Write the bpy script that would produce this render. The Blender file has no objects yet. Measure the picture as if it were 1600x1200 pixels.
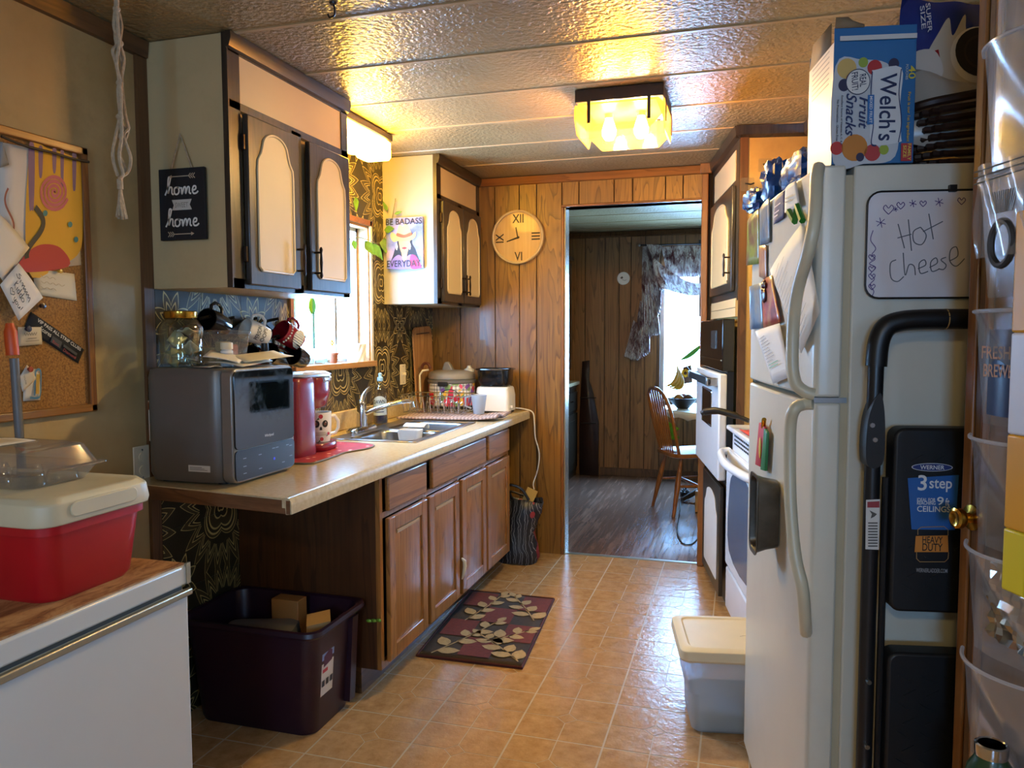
import bpy, bmesh, math, random
from mathutils import Vector, Matrix
random.seed(7)
sc = bpy.context.scene
COL = sc.collection
rad = math.radians
# ------------------------------------------------------------------ camera
EYE = Vector((0, 0, 1.35))
def cam_axes(yaw, pitch, roll):
    f0 = Vector((-math.sin(yaw), math.cos(yaw), 0)); r0 = Vector((math.cos(yaw), math.sin(yaw), 0)); u0 = Vector((0, 0, 1))
    fw = f0*math.cos(pitch) - u0*math.sin(pitch); up = u0*math.cos(pitch) + f0*math.sin(pitch)
    return r0*math.cos(roll) + up*math.sin(roll), up*math.cos(roll) - r0*math.sin(roll), fw
CR, CU, CF = cam_axes(rad(16.61), rad(3.79), rad(-0.165))
cd = bpy.data.cameras.new('camera'); cam = bpy.data.objects.new('camera', cd); COL.objects.link(cam)
cam.matrix_world = Matrix(((CR.x, CU.x, -CF.x, EYE.x), (CR.y, CU.y, -CF.y, EYE.y), (CR.z, CU.z, -CF.z, EYE.z), (0, 0, 0, 1)))
cd.sensor_width = 36; cd.lens = 27.0; cd.clip_start = .02; cd.clip_end = 100
sc.camera = cam
# ------------------------------------------------------------------ view and world
sc.view_settings.view_transform = 'Standard'; sc.view_settings.look = 'None'
sc.view_settings.gamma = 1.0; sc.view_settings.use_curve_mapping = False
sc.view_settings.exposure = 0.1
wd = bpy.data.worlds.new('daylight'); sc.world = wd; wd.use_nodes = True
bg = wd.node_tree.nodes['Background']
bg.inputs[0].default_value = (.33, .60, 1.0, 1); bg.inputs[1].default_value = 62.0
LAMP = (1.0, .73, .31)          # warm lamp colour
L_CEIL, L_SINK, L_FILL = 740.0, 85.0, 100.0
def portal(name, loc, rot, sx, sy):
    l = bpy.data.lights.new(name, 'AREA'); l.shape = 'RECTANGLE'; l.size = sx; l.size_y = sy
    l.cycles.is_portal = True
    o = bpy.data.objects.new(name, l); COL.objects.link(o); o.location = loc; o.rotation_euler = rot
portal('daylight_sink_window', (-1.99, 3.29, 1.55), (0, rad(-90), 0), .72, .76)
portal('daylight_dining_window', (-.08, 7.30, 1.32), (rad(-90), 0, 0), 1.26, 1.22)
portal('daylight_living_window', (1.20, -.95, 1.6), (0, rad(90), 0), .5, .44)
portal('daylight_rear_window', (.1, -2.58, 1.55), (rad(90), 0, 0), .6, .5)  # sky portal of the added rear window
# ------------------------------------------------------------------ picking points on the planes of the place
def ray(px, py): return CR*((px-800)/1200.0) + CU*(-(py-600)/1200.0) + CF
def onX(X, px, py): d = ray(px, py); return EYE + d*((X-EYE.x)/d.x)
def onY(Y, px, py): d = ray(px, py); return EYE + d*((Y-EYE.y)/d.y)
def onZ(Z, px, py): d = ray(px, py); return EYE + d*((Z-EYE.z)/d.z)
# the run of appliances on the right stands at an angle: local x into the run, local y along it
RUN = Matrix.Translation((.152, 1.78, 0)) @ Matrix.Rotation(rad(10.5), 4, 'Z')
RUNI = RUN.inverted()
def onRun(v, px, py):
    a = RUNI @ EYE; d = RUNI.to_3x3() @ ray(px, py); return a + d*((v-a.x)/d.x)
def onRunU(u, px, py):
    a = RUNI @ EYE; d = RUNI.to_3x3() @ ray(px, py); return a + d*((u-a.y)/d.y)
# ------------------------------------------------------------------ materials
def lin(h):
    h = h.lstrip('#'); o = []
    for i in (0, 2, 4):
        c = int(h[i:i+2], 16)/255.0; o.append(c/12.92 if c <= .04045 else ((c+.055)/1.055)**2.4)
    return (*o, 1)
MATS = {}
class NT:
    def __init__(s, name):
        s.m = bpy.data.materials.new(name); s.m.use_nodes = True; s.t = s.m.node_tree; s.t.nodes.clear()
        s.out = s.t.nodes.new('ShaderNodeOutputMaterial')
    def n(s, typ, **kw):
        nd = s.t.nodes.new('ShaderNode'+typ)
        for k, v in kw.items():
            if k[0] == 'i' and k[1:].isdigit(): s.set(nd.inputs[int(k[1:])], v)
            elif k.startswith('in_'): s.set(nd.inputs[k[3:].replace('_', ' ')], v)
            else: setattr(nd, k, v)
        return nd
    def set(s, sock, v):
        if isinstance(v, bpy.types.NodeSocket): s.t.links.new(v, sock)
        else: sock.default_value = v
    def math(s, op, a, b=None, c=None):
        nd = s.n('Math', operation=op); s.set(nd.inputs[0], a)
        if b is not None: s.set(nd.inputs[1], b)
        if c is not None: s.set(nd.inputs[2], c)
        return nd.outputs[0]
    def coords(s, scale=(1, 1, 1), world=False, rnd=True, rot=(0, 0, 0)):
        src = s.n('NewGeometry').outputs['Position'] if world else s.n('TexCoord').outputs['Object']
        if rnd:
            oi = s.n('ObjectInfo'); mu = s.n('VectorMath', operation='ADD'); s.set(mu.inputs[0], src)
            sm = s.math('MULTIPLY', oi.outputs['Random'], 37.0); cb = s.n('CombineXYZ'); s.set(cb.inputs[0], sm); s.set(cb.inputs[1], sm); s.set(cb.inputs[2], sm)
            s.set(mu.inputs[1], cb.outputs[0]); src = mu.outputs[0]
        mp = s.n('Mapping'); s.set(mp.inputs['Vector'], src); mp.inputs['Scale'].default_value = scale; mp.inputs['Rotation'].default_value = rot
        return mp.outputs[0]
    def ramp(s, fac, stops, const=False):
        r = s.n('ValToRGB'); s.set(r.inputs[0], fac); e = r.color_ramp
        if const: e.interpolation = 'CONSTANT'
        while len(e.elements) < len(stops): e.elements.new(.5)
        for el, (p, c) in zip(e.elements, stops): el.position = p; el.color = c
        return r.outputs[0]
    def noise(s, vec, scale=5, detail=4, rough=.55, dist=0):
        nd = s.n('TexNoise', in_Scale=scale, in_Detail=detail, in_Roughness=rough, in_Distortion=dist); s.set(nd.inputs['Vector'], vec); return nd.outputs[0]
    def bsdf(s, color, rough=.5, metal=0, spec=.5, coat=0, normal=None, emit=None, es=0, trans=0, alpha=None):
        b = s.n('BsdfPrincipled'); s.set(b.inputs['Base Color'], color); s.set(b.inputs['Roughness'], rough); s.set(b.inputs['Metallic'], metal)
        b.inputs['Specular IOR Level'].default_value = spec; b.inputs['Coat Weight'].default_value = coat; b.inputs['Transmission Weight'].default_value = trans
        if normal is not None: s.set(b.inputs['Normal'], normal)
        if emit is not None: s.set(b.inputs['Emission Color'], emit); b.inputs['Emission Strength'].default_value = es
        if alpha is not None: s.set(b.inputs['Alpha'], alpha)
        s.t.links.new(b.outputs[0], s.out.inputs[0]); return b
    def bump(s, h, strength=.3, dist=.01):
        b = s.n('Bump'); b.inputs['Strength'].default_value = strength; b.inputs['Distance'].default_value = dist; s.set(b.inputs['Height'], h); return b.outputs[0]
def mk(name, c, rough=.5, metal=0, var=.12, vs=9, c2=None, bump=0, bs=80, bd=.002, spec=.5, coat=0, emit=None, es=0, stretch=(1, 1, 1), grime=None, trans=0):
    n = NT(name); c = lin(c); v = n.coords(stretch)
    c2 = lin(c2) if c2 else tuple(max(0, x*(1-var)) for x in c[:3])+(1,)
    fac = n.noise(v, vs, 5)
    colr = n.ramp(fac, [(.32, c2), (.68, c)])
    if grime:
        gv = n.coords((1, 1, 1)); g = n.ramp(n.noise(gv, 3.2, 8, .7), [(.52, (0, 0, 0, 1)), (.72, (1, 1, 1, 1))])
        mx = n.n('MixRGB'); n.set(mx.inputs[0], n.math('MULTIPLY', g, grime[1])); n.set(mx.inputs[1], colr); mx.inputs[2].default_value = lin(grime[0]); colr = mx.outputs[0]
    nm = n.bump(n.noise(v, bs, 3), bump, bd) if bump else None
    n.bsdf(colr, rough, metal, spec, coat, nm, lin(emit) if emit else None, es, trans)
    MATS[name] = n.m; return n.m
def wood(name, c1, c2, c3, axis='Z', rough=.4, fig=1.0, fine=90, scale=1.0, coat=.1, knots=True):
    n = NT(name); ax = 'XYZ'.index(axis)
    st = [scale*9.0]*3; st[ax] = scale*.9
    v = n.coords(tuple(st))
    fn = [fine]*3; fn[ax] = fine*.03
    v2 = n.coords(tuple(fn))
    big = n.noise(v, 1.0, 3, .5, .6)
    rings = n.math('FRACT', n.math('MULTIPLY', big, 9.0*fig))
    ringl = n.ramp(rings, [(.0, (0, 0, 0, 1)), (.75, (.35, .35, .35, 1)), (.93, (1, 1, 1, 1)), (1, (0, 0, 0, 1))])
    grain = n.noise(v2, 1.0, 4, .6)
    base = n.ramp(grain, [(.3, lin(c2)), (.7, lin(c1))])
    mx = n.n('MixRGB'); n.set(mx.inputs[0], n.math('MULTIPLY', ringl, .75)); n.set(mx.inputs[1], base); mx.inputs[2].default_value = lin(c3)
    n.bsdf(mx.outputs[0], rough, 0, .5, coat, n.bump(grain, .15, .001))
    MATS[name] = n.m; return n.m
def clear(name, tint='ffffff', gloss=.12, rough=.05, body=0.0, bodycol='ffffff', edge=.6):
    n = NT(name); t = n.n('BsdfTransparent'); t.inputs[0].default_value = lin(tint)
    g = n.n('BsdfGlossy'); g.inputs['Roughness'].default_value = rough
    lw = n.n('LayerWeight'); lw.inputs[0].default_value = .35
    f = n.math('ADD', n.math('MULTIPLY', lw.outputs['Facing'], edge*.5), gloss*.5)
    mx = n.n('MixShader'); n.set(mx.inputs[0], f); n.t.links.new(t.outputs[0], mx.inputs[1]); n.t.links.new(g.outputs[0], mx.inputs[2]); sh = mx.outputs[0]
    if body:
        d = n.n('BsdfDiffuse'); d.inputs[0].default_value = lin(bodycol); tr = n.n('BsdfTranslucent'); tr.inputs[0].default_value = lin(bodycol)
        a = n.n('MixShader'); a.inputs[0].default_value = .5; n.t.links.new(d.outputs[0], a.inputs[1]); n.t.links.new(tr.outputs[0], a.inputs[2])
        m2 = n.n('MixShader'); m2.inputs[0].default_value = body; n.t.links.new(sh, m2.inputs[1]); n.t.links.new(a.outputs[0], m2.inputs[2]); sh = m2.outputs[0]
    n.t.links.new(sh, n.out.inputs[0]); MATS[name] = n.m; return n.m
def glow(name, c, s):
    n = NT(name); e = n.n('Emission'); e.inputs[0].default_value = (*c, 1); e.inputs[1].default_value = s; n.t.links.new(e.outputs[0], n.out.inputs[0]); MATS[name] = n.m; return n.m
def flat(h, rough=.6):
    k = 'ink_'+h
    if k not in MATS: mk(k, h, rough, var=.06)
    return MATS[k]
# ------------------------------------------------------------------ mesh building
class MB:
    def __init__(s): s.v = []; s.f = []
    def add(s, vs, fs):
        b = len(s.v); s.v += [Vector(p) for p in vs]; s.f += [tuple(i+b for i in q) for q in fs]; return s
    def box(s, a, b):
        (x0, y0, z0), (x1, y1, z1) = a, b
        return s.add([(x0,y0,z0),(x1,y0,z0),(x1,y1,z0),(x0,y1,z0),(x0,y0,z1),(x1,y0,z1),(x1,y1,z1),(x0,y1,z1)],
                     [(0,3,2,1),(4,5,6,7),(0,1,5,4),(1,2,6,5),(2,3,7,6),(3,0,4,7)])
    def obox(s, c, hx, hy, hz):
        c, hx, hy, hz = map(Vector, (c, hx, hy, hz)); P = [c+hx*i+hy*j+hz*k for k in (-1, 1) for (i, j) in ((-1,-1),(1,-1),(1,1),(-1,1))]
        return s.add(P, [(0,3,2,1),(4,5,6,7),(0,1,5,4),(1,2,6,5),(2,3,7,6),(3,0,4,7)])
    def prism(s, poly, o, ex, ey, n):
        o, ex, ey, n = map(Vector, (o, ex, ey, n)); k = len(poly)
        a = [o+ex*x+ey*y for x, y in poly]; b = [p+n for p in a]
        return s.add(a+b, [tuple(reversed(range(k))), tuple(range(k, 2*k))]+[(i, (i+1) % k, (i+1) % k+k, i+k) for i in range(k)])
    def face(s, pts): return s.add(pts, [tuple(range(len(pts)))])
    def lathe(s, prof, c=(0, 0, 0), ax='Z', seg=24, R=None):
        c = Vector(c); R = R or {'Z': Matrix.Identity(3), 'X': Matrix(((0,0,1),(1,0,0),(0,1,0))), 'Y': Matrix(((1,0,0),(0,0,-1),(0,1,0)))}[ax]
        vs = []; fs = []; m = len(prof)
        for r, z in prof:
            for i in range(seg):
                t = 2*math.pi*i/seg; vs.append(c + R @ Vector((r*math.cos(t), r*math.sin(t), z)))
        for j in range(m-1):
            for i in range(seg):
                k = (i+1) % seg; fs.append((j*seg+i, j*seg+k, (j+1)*seg+k, (j+1)*seg+i))
        if prof[0][0] > 1e-6: fs.append(tuple(reversed(range(seg))))
        if prof[-1][0] > 1e-6: fs.append(tuple((m-1)*seg+i for i in range(seg)))
        return s.add(vs, fs)
    def cup(s, prof, c=(0, 0, 0), seg=24, R=None):     # open lathe without caps
        n0 = len(s.f); s.lathe(prof, c, 'Z', seg, R); s.f = [q for q in s.f if len(q) <= 4 or seg <= 4]; return s
    def cyl(s, a, b, r, seg=16, r2=None):
        a, b = Vector(a), Vector(b); d = (b-a); q = Vector((0, 0, 1)).rotation_difference(d.normalized()).to_matrix()
        return s.lathe([(r, 0), (r if r2 is None else r2, d.length)], a, seg=seg, R=q)
    def tube(s, pts, r, seg=8, closed=False):
        P = [Vector(p) for p in pts]; n = len(P); vs = []; up = Vector((.123, .31, .94)).normalized()
        for i, p in enumerate(P):
            a = P[i-1] if (i or closed) else p; b = P[(i+1) % n] if (i < n-1 or closed) else p
            t = (b-a).normalized() if (b-a).length > 1e-9 else Vector((0, 0, 1))
            up = (up - t*up.dot(t)); up = up.normalized() if up.length > 1e-4 else t.orthogonal().normalized()
            w = t.cross(up); rr = r[i] if isinstance(r, (list, tuple)) else r
            for k in range(seg):
                g = 2*math.pi*k/seg; vs.append(p+up*(math.cos(g)*rr)+w*(math.sin(g)*rr))
        fs = [(i*seg+k, i*seg+(k+1) % seg, ((i+1) % n)*seg+(k+1) % seg, ((i+1) % n)*seg+k) for i in range(n if closed else n-1) for k in range(seg)]
        if not closed: fs += [tuple(reversed(range(seg))), tuple((n-1)*seg+k for k in range(seg))]
        return s.add(vs, fs)
    def ball(s, c, r, seg=16, rings=10):
        c = Vector(c); rx, ry, rz = (r, r, r) if not isinstance(r, (tuple, list)) else r
        vs = [c+Vector((0, 0, -rz))]; fs = []
        for j in range(1, rings):
            a = math.pi*j/rings - math.pi/2
            vs += [c+Vector((rx*math.cos(a)*math.cos(2*math.pi*i/seg), ry*math.cos(a)*math.sin(2*math.pi*i/seg), rz*math.sin(a))) for i in range(seg)]
        vs.append(c+Vector((0, 0, rz))); N = len(vs)-1
        for i in range(seg):
            k = (i+1) % seg; fs.append((0, 1+k, 1+i)); fs.append((N, N-seg+i, N-seg+k))
            for j in range(rings-2): fs.append((1+j*seg+i, 1+j*seg+k, 1+(j+1)*seg+k, 1+(j+1)*seg+i))
        return s.add(vs, fs)
    def grid(s, fn, nu, nv):
        vs = [fn(i/nu, j/nv) for j in range(nv+1) for i in range(nu+1)]
        return s.add(vs, [(j*(nu+1)+i, j*(nu+1)+i+1, (j+1)*(nu+1)+i+1, (j+1)*(nu+1)+i) for j in range(nv) for i in range(nu)])
    def loft(s, rings, cap=True):
        k = len(rings[0]); vs = [p for r in rings for p in r]
        fs = [(j*k+i, j*k+(i+1) % k, (j+1)*k+(i+1) % k, (j+1)*k+i) for j in range(len(rings)-1) for i in range(k)]
        if cap: fs += [tuple(reversed(range(k))), tuple((len(rings)-1)*k+i for i in range(k))]
        return s.add(vs, fs)
WM = {}
FRAME = Matrix.Identity(4)
def frame(m=None):
    global FRAME; FRAME = m.copy() if m is not None else Matrix.Identity(4)
def props(o, label=None, cat=None, group=None, kind=None):
    for k, v in (('label', label), ('category', cat), ('group', group), ('kind', kind)):
        if v: o[k] = v
    return o
def thing(name, label, cat, loc=(0, 0, 0), rz=0.0, group=None, M4=None):
    o = bpy.data.objects.new(name, None); o.empty_display_size = .05; COL.objects.link(o)
    m = FRAME @ (M4 if M4 is not None else Matrix.Translation(loc) @ Matrix.Rotation(rz, 4, 'Z'))
    o.matrix_world = m; WM[o.name] = m
    return props(o, label, cat, group)
def build(mb, name, mat, parent=None, label=None, cat=None, group=None, kind=None, bevel=0, seg=2, solid=0, sub=0, sharp=38, local=False):
    me = bpy.data.meshes.new(name)
    if parent is not None: m = Matrix.Identity(4) if local else WM[parent.name].inverted() @ FRAME
    else: m = FRAME
    V = [m @ p for p in mb.v]; org = None
    if parent is None:
        xs = [p.x for p in V]; ys = [p.y for p in V]; zs = [p.z for p in V]
        org = Vector(((min(xs)+max(xs))/2, (min(ys)+max(ys))/2, min(zs))); V = [p-org for p in V]
    me.from_pydata([tuple(p) for p in V], [], mb.f); me.update()
    bm = bmesh.new(); bm.from_mesh(me); bmesh.ops.recalc_face_normals(bm, faces=bm.faces); bm.to_mesh(me); bm.free()
    me.polygons.foreach_set('use_smooth', [True]*len(me.polygons)); me.set_sharp_from_angle(angle=rad(sharp))
    me.materials.append(mat if not isinstance(mat, str) else MATS[mat])
    o = bpy.data.objects.new(name, me); COL.objects.link(o)
    if parent is None: o.location = org; WM[o.name] = Matrix.Translation(org)
    else: o.parent = parent; WM[o.name] = WM[parent.name]
    if solid: md = o.modifiers.new('thick', 'SOLIDIFY'); md.thickness = solid; md.offset = 0
    if bevel: md = o.modifiers.new('bevel', 'BEVEL'); md.width = bevel; md.segments = seg; md.limit_method = 'ANGLE'; md.angle_limit = rad(40)
    if sub: md = o.modifiers.new('sub', 'SUBSURF'); md.levels = sub; md.render_levels = sub
    return props(o, label, cat, group, kind)
def copy_tree(o, parent=None, M4=None):
    c = o.copy(); COL.objects.link(c)
    if parent is not None: c.parent = parent
    if M4 is not None: c.matrix_world = M4; WM[c.name] = M4
    else: WM[c.name] = WM[parent.name] if parent is not None else WM[o.name]
    for ch in list(o.children): copy_tree(ch, c)
    return c
def setting(mb, name, mat, **k): return build(mb, name, mat, kind='structure', **k)
# ------------------------------------------------------------------ 2D helpers
def smooth(pts, n=6, closed=False):
    P = [Vector(p) for p in pts]; N = len(P); out = []
    rng = range(N if closed else N-1)
    for i in rng:
        if closed: a, b, c, d = P[i-1], P[i], P[(i+1) % N], P[(i+2) % N]
        else: a, b, c, d = P[max(i-1, 0)], P[i], P[i+1], P[min(i+2, N-1)]
        for k in range(n):
            t = k/n; out.append(.5*((2*b)+(-a+c)*t+(2*a-5*b+4*c-d)*t*t+(-a+3*b-3*c+d)*t**3))
    if not closed: out.append(P[-1])
    return out
def rrect(x0, y0, x1, y1, r, n=5):
    out = []
    for cx, cy, a in ((x1-r, y0+r, -90), (x1-r, y1-r, 0), (x0+r, y1-r, 90), (x0+r, y0+r, 180)):
        for k in range(n+1):
            t = rad(a+90*k/n); out.append((cx+r*math.cos(t), cy+r*math.sin(t)))
    return out
def circ(cx, cy, r, n=24, ry=None): return [(cx+r*math.cos(2*math.pi*i/n), cy+(ry or r)*math.sin(2*math.pi*i/n)) for i in range(n)]
TXT = {}
def text_mesh(s):
    if s not in TXT:
        cu = bpy.data.curves.new('t', 'FONT'); cu.body = s; cu.size = 1; cu.resolution_u = 3; cu.offset = .012; o = bpy.data.objects.new('t', cu)
        me = bpy.data.meshes.new_from_object(o); vs = [v.co.copy() for v in me.vertices]; fs = [tuple(p.vertices) for p in me.polygons]
        bpy.data.objects.remove(o); bpy.data.curves.remove(cu); bpy.data.meshes.remove(me)
        xs = [v.x for v in vs]; ys = [v.y for v in vs]; x0, x1, y0, y1 = min(xs), max(xs), min(ys), max(ys)
        TXT[s] = ([((v.x-x0)/(x1-x0), (v.y-y0)/(y1-y0)) for v in vs], fs)
    return TXT[s]
class Art:
    """flat print on a real surface: origin, unit axes, outward normal; every colour one thin mesh part"""
    def __init__(s, o, ex, ey, parent, n=None, step=.0004):
        s.o = Vector(o); s.ex = Vector(ex); s.ey = Vector(ey); s.n = (Vector(n) if n is not None else s.ex.cross(s.ey)).normalized(); s.p = parent; s.l = 1; s.step = step; s.b = None
    def pt(s, x, y): return s.o+s.ex*x+s.ey*y+s.n*(s.step*s.l)
    def start(s): s.b = MB(); return s
    def poly(s, pts): s.b.face([s.pt(*p) for p in pts]); return s
    def rect(s, x0, y0, x1, y1): return s.poly([(x0, y0), (x1, y0), (x1, y1), (x0, y1)])
    def line(s, pts, w, sm=0, closed=False):
        P = [Vector(p) for p in pts]
        if sm: P = smooth(P, sm, closed)
        n = len(P); vs = []
        for i, p in enumerate(P):
            a = P[i-1] if (i or closed) else p; b = P[(i+1) % n] if (i < n-1 or closed) else p
            t = (b-a); t = t.normalized() if t.length > 1e-9 else Vector((1, 0)); q = Vector((-t.y, t.x))*w/2
            vs += [s.pt(*(p+q)), s.pt(*(p-q))]
        s.b.add(vs, [(2*i, 2*i+1, (2*i+3) % (2*n), (2*i+2) % (2*n)) for i in range(n if closed else n-1)]); return s
    def text(s, t, x, y, w, h, ang=0, shear=0):
        vs, fs = text_mesh(t); c, sn = math.cos(rad(ang)), math.sin(rad(ang))
        s.b.add([s.pt(x+(u*w+shear*v*h)*c-v*h*sn, y+(u*w+shear*v*h)*sn+v*h*c) for u, v in vs], fs); return s
    def done(s, hexcol, name='print', rough=.6, mat=None):
        o = build(s.b, name, mat or flat(hexcol, rough), s.p); s.l += 1; s.b = None; return o
# ------------------------------------------------------------------ shared materials
mk('wall_paint', 'b49b6c', .6, var=.16, vs=3, c2='9c8456', bump=.12, bs=30, grime=('5e4a2c', .35))
mk('panel_cream', 'cdb68a', .45, var=.07, vs=4)
mk('cabinet_end', 'c2ab7c', .5, var=.08, vs=3, grime=('8a7448', .25))
mk('cabinet_end_pale', 'aaa58f', .5, var=.05, vs=3)
wood('dark_stain', '41372b', '2a231b', '191510', 'Z', .32, .6)
wood('dark_stain_h', '41372b', '2a231b', '191510', 'Y', .32, .6)
wood('oak', 'ab773c', '8e5e28', '6a431a', 'Z', .35, .8)
wood('oak_h', 'ab773c', '8e5e28', '6a431a', 'Y', .35, .8)
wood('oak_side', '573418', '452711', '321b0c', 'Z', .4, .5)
wood('trim_wood', '8f5c2a', '774a20', '5a3413', 'Z', .4, .6)
wood('trim_wood_h', '8f5c2a', '774a20', '5a3413', 'X', .4, .6)
wood('trim_brown', '6a4828', '55381d', '3d2711', 'Z', .45, .5)
wood('trim_brown_h', '6a4828', '55381d', '3d2711', 'Y', .45, .5)
wood('panel_gold', '91692c', '795420', '4a300e', 'Z', .38, 1.9, fine=70, scale=.75)
wood('panel_dark', '9c6c3a', '82572c', '523616', 'Z', .45, 1.0, fine=70, scale=.75)
wood('chair_oak', 'a8692c', '8c521f', '633612', 'Z', .32, .7)
wood('bamboo', 'b98a56', 'a57645', '8a5c30', 'Z', .5, .4)
wood('raw_wood', 'b58a58', '9b7145', '7a542e', 'Y', .6, .8)
wood('counter_edge', '7c5433', '5f3d22', '432813', 'X', .55, .5)
wood('door_brown', '6e4b28', '593a1d', '402712', 'Z', .4, .4)
mk('groove', '1c120a', .8)
mk('white_metal', 'c6c6c0', .28, var=.05, vs=2, spec=.5)
mk('fridge_white', 'cdc9ba', .3, var=.05, vs=3, bump=.12, bs=260, bd=.0006, grime=('8c7a58', .12))
mk('fridge_handle', 'c9c1a6', .35, var=.08)
mk('appliance_white', 'dfe3e8', .22, var=.03)
mk('black_gloss', '0b0c0e', .12, var=.2, coat=.4)
mk('black_plastic', '141416', .42, var=.25)
mk('black_metal', '17181b', .35, var=.2)
mk('dark_bronze', '3a2c22', .35, .7, var=.3)
mk('chrome', 'c9ccd0', .12, 1, var=.05)
mk('steel', 'a9abad', .28, 1, var=.1, stretch=(1, 14, 1))
mk('brass', 'c99a3c', .2, 1, var=.1)
mk('grey_silver', '6f6a63', .38, .35, var=.08)
mk('counter_laminate', 'c9b893', .2, var=.12, vs=60, c2='b9a67f', grime=('9a8560', .15))
mk('paper', 'e3ddd0', .7, var=.05)
mk('rope', 'b8a384', .85, var=.3, vs=90, bump=.5, bs=200)
mk('cream_plastic', 'd9cfb4', .4, var=.05)
mk('white_plastic', 'e4e2dc', .4, var=.04)
mk('red_plastic', 'b0121c', .35, var=.1)
mk('deep_red_gloss', '7d0d20', .22, var=.1, coat=.3)
mk('leaf', '5d8a2c', .45, var=.4, vs=40)
mk('grey_plastic', '6d6a66', .4, var=.08)
clear('glass_pane', 'f4fbff', .08, .0, edge=.35)
clear('jar_glass', 'f0f4ee', .12, .03, edge=.9)
clear('clear_plastic', 'f6f6f4', .08, .08, body=.045, edge=.6)
clear('organizer_film', 'f4f4f6', .16, .22, body=.17, edge=.9)  # whitish body colour puts highlights and haze into the clear film
clear('organizer_rim', 'f4f4f6', .3, .25, body=.5, bodycol='e4e4e8', edge=.6)  # whiter still, painting the bright highlights along the pocket rims
clear('frost_plastic', 'dfe8f4', .10, .3, body=.55, bodycol='dfe8f2', edge=.3)
clear('amber_glass', 'ffdf9c', .10, .1, body=.2, bodycol='ffcc78', edge=.3)
glow('bulb_glow', LAMP, L_CEIL)
glow('shade_glow', (1, .55, .05), L_SINK)
glow('fill_glow', LAMP, L_FILL)  # glow of the added fill lamp
def mat_floor_tile():
    n = NT('vinyl_tile'); v = n.coords((1, 1, 1)); a = n.noise(v, 22, 7, .65); b = n.noise(v, 5, 3)
    c = n.ramp(a, [(.3, lin('9d774f')), (.55, lin('b69164')), (.75, lin('c4a174'))])
    hgt = n.noise(n.coords((1, 1, 1)), 30, 4, .6)
    n.bsdf(c, n.ramp(b, [(.3, (.14, .14, .14, 1)), (.7, (.26, .26, .26, 1))]), 0, .5, 0, n.bump(hgt, .5, .004)); MATS['vinyl_tile'] = n.m
mat_floor_tile()
mk('grout', 'b7a88c', .5, var=.12, vs=12)
def mat_plank():
    n = NT('laminate_plank'); v = n.coords((26, 1.6, 26)); a = n.noise(v, 1.6, 6, .65, .4); oi = n.n('ObjectInfo')
    c = n.ramp(a, [(.25, lin('4a342a')), (.55, lin('76594a')), (.8, lin('947564'))])
    hs = n.n('HueSaturation'); n.set(hs.inputs['Color'], c); n.set(hs.inputs['Value'], n.math('ADD', n.math('MULTIPLY', oi.outputs['Random'], .4), .8))
    n.bsdf(hs.outputs[0], .22, 0, .5, 0, n.bump(a, .5, .004)); MATS['laminate_plank'] = n.m
mat_plank()
def mat_ceiling():
    n = NT('ceiling_texture'); v = n.coords((1, 1, 1)); a = n.noise(v, 60, 2, .5); b = n.noise(v, 2.5, 4)
    c = n.ramp(b, [(.3, lin('87734f')), (.7, lin('9b865f'))])
    n.bsdf(c, .34, 0, .5, 0, n.bump(a, .9, .008)); MATS['ceiling_texture'] = n.m
mat_ceiling()
mk('ceiling_batten', 'a8916a', .35, var=.1)
def mat_wallpaper():
    n = NT('wallpaper_print'); g = n.n('NewGeometry'); sp = n.n('SeparateXYZ'); n.set(sp.inputs[0], g.outputs['Position'])
    W = .458; T = 2*math.pi
    def field(oy, oz, petals, amp, zig):
        y = n.math('SUBTRACT', n.math('FLOORED_MODULO', n.math('ADD', sp.outputs[1], oy), W), W/2)
        z = n.math('MULTIPLY', n.math('SUBTRACT', n.math('FLOORED_MODULO', n.math('ADD', sp.outputs[2], oz), W), W/2), .82)
        r = n.math('SQRT', n.math('ADD', n.math('MULTIPLY', y, y), n.math('MULTIPLY', z, z)))
        th = n.math('ARCTAN2', y, z)
        w = n.math('PINGPONG', n.math('MULTIPLY', th, petals/T), .5) if zig else n.math('ABSOLUTE', n.math('SINE', n.math('MULTIPLY', th, petals/2)))
        return n.math('DIVIDE', r, n.math('ADD', 1.0-amp, n.math('MULTIPLY', w, amp*(2 if zig else 1)))), r
    qa, ra = field(.10, -.02, 4, .30, False)
    qz, rz_ = field(.10, -.02, 20, .34, True)
    qb, rb = field(.10+W/2, -.02+W/2, 8, .5, True)
    L = lin('c8b474'); D = lin('2e2818'); O = lin('463c22')
    def lines(q, ivs):
        st = [(0.0, D)]
        for a, b, after in ivs: st += [(a, L), (b, after)]
        return n.ramp(n.math('MULTIPLY', q, 4.0), st, True)
    inner = lines(qa, [(.06, .085, D), (.16, .18, O), (.30, .325, D), (.37, .395, O), (.43, .445, D)])
    outer = lines(qz, [(.60, .635, D), (.70, .73, O), (.86, .885, D)])
    cor = lines(qb, [(.08, .11, D), (.20, .235, O), (.33, .36, D)])
    m1 = n.n('MixRGB'); n.set(m1.inputs[0], n.math('GREATER_THAN', ra, .118)); n.set(m1.inputs[1], inner); n.set(m1.inputs[2], outer)
    m2 = n.n('MixRGB'); n.set(m2.inputs[0], n.math('LESS_THAN', qb, .095)); n.set(m2.inputs[1], m1.outputs[0]); n.set(m2.inputs[2], cor)
    n.bsdf(m2.outputs[0], .35, .15, .5, 0, n.bump(n.noise(n.coords((1, 1, 1), rnd=False), 140, 3), .25, .002)); MATS['wallpaper_print'] = n.m
mat_wallpaper()
mk('tile_joint', '14120c', .8)
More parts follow.
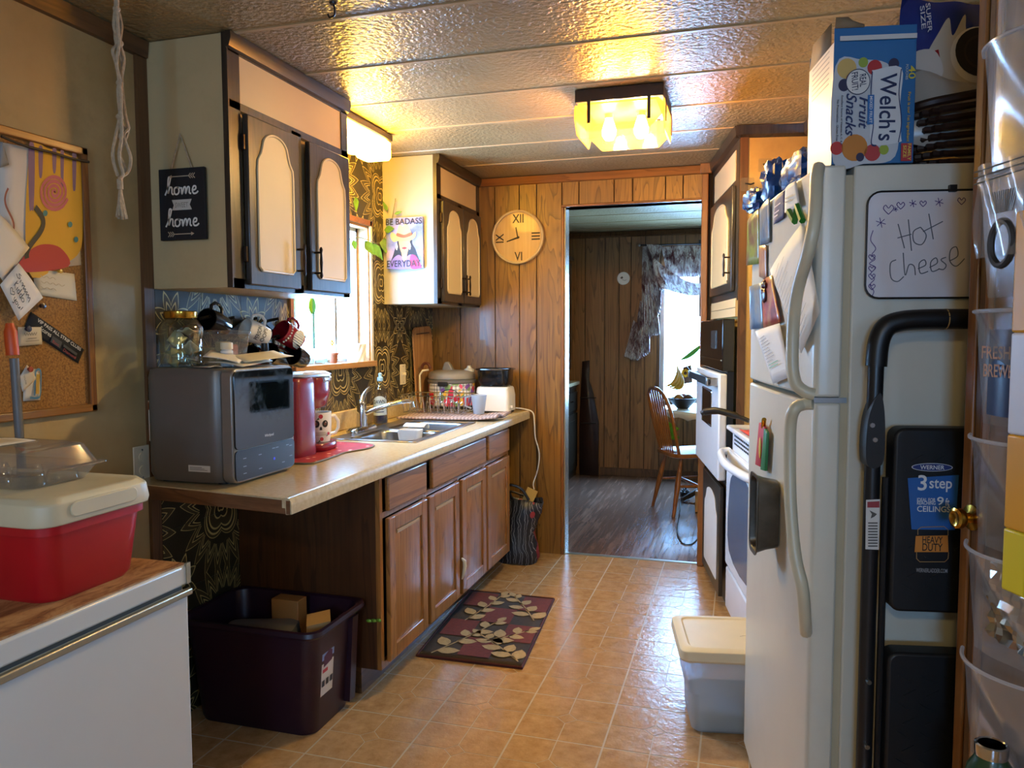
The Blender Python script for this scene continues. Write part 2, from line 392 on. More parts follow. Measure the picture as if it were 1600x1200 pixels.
# ------------------------------------------------------------------ the room
XL, YB, ZC = -1.87, 4.515, 2.292
YF = 7.2                                            # far wall of the dining room
# floor: vinyl with a 12 inch pattern of four clipped squares around a small diamond
fl = setting(MB().box((-2.0, -2.6, -.06), (1.9, YB+.03, -.0004)), 'floor', 'grout')
S = .3048; q = S/2
def quarter(sx, sy, cut=.036, g=.0032, h=.0017):
    P = [(g, g), (q-h, g), (q-h, q-cut), (q-cut, q-h), (g, q-h)]
    # measured from the cell's outer corner towards its centre
    return [((-1 if sx else 1)*(x-q), (-1 if sy else 1)*(y-q)) for x, y in P]
tmesh = {}
x00, y00 = -1.022, 2.405
near_cells = [(i, j) for i in range(-2, 5) for j in range(-2, 7)]
rest = MB()
for i in range(-3, 9):
    for j in range(-17, 7):
        cx, cy = x00+(i+.5)*S, y00+(j+.5)*S
        if cx > 1.8 or cx < -1.95: continue
        for k, (sx, sy) in enumerate(((0, 0), (1, 0), (1, 1), (0, 1), (2, 2))):
            if k == 4:
                c = .0335; P = [(c, 0), (0, c), (-c, 0), (0, -c)]
            else:
                P = quarter(sx, sy)
                if (sx+sy) % 2: P = P[::-1]
            if (i, j) in near_cells:
                if k not in tmesh:
                    t = build(MB().prism(P, (0, 0, -.004), (1, 0, 0), (0, 1, 0), (0, 0, .004)), 'tile' if k < 4 else 'tile_inset', 'vinyl_tile', fl, local=True)
                    tmesh[k] = t
                else:
                    t = tmesh[k].copy(); COL.objects.link(t)
                t.location = Vector((cx, cy, 0))-fl.location
            else:
                rest.prism([(x+cx, y+cy) for x, y in P], (0, 0, -.004), (1, 0, 0), (0, 1, 0), (0, 0, .004))
build(rest, 'tile_field', 'vinyl_tile', fl, kind='stuff')
# dining room floor of laminate planks
fd = setting(MB().box((-2.0, YB+.03, -.06), (1.9, 7.4, -.004)), 'floor_dining', 'groove')
pl0 = None; W_ = .176; LEN = 1.22
for i in range(21):
    x = -1.87+i*W_; off = (i*.41) % LEN
    y = YB+.035-off
    while y < 7.3:
        a, b = max(y, YB+.035), min(y+LEN, 7.3)
        if b-a > .05:
            full = abs(b-a-LEN) < 1e-4
            if full and pl0: p = pl0.copy(); COL.objects.link(p)
            else:
                p = build(MB().box((-W_/2+.0012, -(b-a)/2+.001, -.006), (W_/2-.0012, (b-a)/2-.001, 0)), 'floor_plank', 'laminate_plank', fd, local=True)
                if full: pl0 = p
            p.location = Vector((x+W_/2, (a+b)/2, 0))-fd.location
        y += LEN
setting(MB().prism([(-.022, 0), (-.018, .004), (0, .007), (.018, .004), (.022, 0)], (-1.03, YB+.03, -.001), (0, 1, 0), (0, 0, 1), (.83, 0, 0)), 'trim_threshold', mk('aluminium', 'c8c4ba', .3, .9, var=.1))
# ceiling of textured panels with battens
ce = setting(MB().box((-2.0, -2.6, ZC+.012), (1.9, 7.4, ZC+.08)), 'ceiling', 'groove')
seams = [2.122+.4064*k for k in range(-12, 14)]
seams = [-2.6]+[y for y in seams if -2.55 < y < 7.35]+[7.4]
cp = None
for a, b in zip(seams, seams[1:]):
    full = abs(b-a-.4064) < 1e-3
    if full and cp: o = cp.copy(); COL.objects.link(o)
    else:
        o = build(MB().box((-1.95, -(b-a)/2+.001, 0), (1.85, (b-a)/2-.001, .014)), 'ceiling_panel', 'ceiling_texture', ce, local=True)
        if full: cp = o
    o.location = Vector((0, (a+b)/2, ZC))-ce.location
bt = None
for y in seams[1:-1]:
    if bt is None: o = bt = build(MB().prism([(-.011, 0), (-.008, -.004), (.008, -.004), (.011, 0)], (-1.9, 0, 0), (0, 1, 0), (0, 0, 1), (3.7, 0, 0)), 'seam_batten', 'ceiling_batten', ce, local=True)
    else: o = bt.copy(); COL.objects.link(o)
    o.location = Vector((0, y, ZC+.0005))-ce.location
# left wall: painted stretch, then the printed wall tiles of the kitchen
WY0, WY1, WZ0, WZ1 = 2.93, 3.655, 1.195, 1.905       # sink window
setting(MB().box((XL-.1, -2.6, 0), (XL, 2.085, ZC+.01)), 'wall_left', 'wall_paint')
m = MB(); m.box((XL-.1, 2.085, 0), (XL, WY0, ZC+.01)); m.box((XL-.1, WY1, 0), (XL, YB+.1, ZC+.01)); m.box((XL-.1, WY0, 0), (XL, WY1, WZ0)); m.box((XL-.1, WY0, WZ1), (XL, WY1, ZC+.01))
wk = setting(m, 'wall_kitchen', 'tile_joint')
TS = .2286; zs = [1.368+TS*k for k in range(-6, 5)]; ys = [2.115+TS*k for k in range(0, 12)]
proto = None
for za, zb in zip(zs, zs[1:]):
    for ya, yb in zip(ys, ys[1:]):
        a, b, c, d = ya, min(yb, YB), max(za, .001), min(zb, ZC)
        if b-a < .01 or d-c < .01: continue
        rects = [(a, b, c, d)]
        if a < WY1+.02 and b > WY0-.02 and c < WZ1+.02 and d > WZ0-.02:
            rects = []
            if c < WZ0: rects.append((a, b, c, min(d, WZ0)))
            if d > WZ1: rects.append((a, b, max(c, WZ1), d))
            lo, hi = max(c, WZ0), min(d, WZ1)
            if a < WY0 and hi > lo: rects.append((a, min(b, WY0), lo, hi))
            if b > WY1 and hi > lo: rects.append((max(a, WY1), b, lo, hi))
        for (a2, b2, c2, d2) in rects:
            if b2-a2 < .008 or d2-c2 < .008: continue
            full = abs(b2-a2-TS) < 1e-4 and abs(d2-c2-TS) < 1e-4
            if full and proto: o = proto.copy(); COL.objects.link(o)
            else:
                o = build(MB().box((0, -(b2-a2)/2+.0009, -(d2-c2)/2+.0009), (.004, (b2-a2)/2-.0009, (d2-c2)/2-.0009)), 'wall_tile', 'wallpaper_print', wk, local=True)
                if full: proto = o
            o.location = Vector((XL, (a2+b2)/2, (c2+d2)/2))-wk.location
setting(MB().box((XL, 2.06, 0), (XL+.012, 2.105, 2.25)), 'trim_corner', 'trim_brown')
setting(MB().prism([(0, 0), (.02, 0), (.028, .05), (0, .052)], (XL, -2.5, ZC-.055), (1, 0, 0), (0, 0, 1), (0, 4.6, 0)), 'trim_crown_left', 'trim_brown_h')
# back wall of grooved wood panelling with the doorway
DX0, DX1, DZ = -1.02, -.222, 2.093
m = MB(); m.box((XL, YB, 0), (DX0, YB+.1, ZC+.01)); m.box((DX1, YB, 0), (1.6, YB+.1, ZC+.01)); m.box((DX0, YB, DZ), (DX1, YB+.1, ZC+.01))
wb = setting(m, 'wall_back', 'groove')
def planks(wall, edges, z0, z1, y, n, mat, gap=.0055, t=.008):
    for a, b in zip(edges, edges[1:]):
        build(MB().box((a+gap/2, min(y, y+n*t), z0), (b-gap/2, max(y, y+n*t), z1)), 'wall_plank', mat, wall, bevel=.0012, seg=1)
planks(wb, [XL, -1.68, -1.451, -1.296, -1.188, -1.033], 0, 2.24, YB, -1, 'panel_gold')
planks(wb, [-1.033, -.93, -.722, -.614, -.428, -.33, -.2], DZ+.012, 2.24, YB, -1, 'panel_gold')
planks(wb, [-1.87, -1.6, -1.45, -1.25, DX0], 0, 2.29, YB+.1, 1, 'panel_dark'); planks(wb, [DX1, 0, .2, .45, .8, 1.1, 1.6], 0, 2.29, YB+.1, 1, 'panel_dark')
setting(MB().prism([(0, 0), (-.022, .006), (-.016, .05), (0, .054)], (-1.56, YB, ZC-.056), (0, 1, 0), (0, 0, 1), (1.4, 0, 0)), 'trim_crown_back', 'trim_wood_h')
setting(MB().box((DX0-.016, YB-.016, 0), (DX0+.002, YB+.112, DZ)), 'trim_door_left', 'trim_wood', bevel=.004)
setting(MB().box((DX0-.016, YB-.016, DZ), (DX1+.01, YB+.112, DZ+.014)), 'trim_door_top', 'trim_wood_h', bevel=.004)
mk('steel_edge', 'b9b2a0', .25, .6, var=.15)
setting(MB().box((DX0+.002, YB-.008, .0), (DX0+.010, YB+.09, DZ-.002)), 'trim_door_edge', 'steel_edge', bevel=.002)
setting(MB().box((DX1-.004, YB-.03, 0), (DX1+.034, YB+.11, ZC-.055)), 'trim_door_right', 'trim_wood', bevel=.006)
setting(MB().box((DX1-.012, YB-.045, ZC-.056), (DX1+.05, YB-.0, ZC)), 'trim_door_cap', 'trim_wood', bevel=.004)
# dining room walls
m = MB(); VX0, VX1, VZ0, VZ1 = -.72, .56, .712, 1.93
m.box((-1.97, YF, 0), (VX0, YF+.1, ZC+.01)); m.box((VX1, YF, 0), (1.8, YF+.1, ZC+.01)); m.box((VX0, YF, 0), (VX1, YF+.1, VZ0)); m.box((VX0, YF, VZ1), (VX1, YF+.1, ZC+.01))
wf = setting(m, 'wall_far', 'groove')
fe = [-1.87, -1.42, -1.235, -1.10, -.99, -.86, VX0]
planks(wf, fe, 0, 2.29, YF, -1, 'panel_dark'); planks(wf, [VX0, -.5, -.36, -.2, .1, .3, VX1], 0, VZ0, YF, -1, 'panel_dark'); planks(wf, [VX0, -.5, -.36, -.2, .1, .3, VX1], VZ1, 2.29, YF, -1, 'panel_dark'); planks(wf, [VX1, .8, 1.1, 1.4, 1.7], 0, 2.29, YF, -1, 'panel_dark')
setting(MB().box((-1.97, YB+.1, 0), (XL, YF+.1, ZC+.01)), 'wall_dining_left', 'panel_dark')
setting(MB().box((1.6, YB+.1, 0), (1.7, YF+.1, ZC+.01)), 'wall_dining_right', 'panel_dark')
setting(MB().box((-1.27, YF-.018, 0), (1.6, YF-.006, .075)), 'baseboard_far', 'trim_brown', bevel=.003)
setting(MB().prism([(0, 0), (-.03, .01), (-.02, .05), (0, .054)], (-1.87, YF-.006, ZC-.056), (0, 1, 0), (0, 0, 1), (3.4, 0, 0)), 'trim_crown_far', 'trim_brown')
# right wall stands at an angle with the run of appliances; the living room lies behind the camera
frame(RUN)
setting(MB().box((.80, -1.05, 0), (.90, 2.80, ZC+.01)), 'wall_right', 'wall_paint')
frame()
setting(MB().box((.70, .885, 0), (1.30, .985, ZC+.01)), 'wall_closet', 'wall_paint')
m = MB(); m.box((1.12, -2.6, 0), (1.22, -1.17, ZC+.01)); m.box((1.12, -.73, 0), (1.22, .9, ZC+.01)); m.box((1.12, -1.17, 0), (1.22, -.73, 1.35)); m.box((1.12, -1.17, 1.85), (1.22, -.73, ZC+.01))
setting(m, 'wall_living_right', 'wall_paint')
m = MB(); m.box((-1.97, -2.6, 0), (-.2, -2.5, ZC+.01)); m.box((.4, -2.6, 0), (1.22, -2.5, ZC+.01)); m.box((-.2, -2.6, 0), (.4, -2.5, 1.3)); m.box((-.2, -2.6, 1.8), (.4, -2.5, ZC+.01))
setting(m, 'wall_living_rear', 'wall_paint')
# ------------------------------------------------------------------ windows
def sash(name, mk_box, frame_mat, parts):
    pass
w1 = thing('window_1', 'aluminium sliding window in a wood lined recess above the sink', 'window', (XL-.06, (WY0+WY1)/2, WZ0)); w1['kind'] = 'structure'; del w1['category']
mk('alu_frame', 'b9bcc0', .35, .8, var=.1)
xg = XL-.075
m = MB()
for a, b in (((WY0, WZ0), (WY0+.03, WZ1)), ((WY1-.03, WZ0), (WY1, WZ1)), ((WY0, WZ0), (WY1, WZ0+.03)), ((WY0, WZ1-.03), (WY1, WZ1))):
    m.box((xg-.02, a[0], a[1]), (xg+.02, b[0], b[1]))
build(m, 'window_frame', 'alu_frame', w1)
for y in (WY0+.12, 3.42): build(MB().box((xg-.014, y-.011, WZ0+.02), (xg+.014, y+.011, WZ1-.02)), 'mullion', 'alu_frame', w1, bevel=.002)
for a, b in ((WY0+.03, WY0+.12), (WY0+.12, 3.42), (3.42, WY1-.03)): build(MB().box((xg-.002, a, WZ0+.02), (xg+.002, b, WZ1-.02)), 'pane', 'glass_pane', w1)
build(MB().box((XL-.06, WY1-.012, WZ0), (XL+.004, WY1, WZ1)), 'jamb', 'raw_wood', w1)
build(MB().box((XL-.06, WY0, WZ0), (XL+.004, WY0+.012, WZ1)), 'jamb', 'raw_wood', w1)
build(MB().box((XL-.06, WY0, WZ1-.012), (XL+.004, WY1, WZ1)), 'jamb', 'raw_wood', w1)
build(MB().box((XL-.06, WY0-.02, WZ0-.016), (XL+.03, WY1+.03, WZ0+.012)), 'window_sill', 'raw_wood', w1, bevel=.003)
mk('white_trim', 'd8d6ce', .4, var=.05)
for y0, y1 in ((WY1, WY1+.022), (WY0-.025, WY0)): build(MB().box((XL, y0, WZ0), (XL+.014, y1, WZ1+.03)), 'casing', 'white_trim' if y0 == WY1 else 'trim_wood', w1, bevel=.002)
build(MB().box((XL, WY0-.025, WZ1), (XL+.014, WY1+.03, WZ1+.03)), 'casing', 'trim_wood_h', w1, bevel=.002)
w2 = thing('window_2', 'bright dining room window behind the patterned curtain', 'window', (-.08, YF+.05, VZ0)); w2['kind'] = 'structure'; del w2['category']
m = MB(); yg = YF+.05
for a, b in (((VX0, VZ0), (VX0+.035, VZ1)), ((VX1-.035, VZ0), (VX1, VZ1)), ((VX0, VZ0), (VX1, VZ0+.035)), ((VX0, VZ1-.035), (VX1, VZ1))): m.box((a[0], yg-.02, a[1]), (b[0], yg+.02, b[1]))
build(m, 'window_frame', 'alu_frame', w2)
build(MB().box((VX0, yg-.002, VZ0), (VX1, yg+.002, VZ1)), 'pane', 'glass_pane', w2)
build(MB().box((VX0-.03, YF-.016, VZ0), (VX0, YF, VZ1+.03)), 'casing', 'trim_brown', w2); build(MB().box((VX0-.03, YF-.02, VZ0-.03), (VX1+.03, YF, VZ0)), 'casing', 'trim_brown', w2)
t = thing('window_3', 'living room side window behind the viewer', 'window', (1.17, -.95, 1.15)); t['kind'] = 'structure'; del t['category']
build(MB().box((1.165, -1.17, 1.35), (1.175, -.73, 1.85)), 'pane', 'glass_pane', t)
m = MB()
for p, r in (((1.14, -1.17, 1.35), (1.2, -1.15, 1.85)), ((1.14, -.75, 1.35), (1.2, -.73, 1.85)), ((1.14, -1.17, 1.35), (1.2, -.73, 1.37)), ((1.14, -1.17, 1.83), (1.2, -.73, 1.85))): m.box(p, r)
build(m, 'window_frame', 'white_trim', t)
t = thing('window_4', 'added rear window behind the viewer that lights the refrigerator side', 'window', (.1, -2.55, 1.3)); t['kind'] = 'structure'; del t['category']  # unseen window, placed and sized for its light on the refrigerator side
build(MB().box((-.2, -2.555, 1.3), (.4, -2.545, 1.8)), 'pane', 'glass_pane', t)
m = MB()
for p, r in (((-.2, -2.58, 1.3), (-.18, -2.52, 1.8)), ((.38, -2.58, 1.3), (.4, -2.52, 1.8)), ((-.2, -2.58, 1.3), (.4, -2.52, 1.32)), ((-.2, -2.58, 1.78), (.4, -2.52, 1.8))): m.box(p, r)
build(m, 'window_frame', 'white_trim', t)
# ------------------------------------------------------------------ lamps
t = thing('ceiling_lamp', 'square ceiling lamp with dark wooden base and cut amber glass panels', 'lamp', (-.465, 3.16, ZC))
X0, X1, Y0, Y1, Z0 = -.635, -.295, 2.99, 3.33, 2.128
build(MB().box((X0, Y0, ZC-.05), (X1, Y1, ZC-.002)), 'base', mk('lamp_base', '2b1a10', .4, var=.2), t, bevel=.003)
build(MB().box((X0+.03, Y0+.03, ZC-.054), (X1-.03, Y1-.03, ZC-.048)), 'reflector', mk('lamp_reflector', 'd8cfae', .3, .3), t)
def pane(ax, c):
    w = .34; h = ZC-.055-Z0; P = [(.05, 0), (w-.05, 0), (w, .05), (w, h-.02), (w-.02, h), (.02, h), (0, h-.02), (0, .05)]
    if ax == 'x': return MB().prism(P, (X0, c, Z0), (1, 0, 0), (0, 0, 1), (0, .004, 0))
    return MB().prism(P, (c, Y0, Z0), (0, 1, 0), (0, 0, 1), (.004, 0, 0))
for ax, c in (('x', Y0-.002), ('x', Y1-.002), ('y', X0-.002), ('y', X1-.002)): build(pane(ax, c), 'glass_panel', 'amber_glass', t)
for x in (X0+.05, X1-.06):
    for y in (Y0-.007, Y1+.003): build(MB().box((x, y, Z0+.03), (x+.013, y+.004, ZC-.045)), 'strap', 'lamp_base', t)
for y in (Y0+.05, Y1-.06):
    for x in (X0-.007, X1+.003): build(MB().box((x, y, Z0+.03), (x+.004, y+.013, ZC-.045)), 'strap', 'lamp_base', t)
for x in (-.53, -.40):
    b = build(MB().lathe([(0, -.055), (.016, -.05), (.027, -.032), (.029, -.012), (.022, .012), (.013, .035), (.012, .05)], (x, 3.17, 2.185), seg=12), 'bulb', 'bulb_glow', t)
    build(MB().cyl((x, 3.17, 2.22), (x, 3.17, 2.25), .017, 12), 'socket', 'cream_plastic', b)
t = thing('sink_lamp', 'bright glass shaded lamp on the ceiling above the sink window', 'lamp', (-1.66, 3.2, ZC))
build(MB().box((-1.72, 2.93, ZC-.035), (-1.60, 3.40, ZC-.002)), 'base', mk('sinklamp_base', '3c3226', .35, .3), t, bevel=.006)
for y in (3.0, 3.155, 3.31):
    P = rrect(-.066, -.066, .066, .066, .02)
    build(MB().loft([[Vector((-1.66+x*s, y+yy*s, ZC-z)) for x, yy in P] for s, z in ((.75, .036), (1, .05), (1, .115), (.9, .128))]), 'shade', 'shade_glow', t)
# unseen fill lamp, added behind the camera to warm and brighten the room
t = thing('fill_lamp', 'added round fill lamp on the unseen living room ceiling', 'lamp', (-.2, -1.2, ZC))
build(MB().lathe([(.15, 0), (.15, .02), (.13, .03)], (-.2, -1.2, ZC-.03), seg=20), 'base', 'white_plastic', t)
build(MB().lathe([(0, -.075), (.08, -.06), (.12, -.03), (.13, 0)], (-.2, -1.2, ZC-.032), seg=20), 'shade', 'fill_glow', t)
# ------------------------------------------------------------------ cabinets of the left side
def arch(w, h, sh=.13, cr=.10, r=.012):
    """door panel outline: flat foot, straight sides, stepped shoulders and a round crown"""
    hw = w/2; P = [(-hw+r, 0), (hw-r, 0), (hw, r), (hw, h-sh)]
    right = [(hw*.97, h-sh*.75), (hw*.80, h-sh*.58), (hw*.72, h-sh*.42)]
    P += right
    for k in range(0, 9):
        a = rad(8+k*(82/8)); P.append((hw*.68*math.cos(a), h-cr*.45+cr*.45*math.sin(a)))
    left = [(-x, y) for x, y in P[2:]][::-1]
    P = P+left[1:]
    return P
def ribbon_frame(m, P, o, ex, ey, n, w=.008, d=.006):
    """raised moulding that follows an outline"""
    m.tube([Vector(o)+Vector(ex)*x+Vector(ey)*y+Vector(n)*d*.5 for x, y in P], w/2, 6, True)
def pull(root, p, n, up, L=.10, name='handle'):
    p, n, up = Vector(p), Vector(n), Vector(up)
    m = MB(); a = p+n*.028
    m.tube([a-up*L/2, a-up*L*.42, a-up*L*.3, a, a+up*L*.3, a+up*L*.42, a+up*L/2], [.003, .0065, .004, .006, .004, .0065, .003], 8)
    for s in (-1, 1): m.cyl(p+up*s*L*.33, a+up*s*L*.33, .004, 8)
    return build(m, name, 'dark_bronze', root)
def upper_cab(label, y0, y1, z0, doors, endmat, mount, hinge=True):
    t = thing('wall_cabinet', label, 'cabinet', (XL, (y0+y1)/2, z0), group='dark framed wall cabinets')
    xf = -1.55; ZT = ZC-.002
    build(MB().box((XL+.005, y0, z0), (xf-.02, y1, ZT)), 'body', endmat, t, bevel=.002)
    # face frame with an upper fixed panel
    m = MB(); zr = 2.075
    for a, b in (((y0-.006, z0), (y0+.055, ZT)), ((y1-.05, z0), (y1, ZT)), ((y0, z0), (y1, z0+.03)), ((y0, zr-.012), (y1, zr+.012)), ((y0, ZT-.055), (y1, ZT)), ((.5*(y0+y1)-.03, z0), (.5*(y0+y1)+.03, zr))):
        m.box((xf-.02, a[0], a[1]), (xf, b[0], b[1]))
    build(m, 'face_frame', 'dark_stain', t)
    build(MB().box((xf-.018, y0+.05, zr+.01), (xf-.004, y1-.045, ZT-.05)), 'top_panel', 'panel_cream', t)
    build(MB().prism([(0, 0), (.012, .004), (.02, .03), (.018, .05), (0, .05)], (xf, y0-.012, ZT-.05), (1, 0, 0), (0, 0, 1), (0, y1-y0+.012, 0)), 'crown', 'dark_stain_h', t)
    for (a, b, zt, side) in doors:
        d = build(MB().box((xf+.001, a, z0+.012), (xf+.021, b, zt)), 'door', 'dark_stain', t, bevel=.004)
        w = (b-a)-.095; h = zt-z0-.10
        P = arch(w, h); o = Vector((xf+.021, (a+b)/2, z0+.062))
        build(MB().prism(P, o, (0, 1, 0), (0, 0, 1), (.002, 0, 0)), 'door_panel', 'panel_cream', d)
        m = MB(); ribbon_frame(m, P, o, (0, 1, 0), (0, 0, 1), (1, 0, 0), .010, .004); build(m, 'moulding', 'panel_cream', d)
        hy = b-.022 if side > 0 else a+.022
        pull(d, (xf+.021, hy, z0+.115), (1, 0, 0), (0, 0, 1), .115)
        ky = a-.004 if side > 0 else b+.004
        for kz in (z0+.11, zt-.09): build(MB().box((xf+.001, ky-.007, kz-.025), (xf+.014, ky+.007, kz+.025)), 'hinge', 'dark_bronze', d, bevel=.002)
    return t
upper_cab('deep cream ended wall cabinet with two arched doors above the microwave', 2.105, 2.862, 1.498, [(2.165, 2.465, 2.055, 1), (2.535, 2.835, 2.055, -1)], 'cabinet_end', None)
upper_cab('narrow pale ended wall cabinet beside the window and the wood panelled wall', 3.822, 4.505, 1.508, [(3.862, 4.165, 2.055, 1), (4.175, 4.475, 2.055, -1)], 'cabinet_end_pale', None)
# base cabinets: three units under the worktop
xf = -1.26; CZ = .832
def base_cab(label, y0, y1, drawer, doors, end=None):
    t = thing('base_cabinet', label, 'cabinet', (-1.55, (y0+y1)/2, 0), group='oak base cabinets under the worktop')
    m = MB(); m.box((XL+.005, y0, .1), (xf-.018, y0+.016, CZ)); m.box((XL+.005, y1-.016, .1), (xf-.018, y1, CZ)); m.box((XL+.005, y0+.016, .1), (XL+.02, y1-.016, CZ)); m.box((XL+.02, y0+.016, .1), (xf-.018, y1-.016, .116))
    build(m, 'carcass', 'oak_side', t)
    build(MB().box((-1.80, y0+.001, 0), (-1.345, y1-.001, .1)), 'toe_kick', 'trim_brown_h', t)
    m = MB()
    m.box((xf-.018, y0, .1), (xf, y0+.022, CZ)); m.box((xf-.018, y1-.022, .1), (xf, y1, CZ))
    for a, b in ((.1, .125), (.668, .69), (.815, CZ)): m.box((xf-.018, y0+.02, a), (xf, y1-.02, b))
    if len(doors) > 1: m.box((xf-.018, (y0+y1)/2-.02, .12), (xf, (y0+y1)/2+.02, .67))
    build(m, 'face_frame', 'oak', t)
    build(MB().box((xf+.001, drawer[0], .692), (xf+.019, drawer[1], .818)), 'drawer_front', 'oak_h', t, bevel=.005, seg=2)
    for a, b in doors:
        z0, z1 = .118, .664
        m = MB()
        for p, r in (((a, z0), (a+.052, z1)), ((b-.052, z0), (b, z1)), ((a+.05, z0), (b-.05, z0+.055)), ((a+.05, z1-.055), (b-.05, z1))): m.box((xf+.001, p[0], p[1]), (xf+.02, r[0], r[1]))
        m.box((xf+.001, a+.05, z0+.05), (xf+.010, b-.05, z1-.05))
        d = build(m, 'door', 'oak', t, bevel=.0035)
        P = [(a+.052, z0+.057), (b-.052, z0+.057), (b-.052, z1-.057), (a+.052, z1-.057)]; Q = [(a+.078, z0+.083), (b-.078, z0+.083), (b-.078, z1-.083), (a+.078, z1-.083)]
        build(MB().loft([[Vector((xf+.010, y, z)) for y, z in P], [Vector((xf+.0165, y, z)) for y, z in Q]]), 'raised_panel', 'oak', d)
        m = MB(); m.prism([(0, 0), (.005, .003), (.007, .014), (.002, .017), (0, .017)], (xf+.011, a+.075, z1-.076), (1, 0, 0), (0, 0, 1), (0, b-a-.15, 0))
        build(m, 'finger_pull', mk('pull_highlight', 'b8986a', .4) if 'pull_highlight' not in MATS else 'pull_highlight', d)  # pull lip in a pale colour that paints the highlight on it
    return t
base_cab('nearest oak base cabinet with one drawer above one door', 2.522, 2.936, (2.562, 2.922), [(2.562, 2.922)])
sb = base_cab('double door oak sink cabinet with a wide false drawer front', 2.937, 3.712, (2.985, 3.698), [(2.95, 3.302), (3.343, 3.692)])
base_cab('farthest oak base cabinet with one drawer, next to the panelled wall', 3.713, 4.14, (3.742, 4.11), [(3.722, 4.105)])
m = MB(); m.tube([Vector((xf+.022, 3.318, .30)), Vector((xf+.034, 3.322, .285)), Vector((xf+.036, 3.322, .26)), Vector((xf+.03, 3.318, .22)), Vector((xf+.024, 3.316, .20))], [.004, .009, .010, .007, .003], 8)
build(m, 'door_latch', 'cream_plastic', sb)
m = MB(); 
for k in range(3): m.ball((-1.268-.02*k, 2.517, .292-.003*k), (.012, .004, .007), 8, 6)
build(m, 'bow_ornament', mk('green_shine', '7fae3c', .2, .4), label='small shiny green bow stuck on the cabinet end', cat='bow')
# ------------------------------------------------------------------ worktop
t = thing('worktop', 'long cream laminate worktop with rolled front edge and raw near end', 'worktop', (-1.55, 3.1, CZ))
ZT = .88; xe = -1.222
SX0, SX1, SY0, SY1 = -1.745, -1.345, 3.03, 3.78     # sink cut-out
yn = lambda x: 1.892+(xe-x)/(xe-XL)*.07
m = MB()
def top_piece(x0, x1, ya, yb):
    P = [(x0, ya if ya is not None else yn(x0)), (x1, ya if ya is not None else yn(x1)), (x1, yb), (x0, yb)]
    m.prism(P, (0, 0, ZT-.028), (1, 0, 0), (0, 1, 0), (0, 0, .028))
top_piece(XL+.006, xe-.03, None, SY0); top_piece(XL+.006, xe-.03, SY1, 4.5); top_piece(XL+.006, SX0, SY0, SY1); top_piece(SX1, xe-.03, SY0, SY1)
build(m, 'top', 'counter_laminate', t)
prof = [(0, ZT-.028), (0, ZT), (.012, ZT+.003), (.022, ZT+.001), (.029, ZT-.008), (.031, ZT-.02), (.031, ZT-.045), (.012, ZT-.047), (.010, ZT-.028)]
x0 = xe-.0305
m = MB(); m.loft([[Vector((x0+a, yn(xe), z)) for a, z in prof], [Vector((x0+a, 4.47, z)) for a, z in prof]]); build(m, 'rolled_edge', 'counter_laminate', t)
m = MB(); a, b = Vector((XL+.01, yn(XL)-.0015, 0)), Vector((xe-.004, yn(xe)-.0015, 0))
m.add([a+Vector((0, 0, ZT-.045)), b+Vector((0, 0, ZT-.045)), b+Vector((0, 0, ZT-.006)), a+Vector((0, 0, ZT-.002)), a+Vector((0, .018, ZT-.045)), b+Vector((0, .018, ZT-.045)), b+Vector((0, .018, ZT-.006)), a+Vector((0, .018, ZT-.002))], [(0,1,2,3),(4,7,6,5),(0,4,5,1),(3,2,6,7),(0,3,7,4),(1,5,6,2)])
build(m, 'raw_edge', 'counter_edge', t)
build(MB().box((XL+.005, 2.5, ZT), (XL+.022, 4.5, ZT+.095)), 'upstand', 'counter_laminate', t, bevel=.006)
m = MB(); m.box((XL+.005, 2.03, ZT-.046), (xe-.05, SY0, ZT-.028)); m.box((XL+.005, SY1, ZT-.046), (xe-.05, 4.45, ZT-.028)); m.box((XL+.005, SY0, ZT-.046), (SX0, SY1, ZT-.028)); m.box((SX1, SY0, ZT-.046), (xe-.05, SY1, ZT-.028)); build(m, 'core', 'counter_edge', t)
# ------------------------------------------------------------------ sink and tap
t = thing('kitchen_sink', 'stainless steel double bowl sink set in the worktop', 'sink', ((SX0+SX1)/2, (SY0+SY1)/2, ZT))
def ring_plate(m, outer, holes, z):
    pass
m = MB(); ym = (SY0+SY1)/2; bowls = [(SX0+.075, SX1-.02, SY0+.02, ym-.018), (SX0+.075, SX1-.02, ym+.018, SY1-.02)]
for a, b in (((SX0-.015, SY0-.015), (SX0+.075, SY1+.015)), ((SX1-.02, SY0-.015), (SX1+.015, SY1+.015)), ((SX0+.07, SY0-.015), (SX1-.02, SY0+.02)), ((SX0+.07, SY1-.02), (SX1-.02, SY1+.015)), ((SX0+.07, ym-.018), (SX1-.02, ym+.018))):
    m.box((a[0], a[1], ZT+.0005), (b[0], b[1], ZT+.005))
build(m, 'rim', 'steel', t, bevel=.002)
for bx0, bx1, by0, by1 in bowls:
    m = MB(); rings = []
    for s, z, r in ((.0, ZT+.004, .05), (.006, ZT-.01, .055), (.014, ZT-.13, .06), (.04, ZT-.158, .06), (.11, ZT-.162, .03)):
        rings.append([Vector((x, y, z)) for x, y in rrect(bx0+s, by0+s, bx1-s, by1-s, r, 6)])
    m.loft(rings); m.f = [f for f in m.f if f != tuple(reversed(range(len(rings[0]))))]
    bw = build(m, 'bowl', 'steel', t, solid=.0015)
    cx, cy = (bx0+bx1)/2, (by0+by1)/2
    build(MB().lathe([(.045, 0), (.045, .003), (.03, .004), (.026, .001), (0, .001)], (cx, cy, ZT-.160), seg=20), 'drain', 'chrome', bw)
t = thing('kitchen_tap', 'chrome single lever tap behind the sink', 'tap', (-1.735, 3.30, ZT+.005))
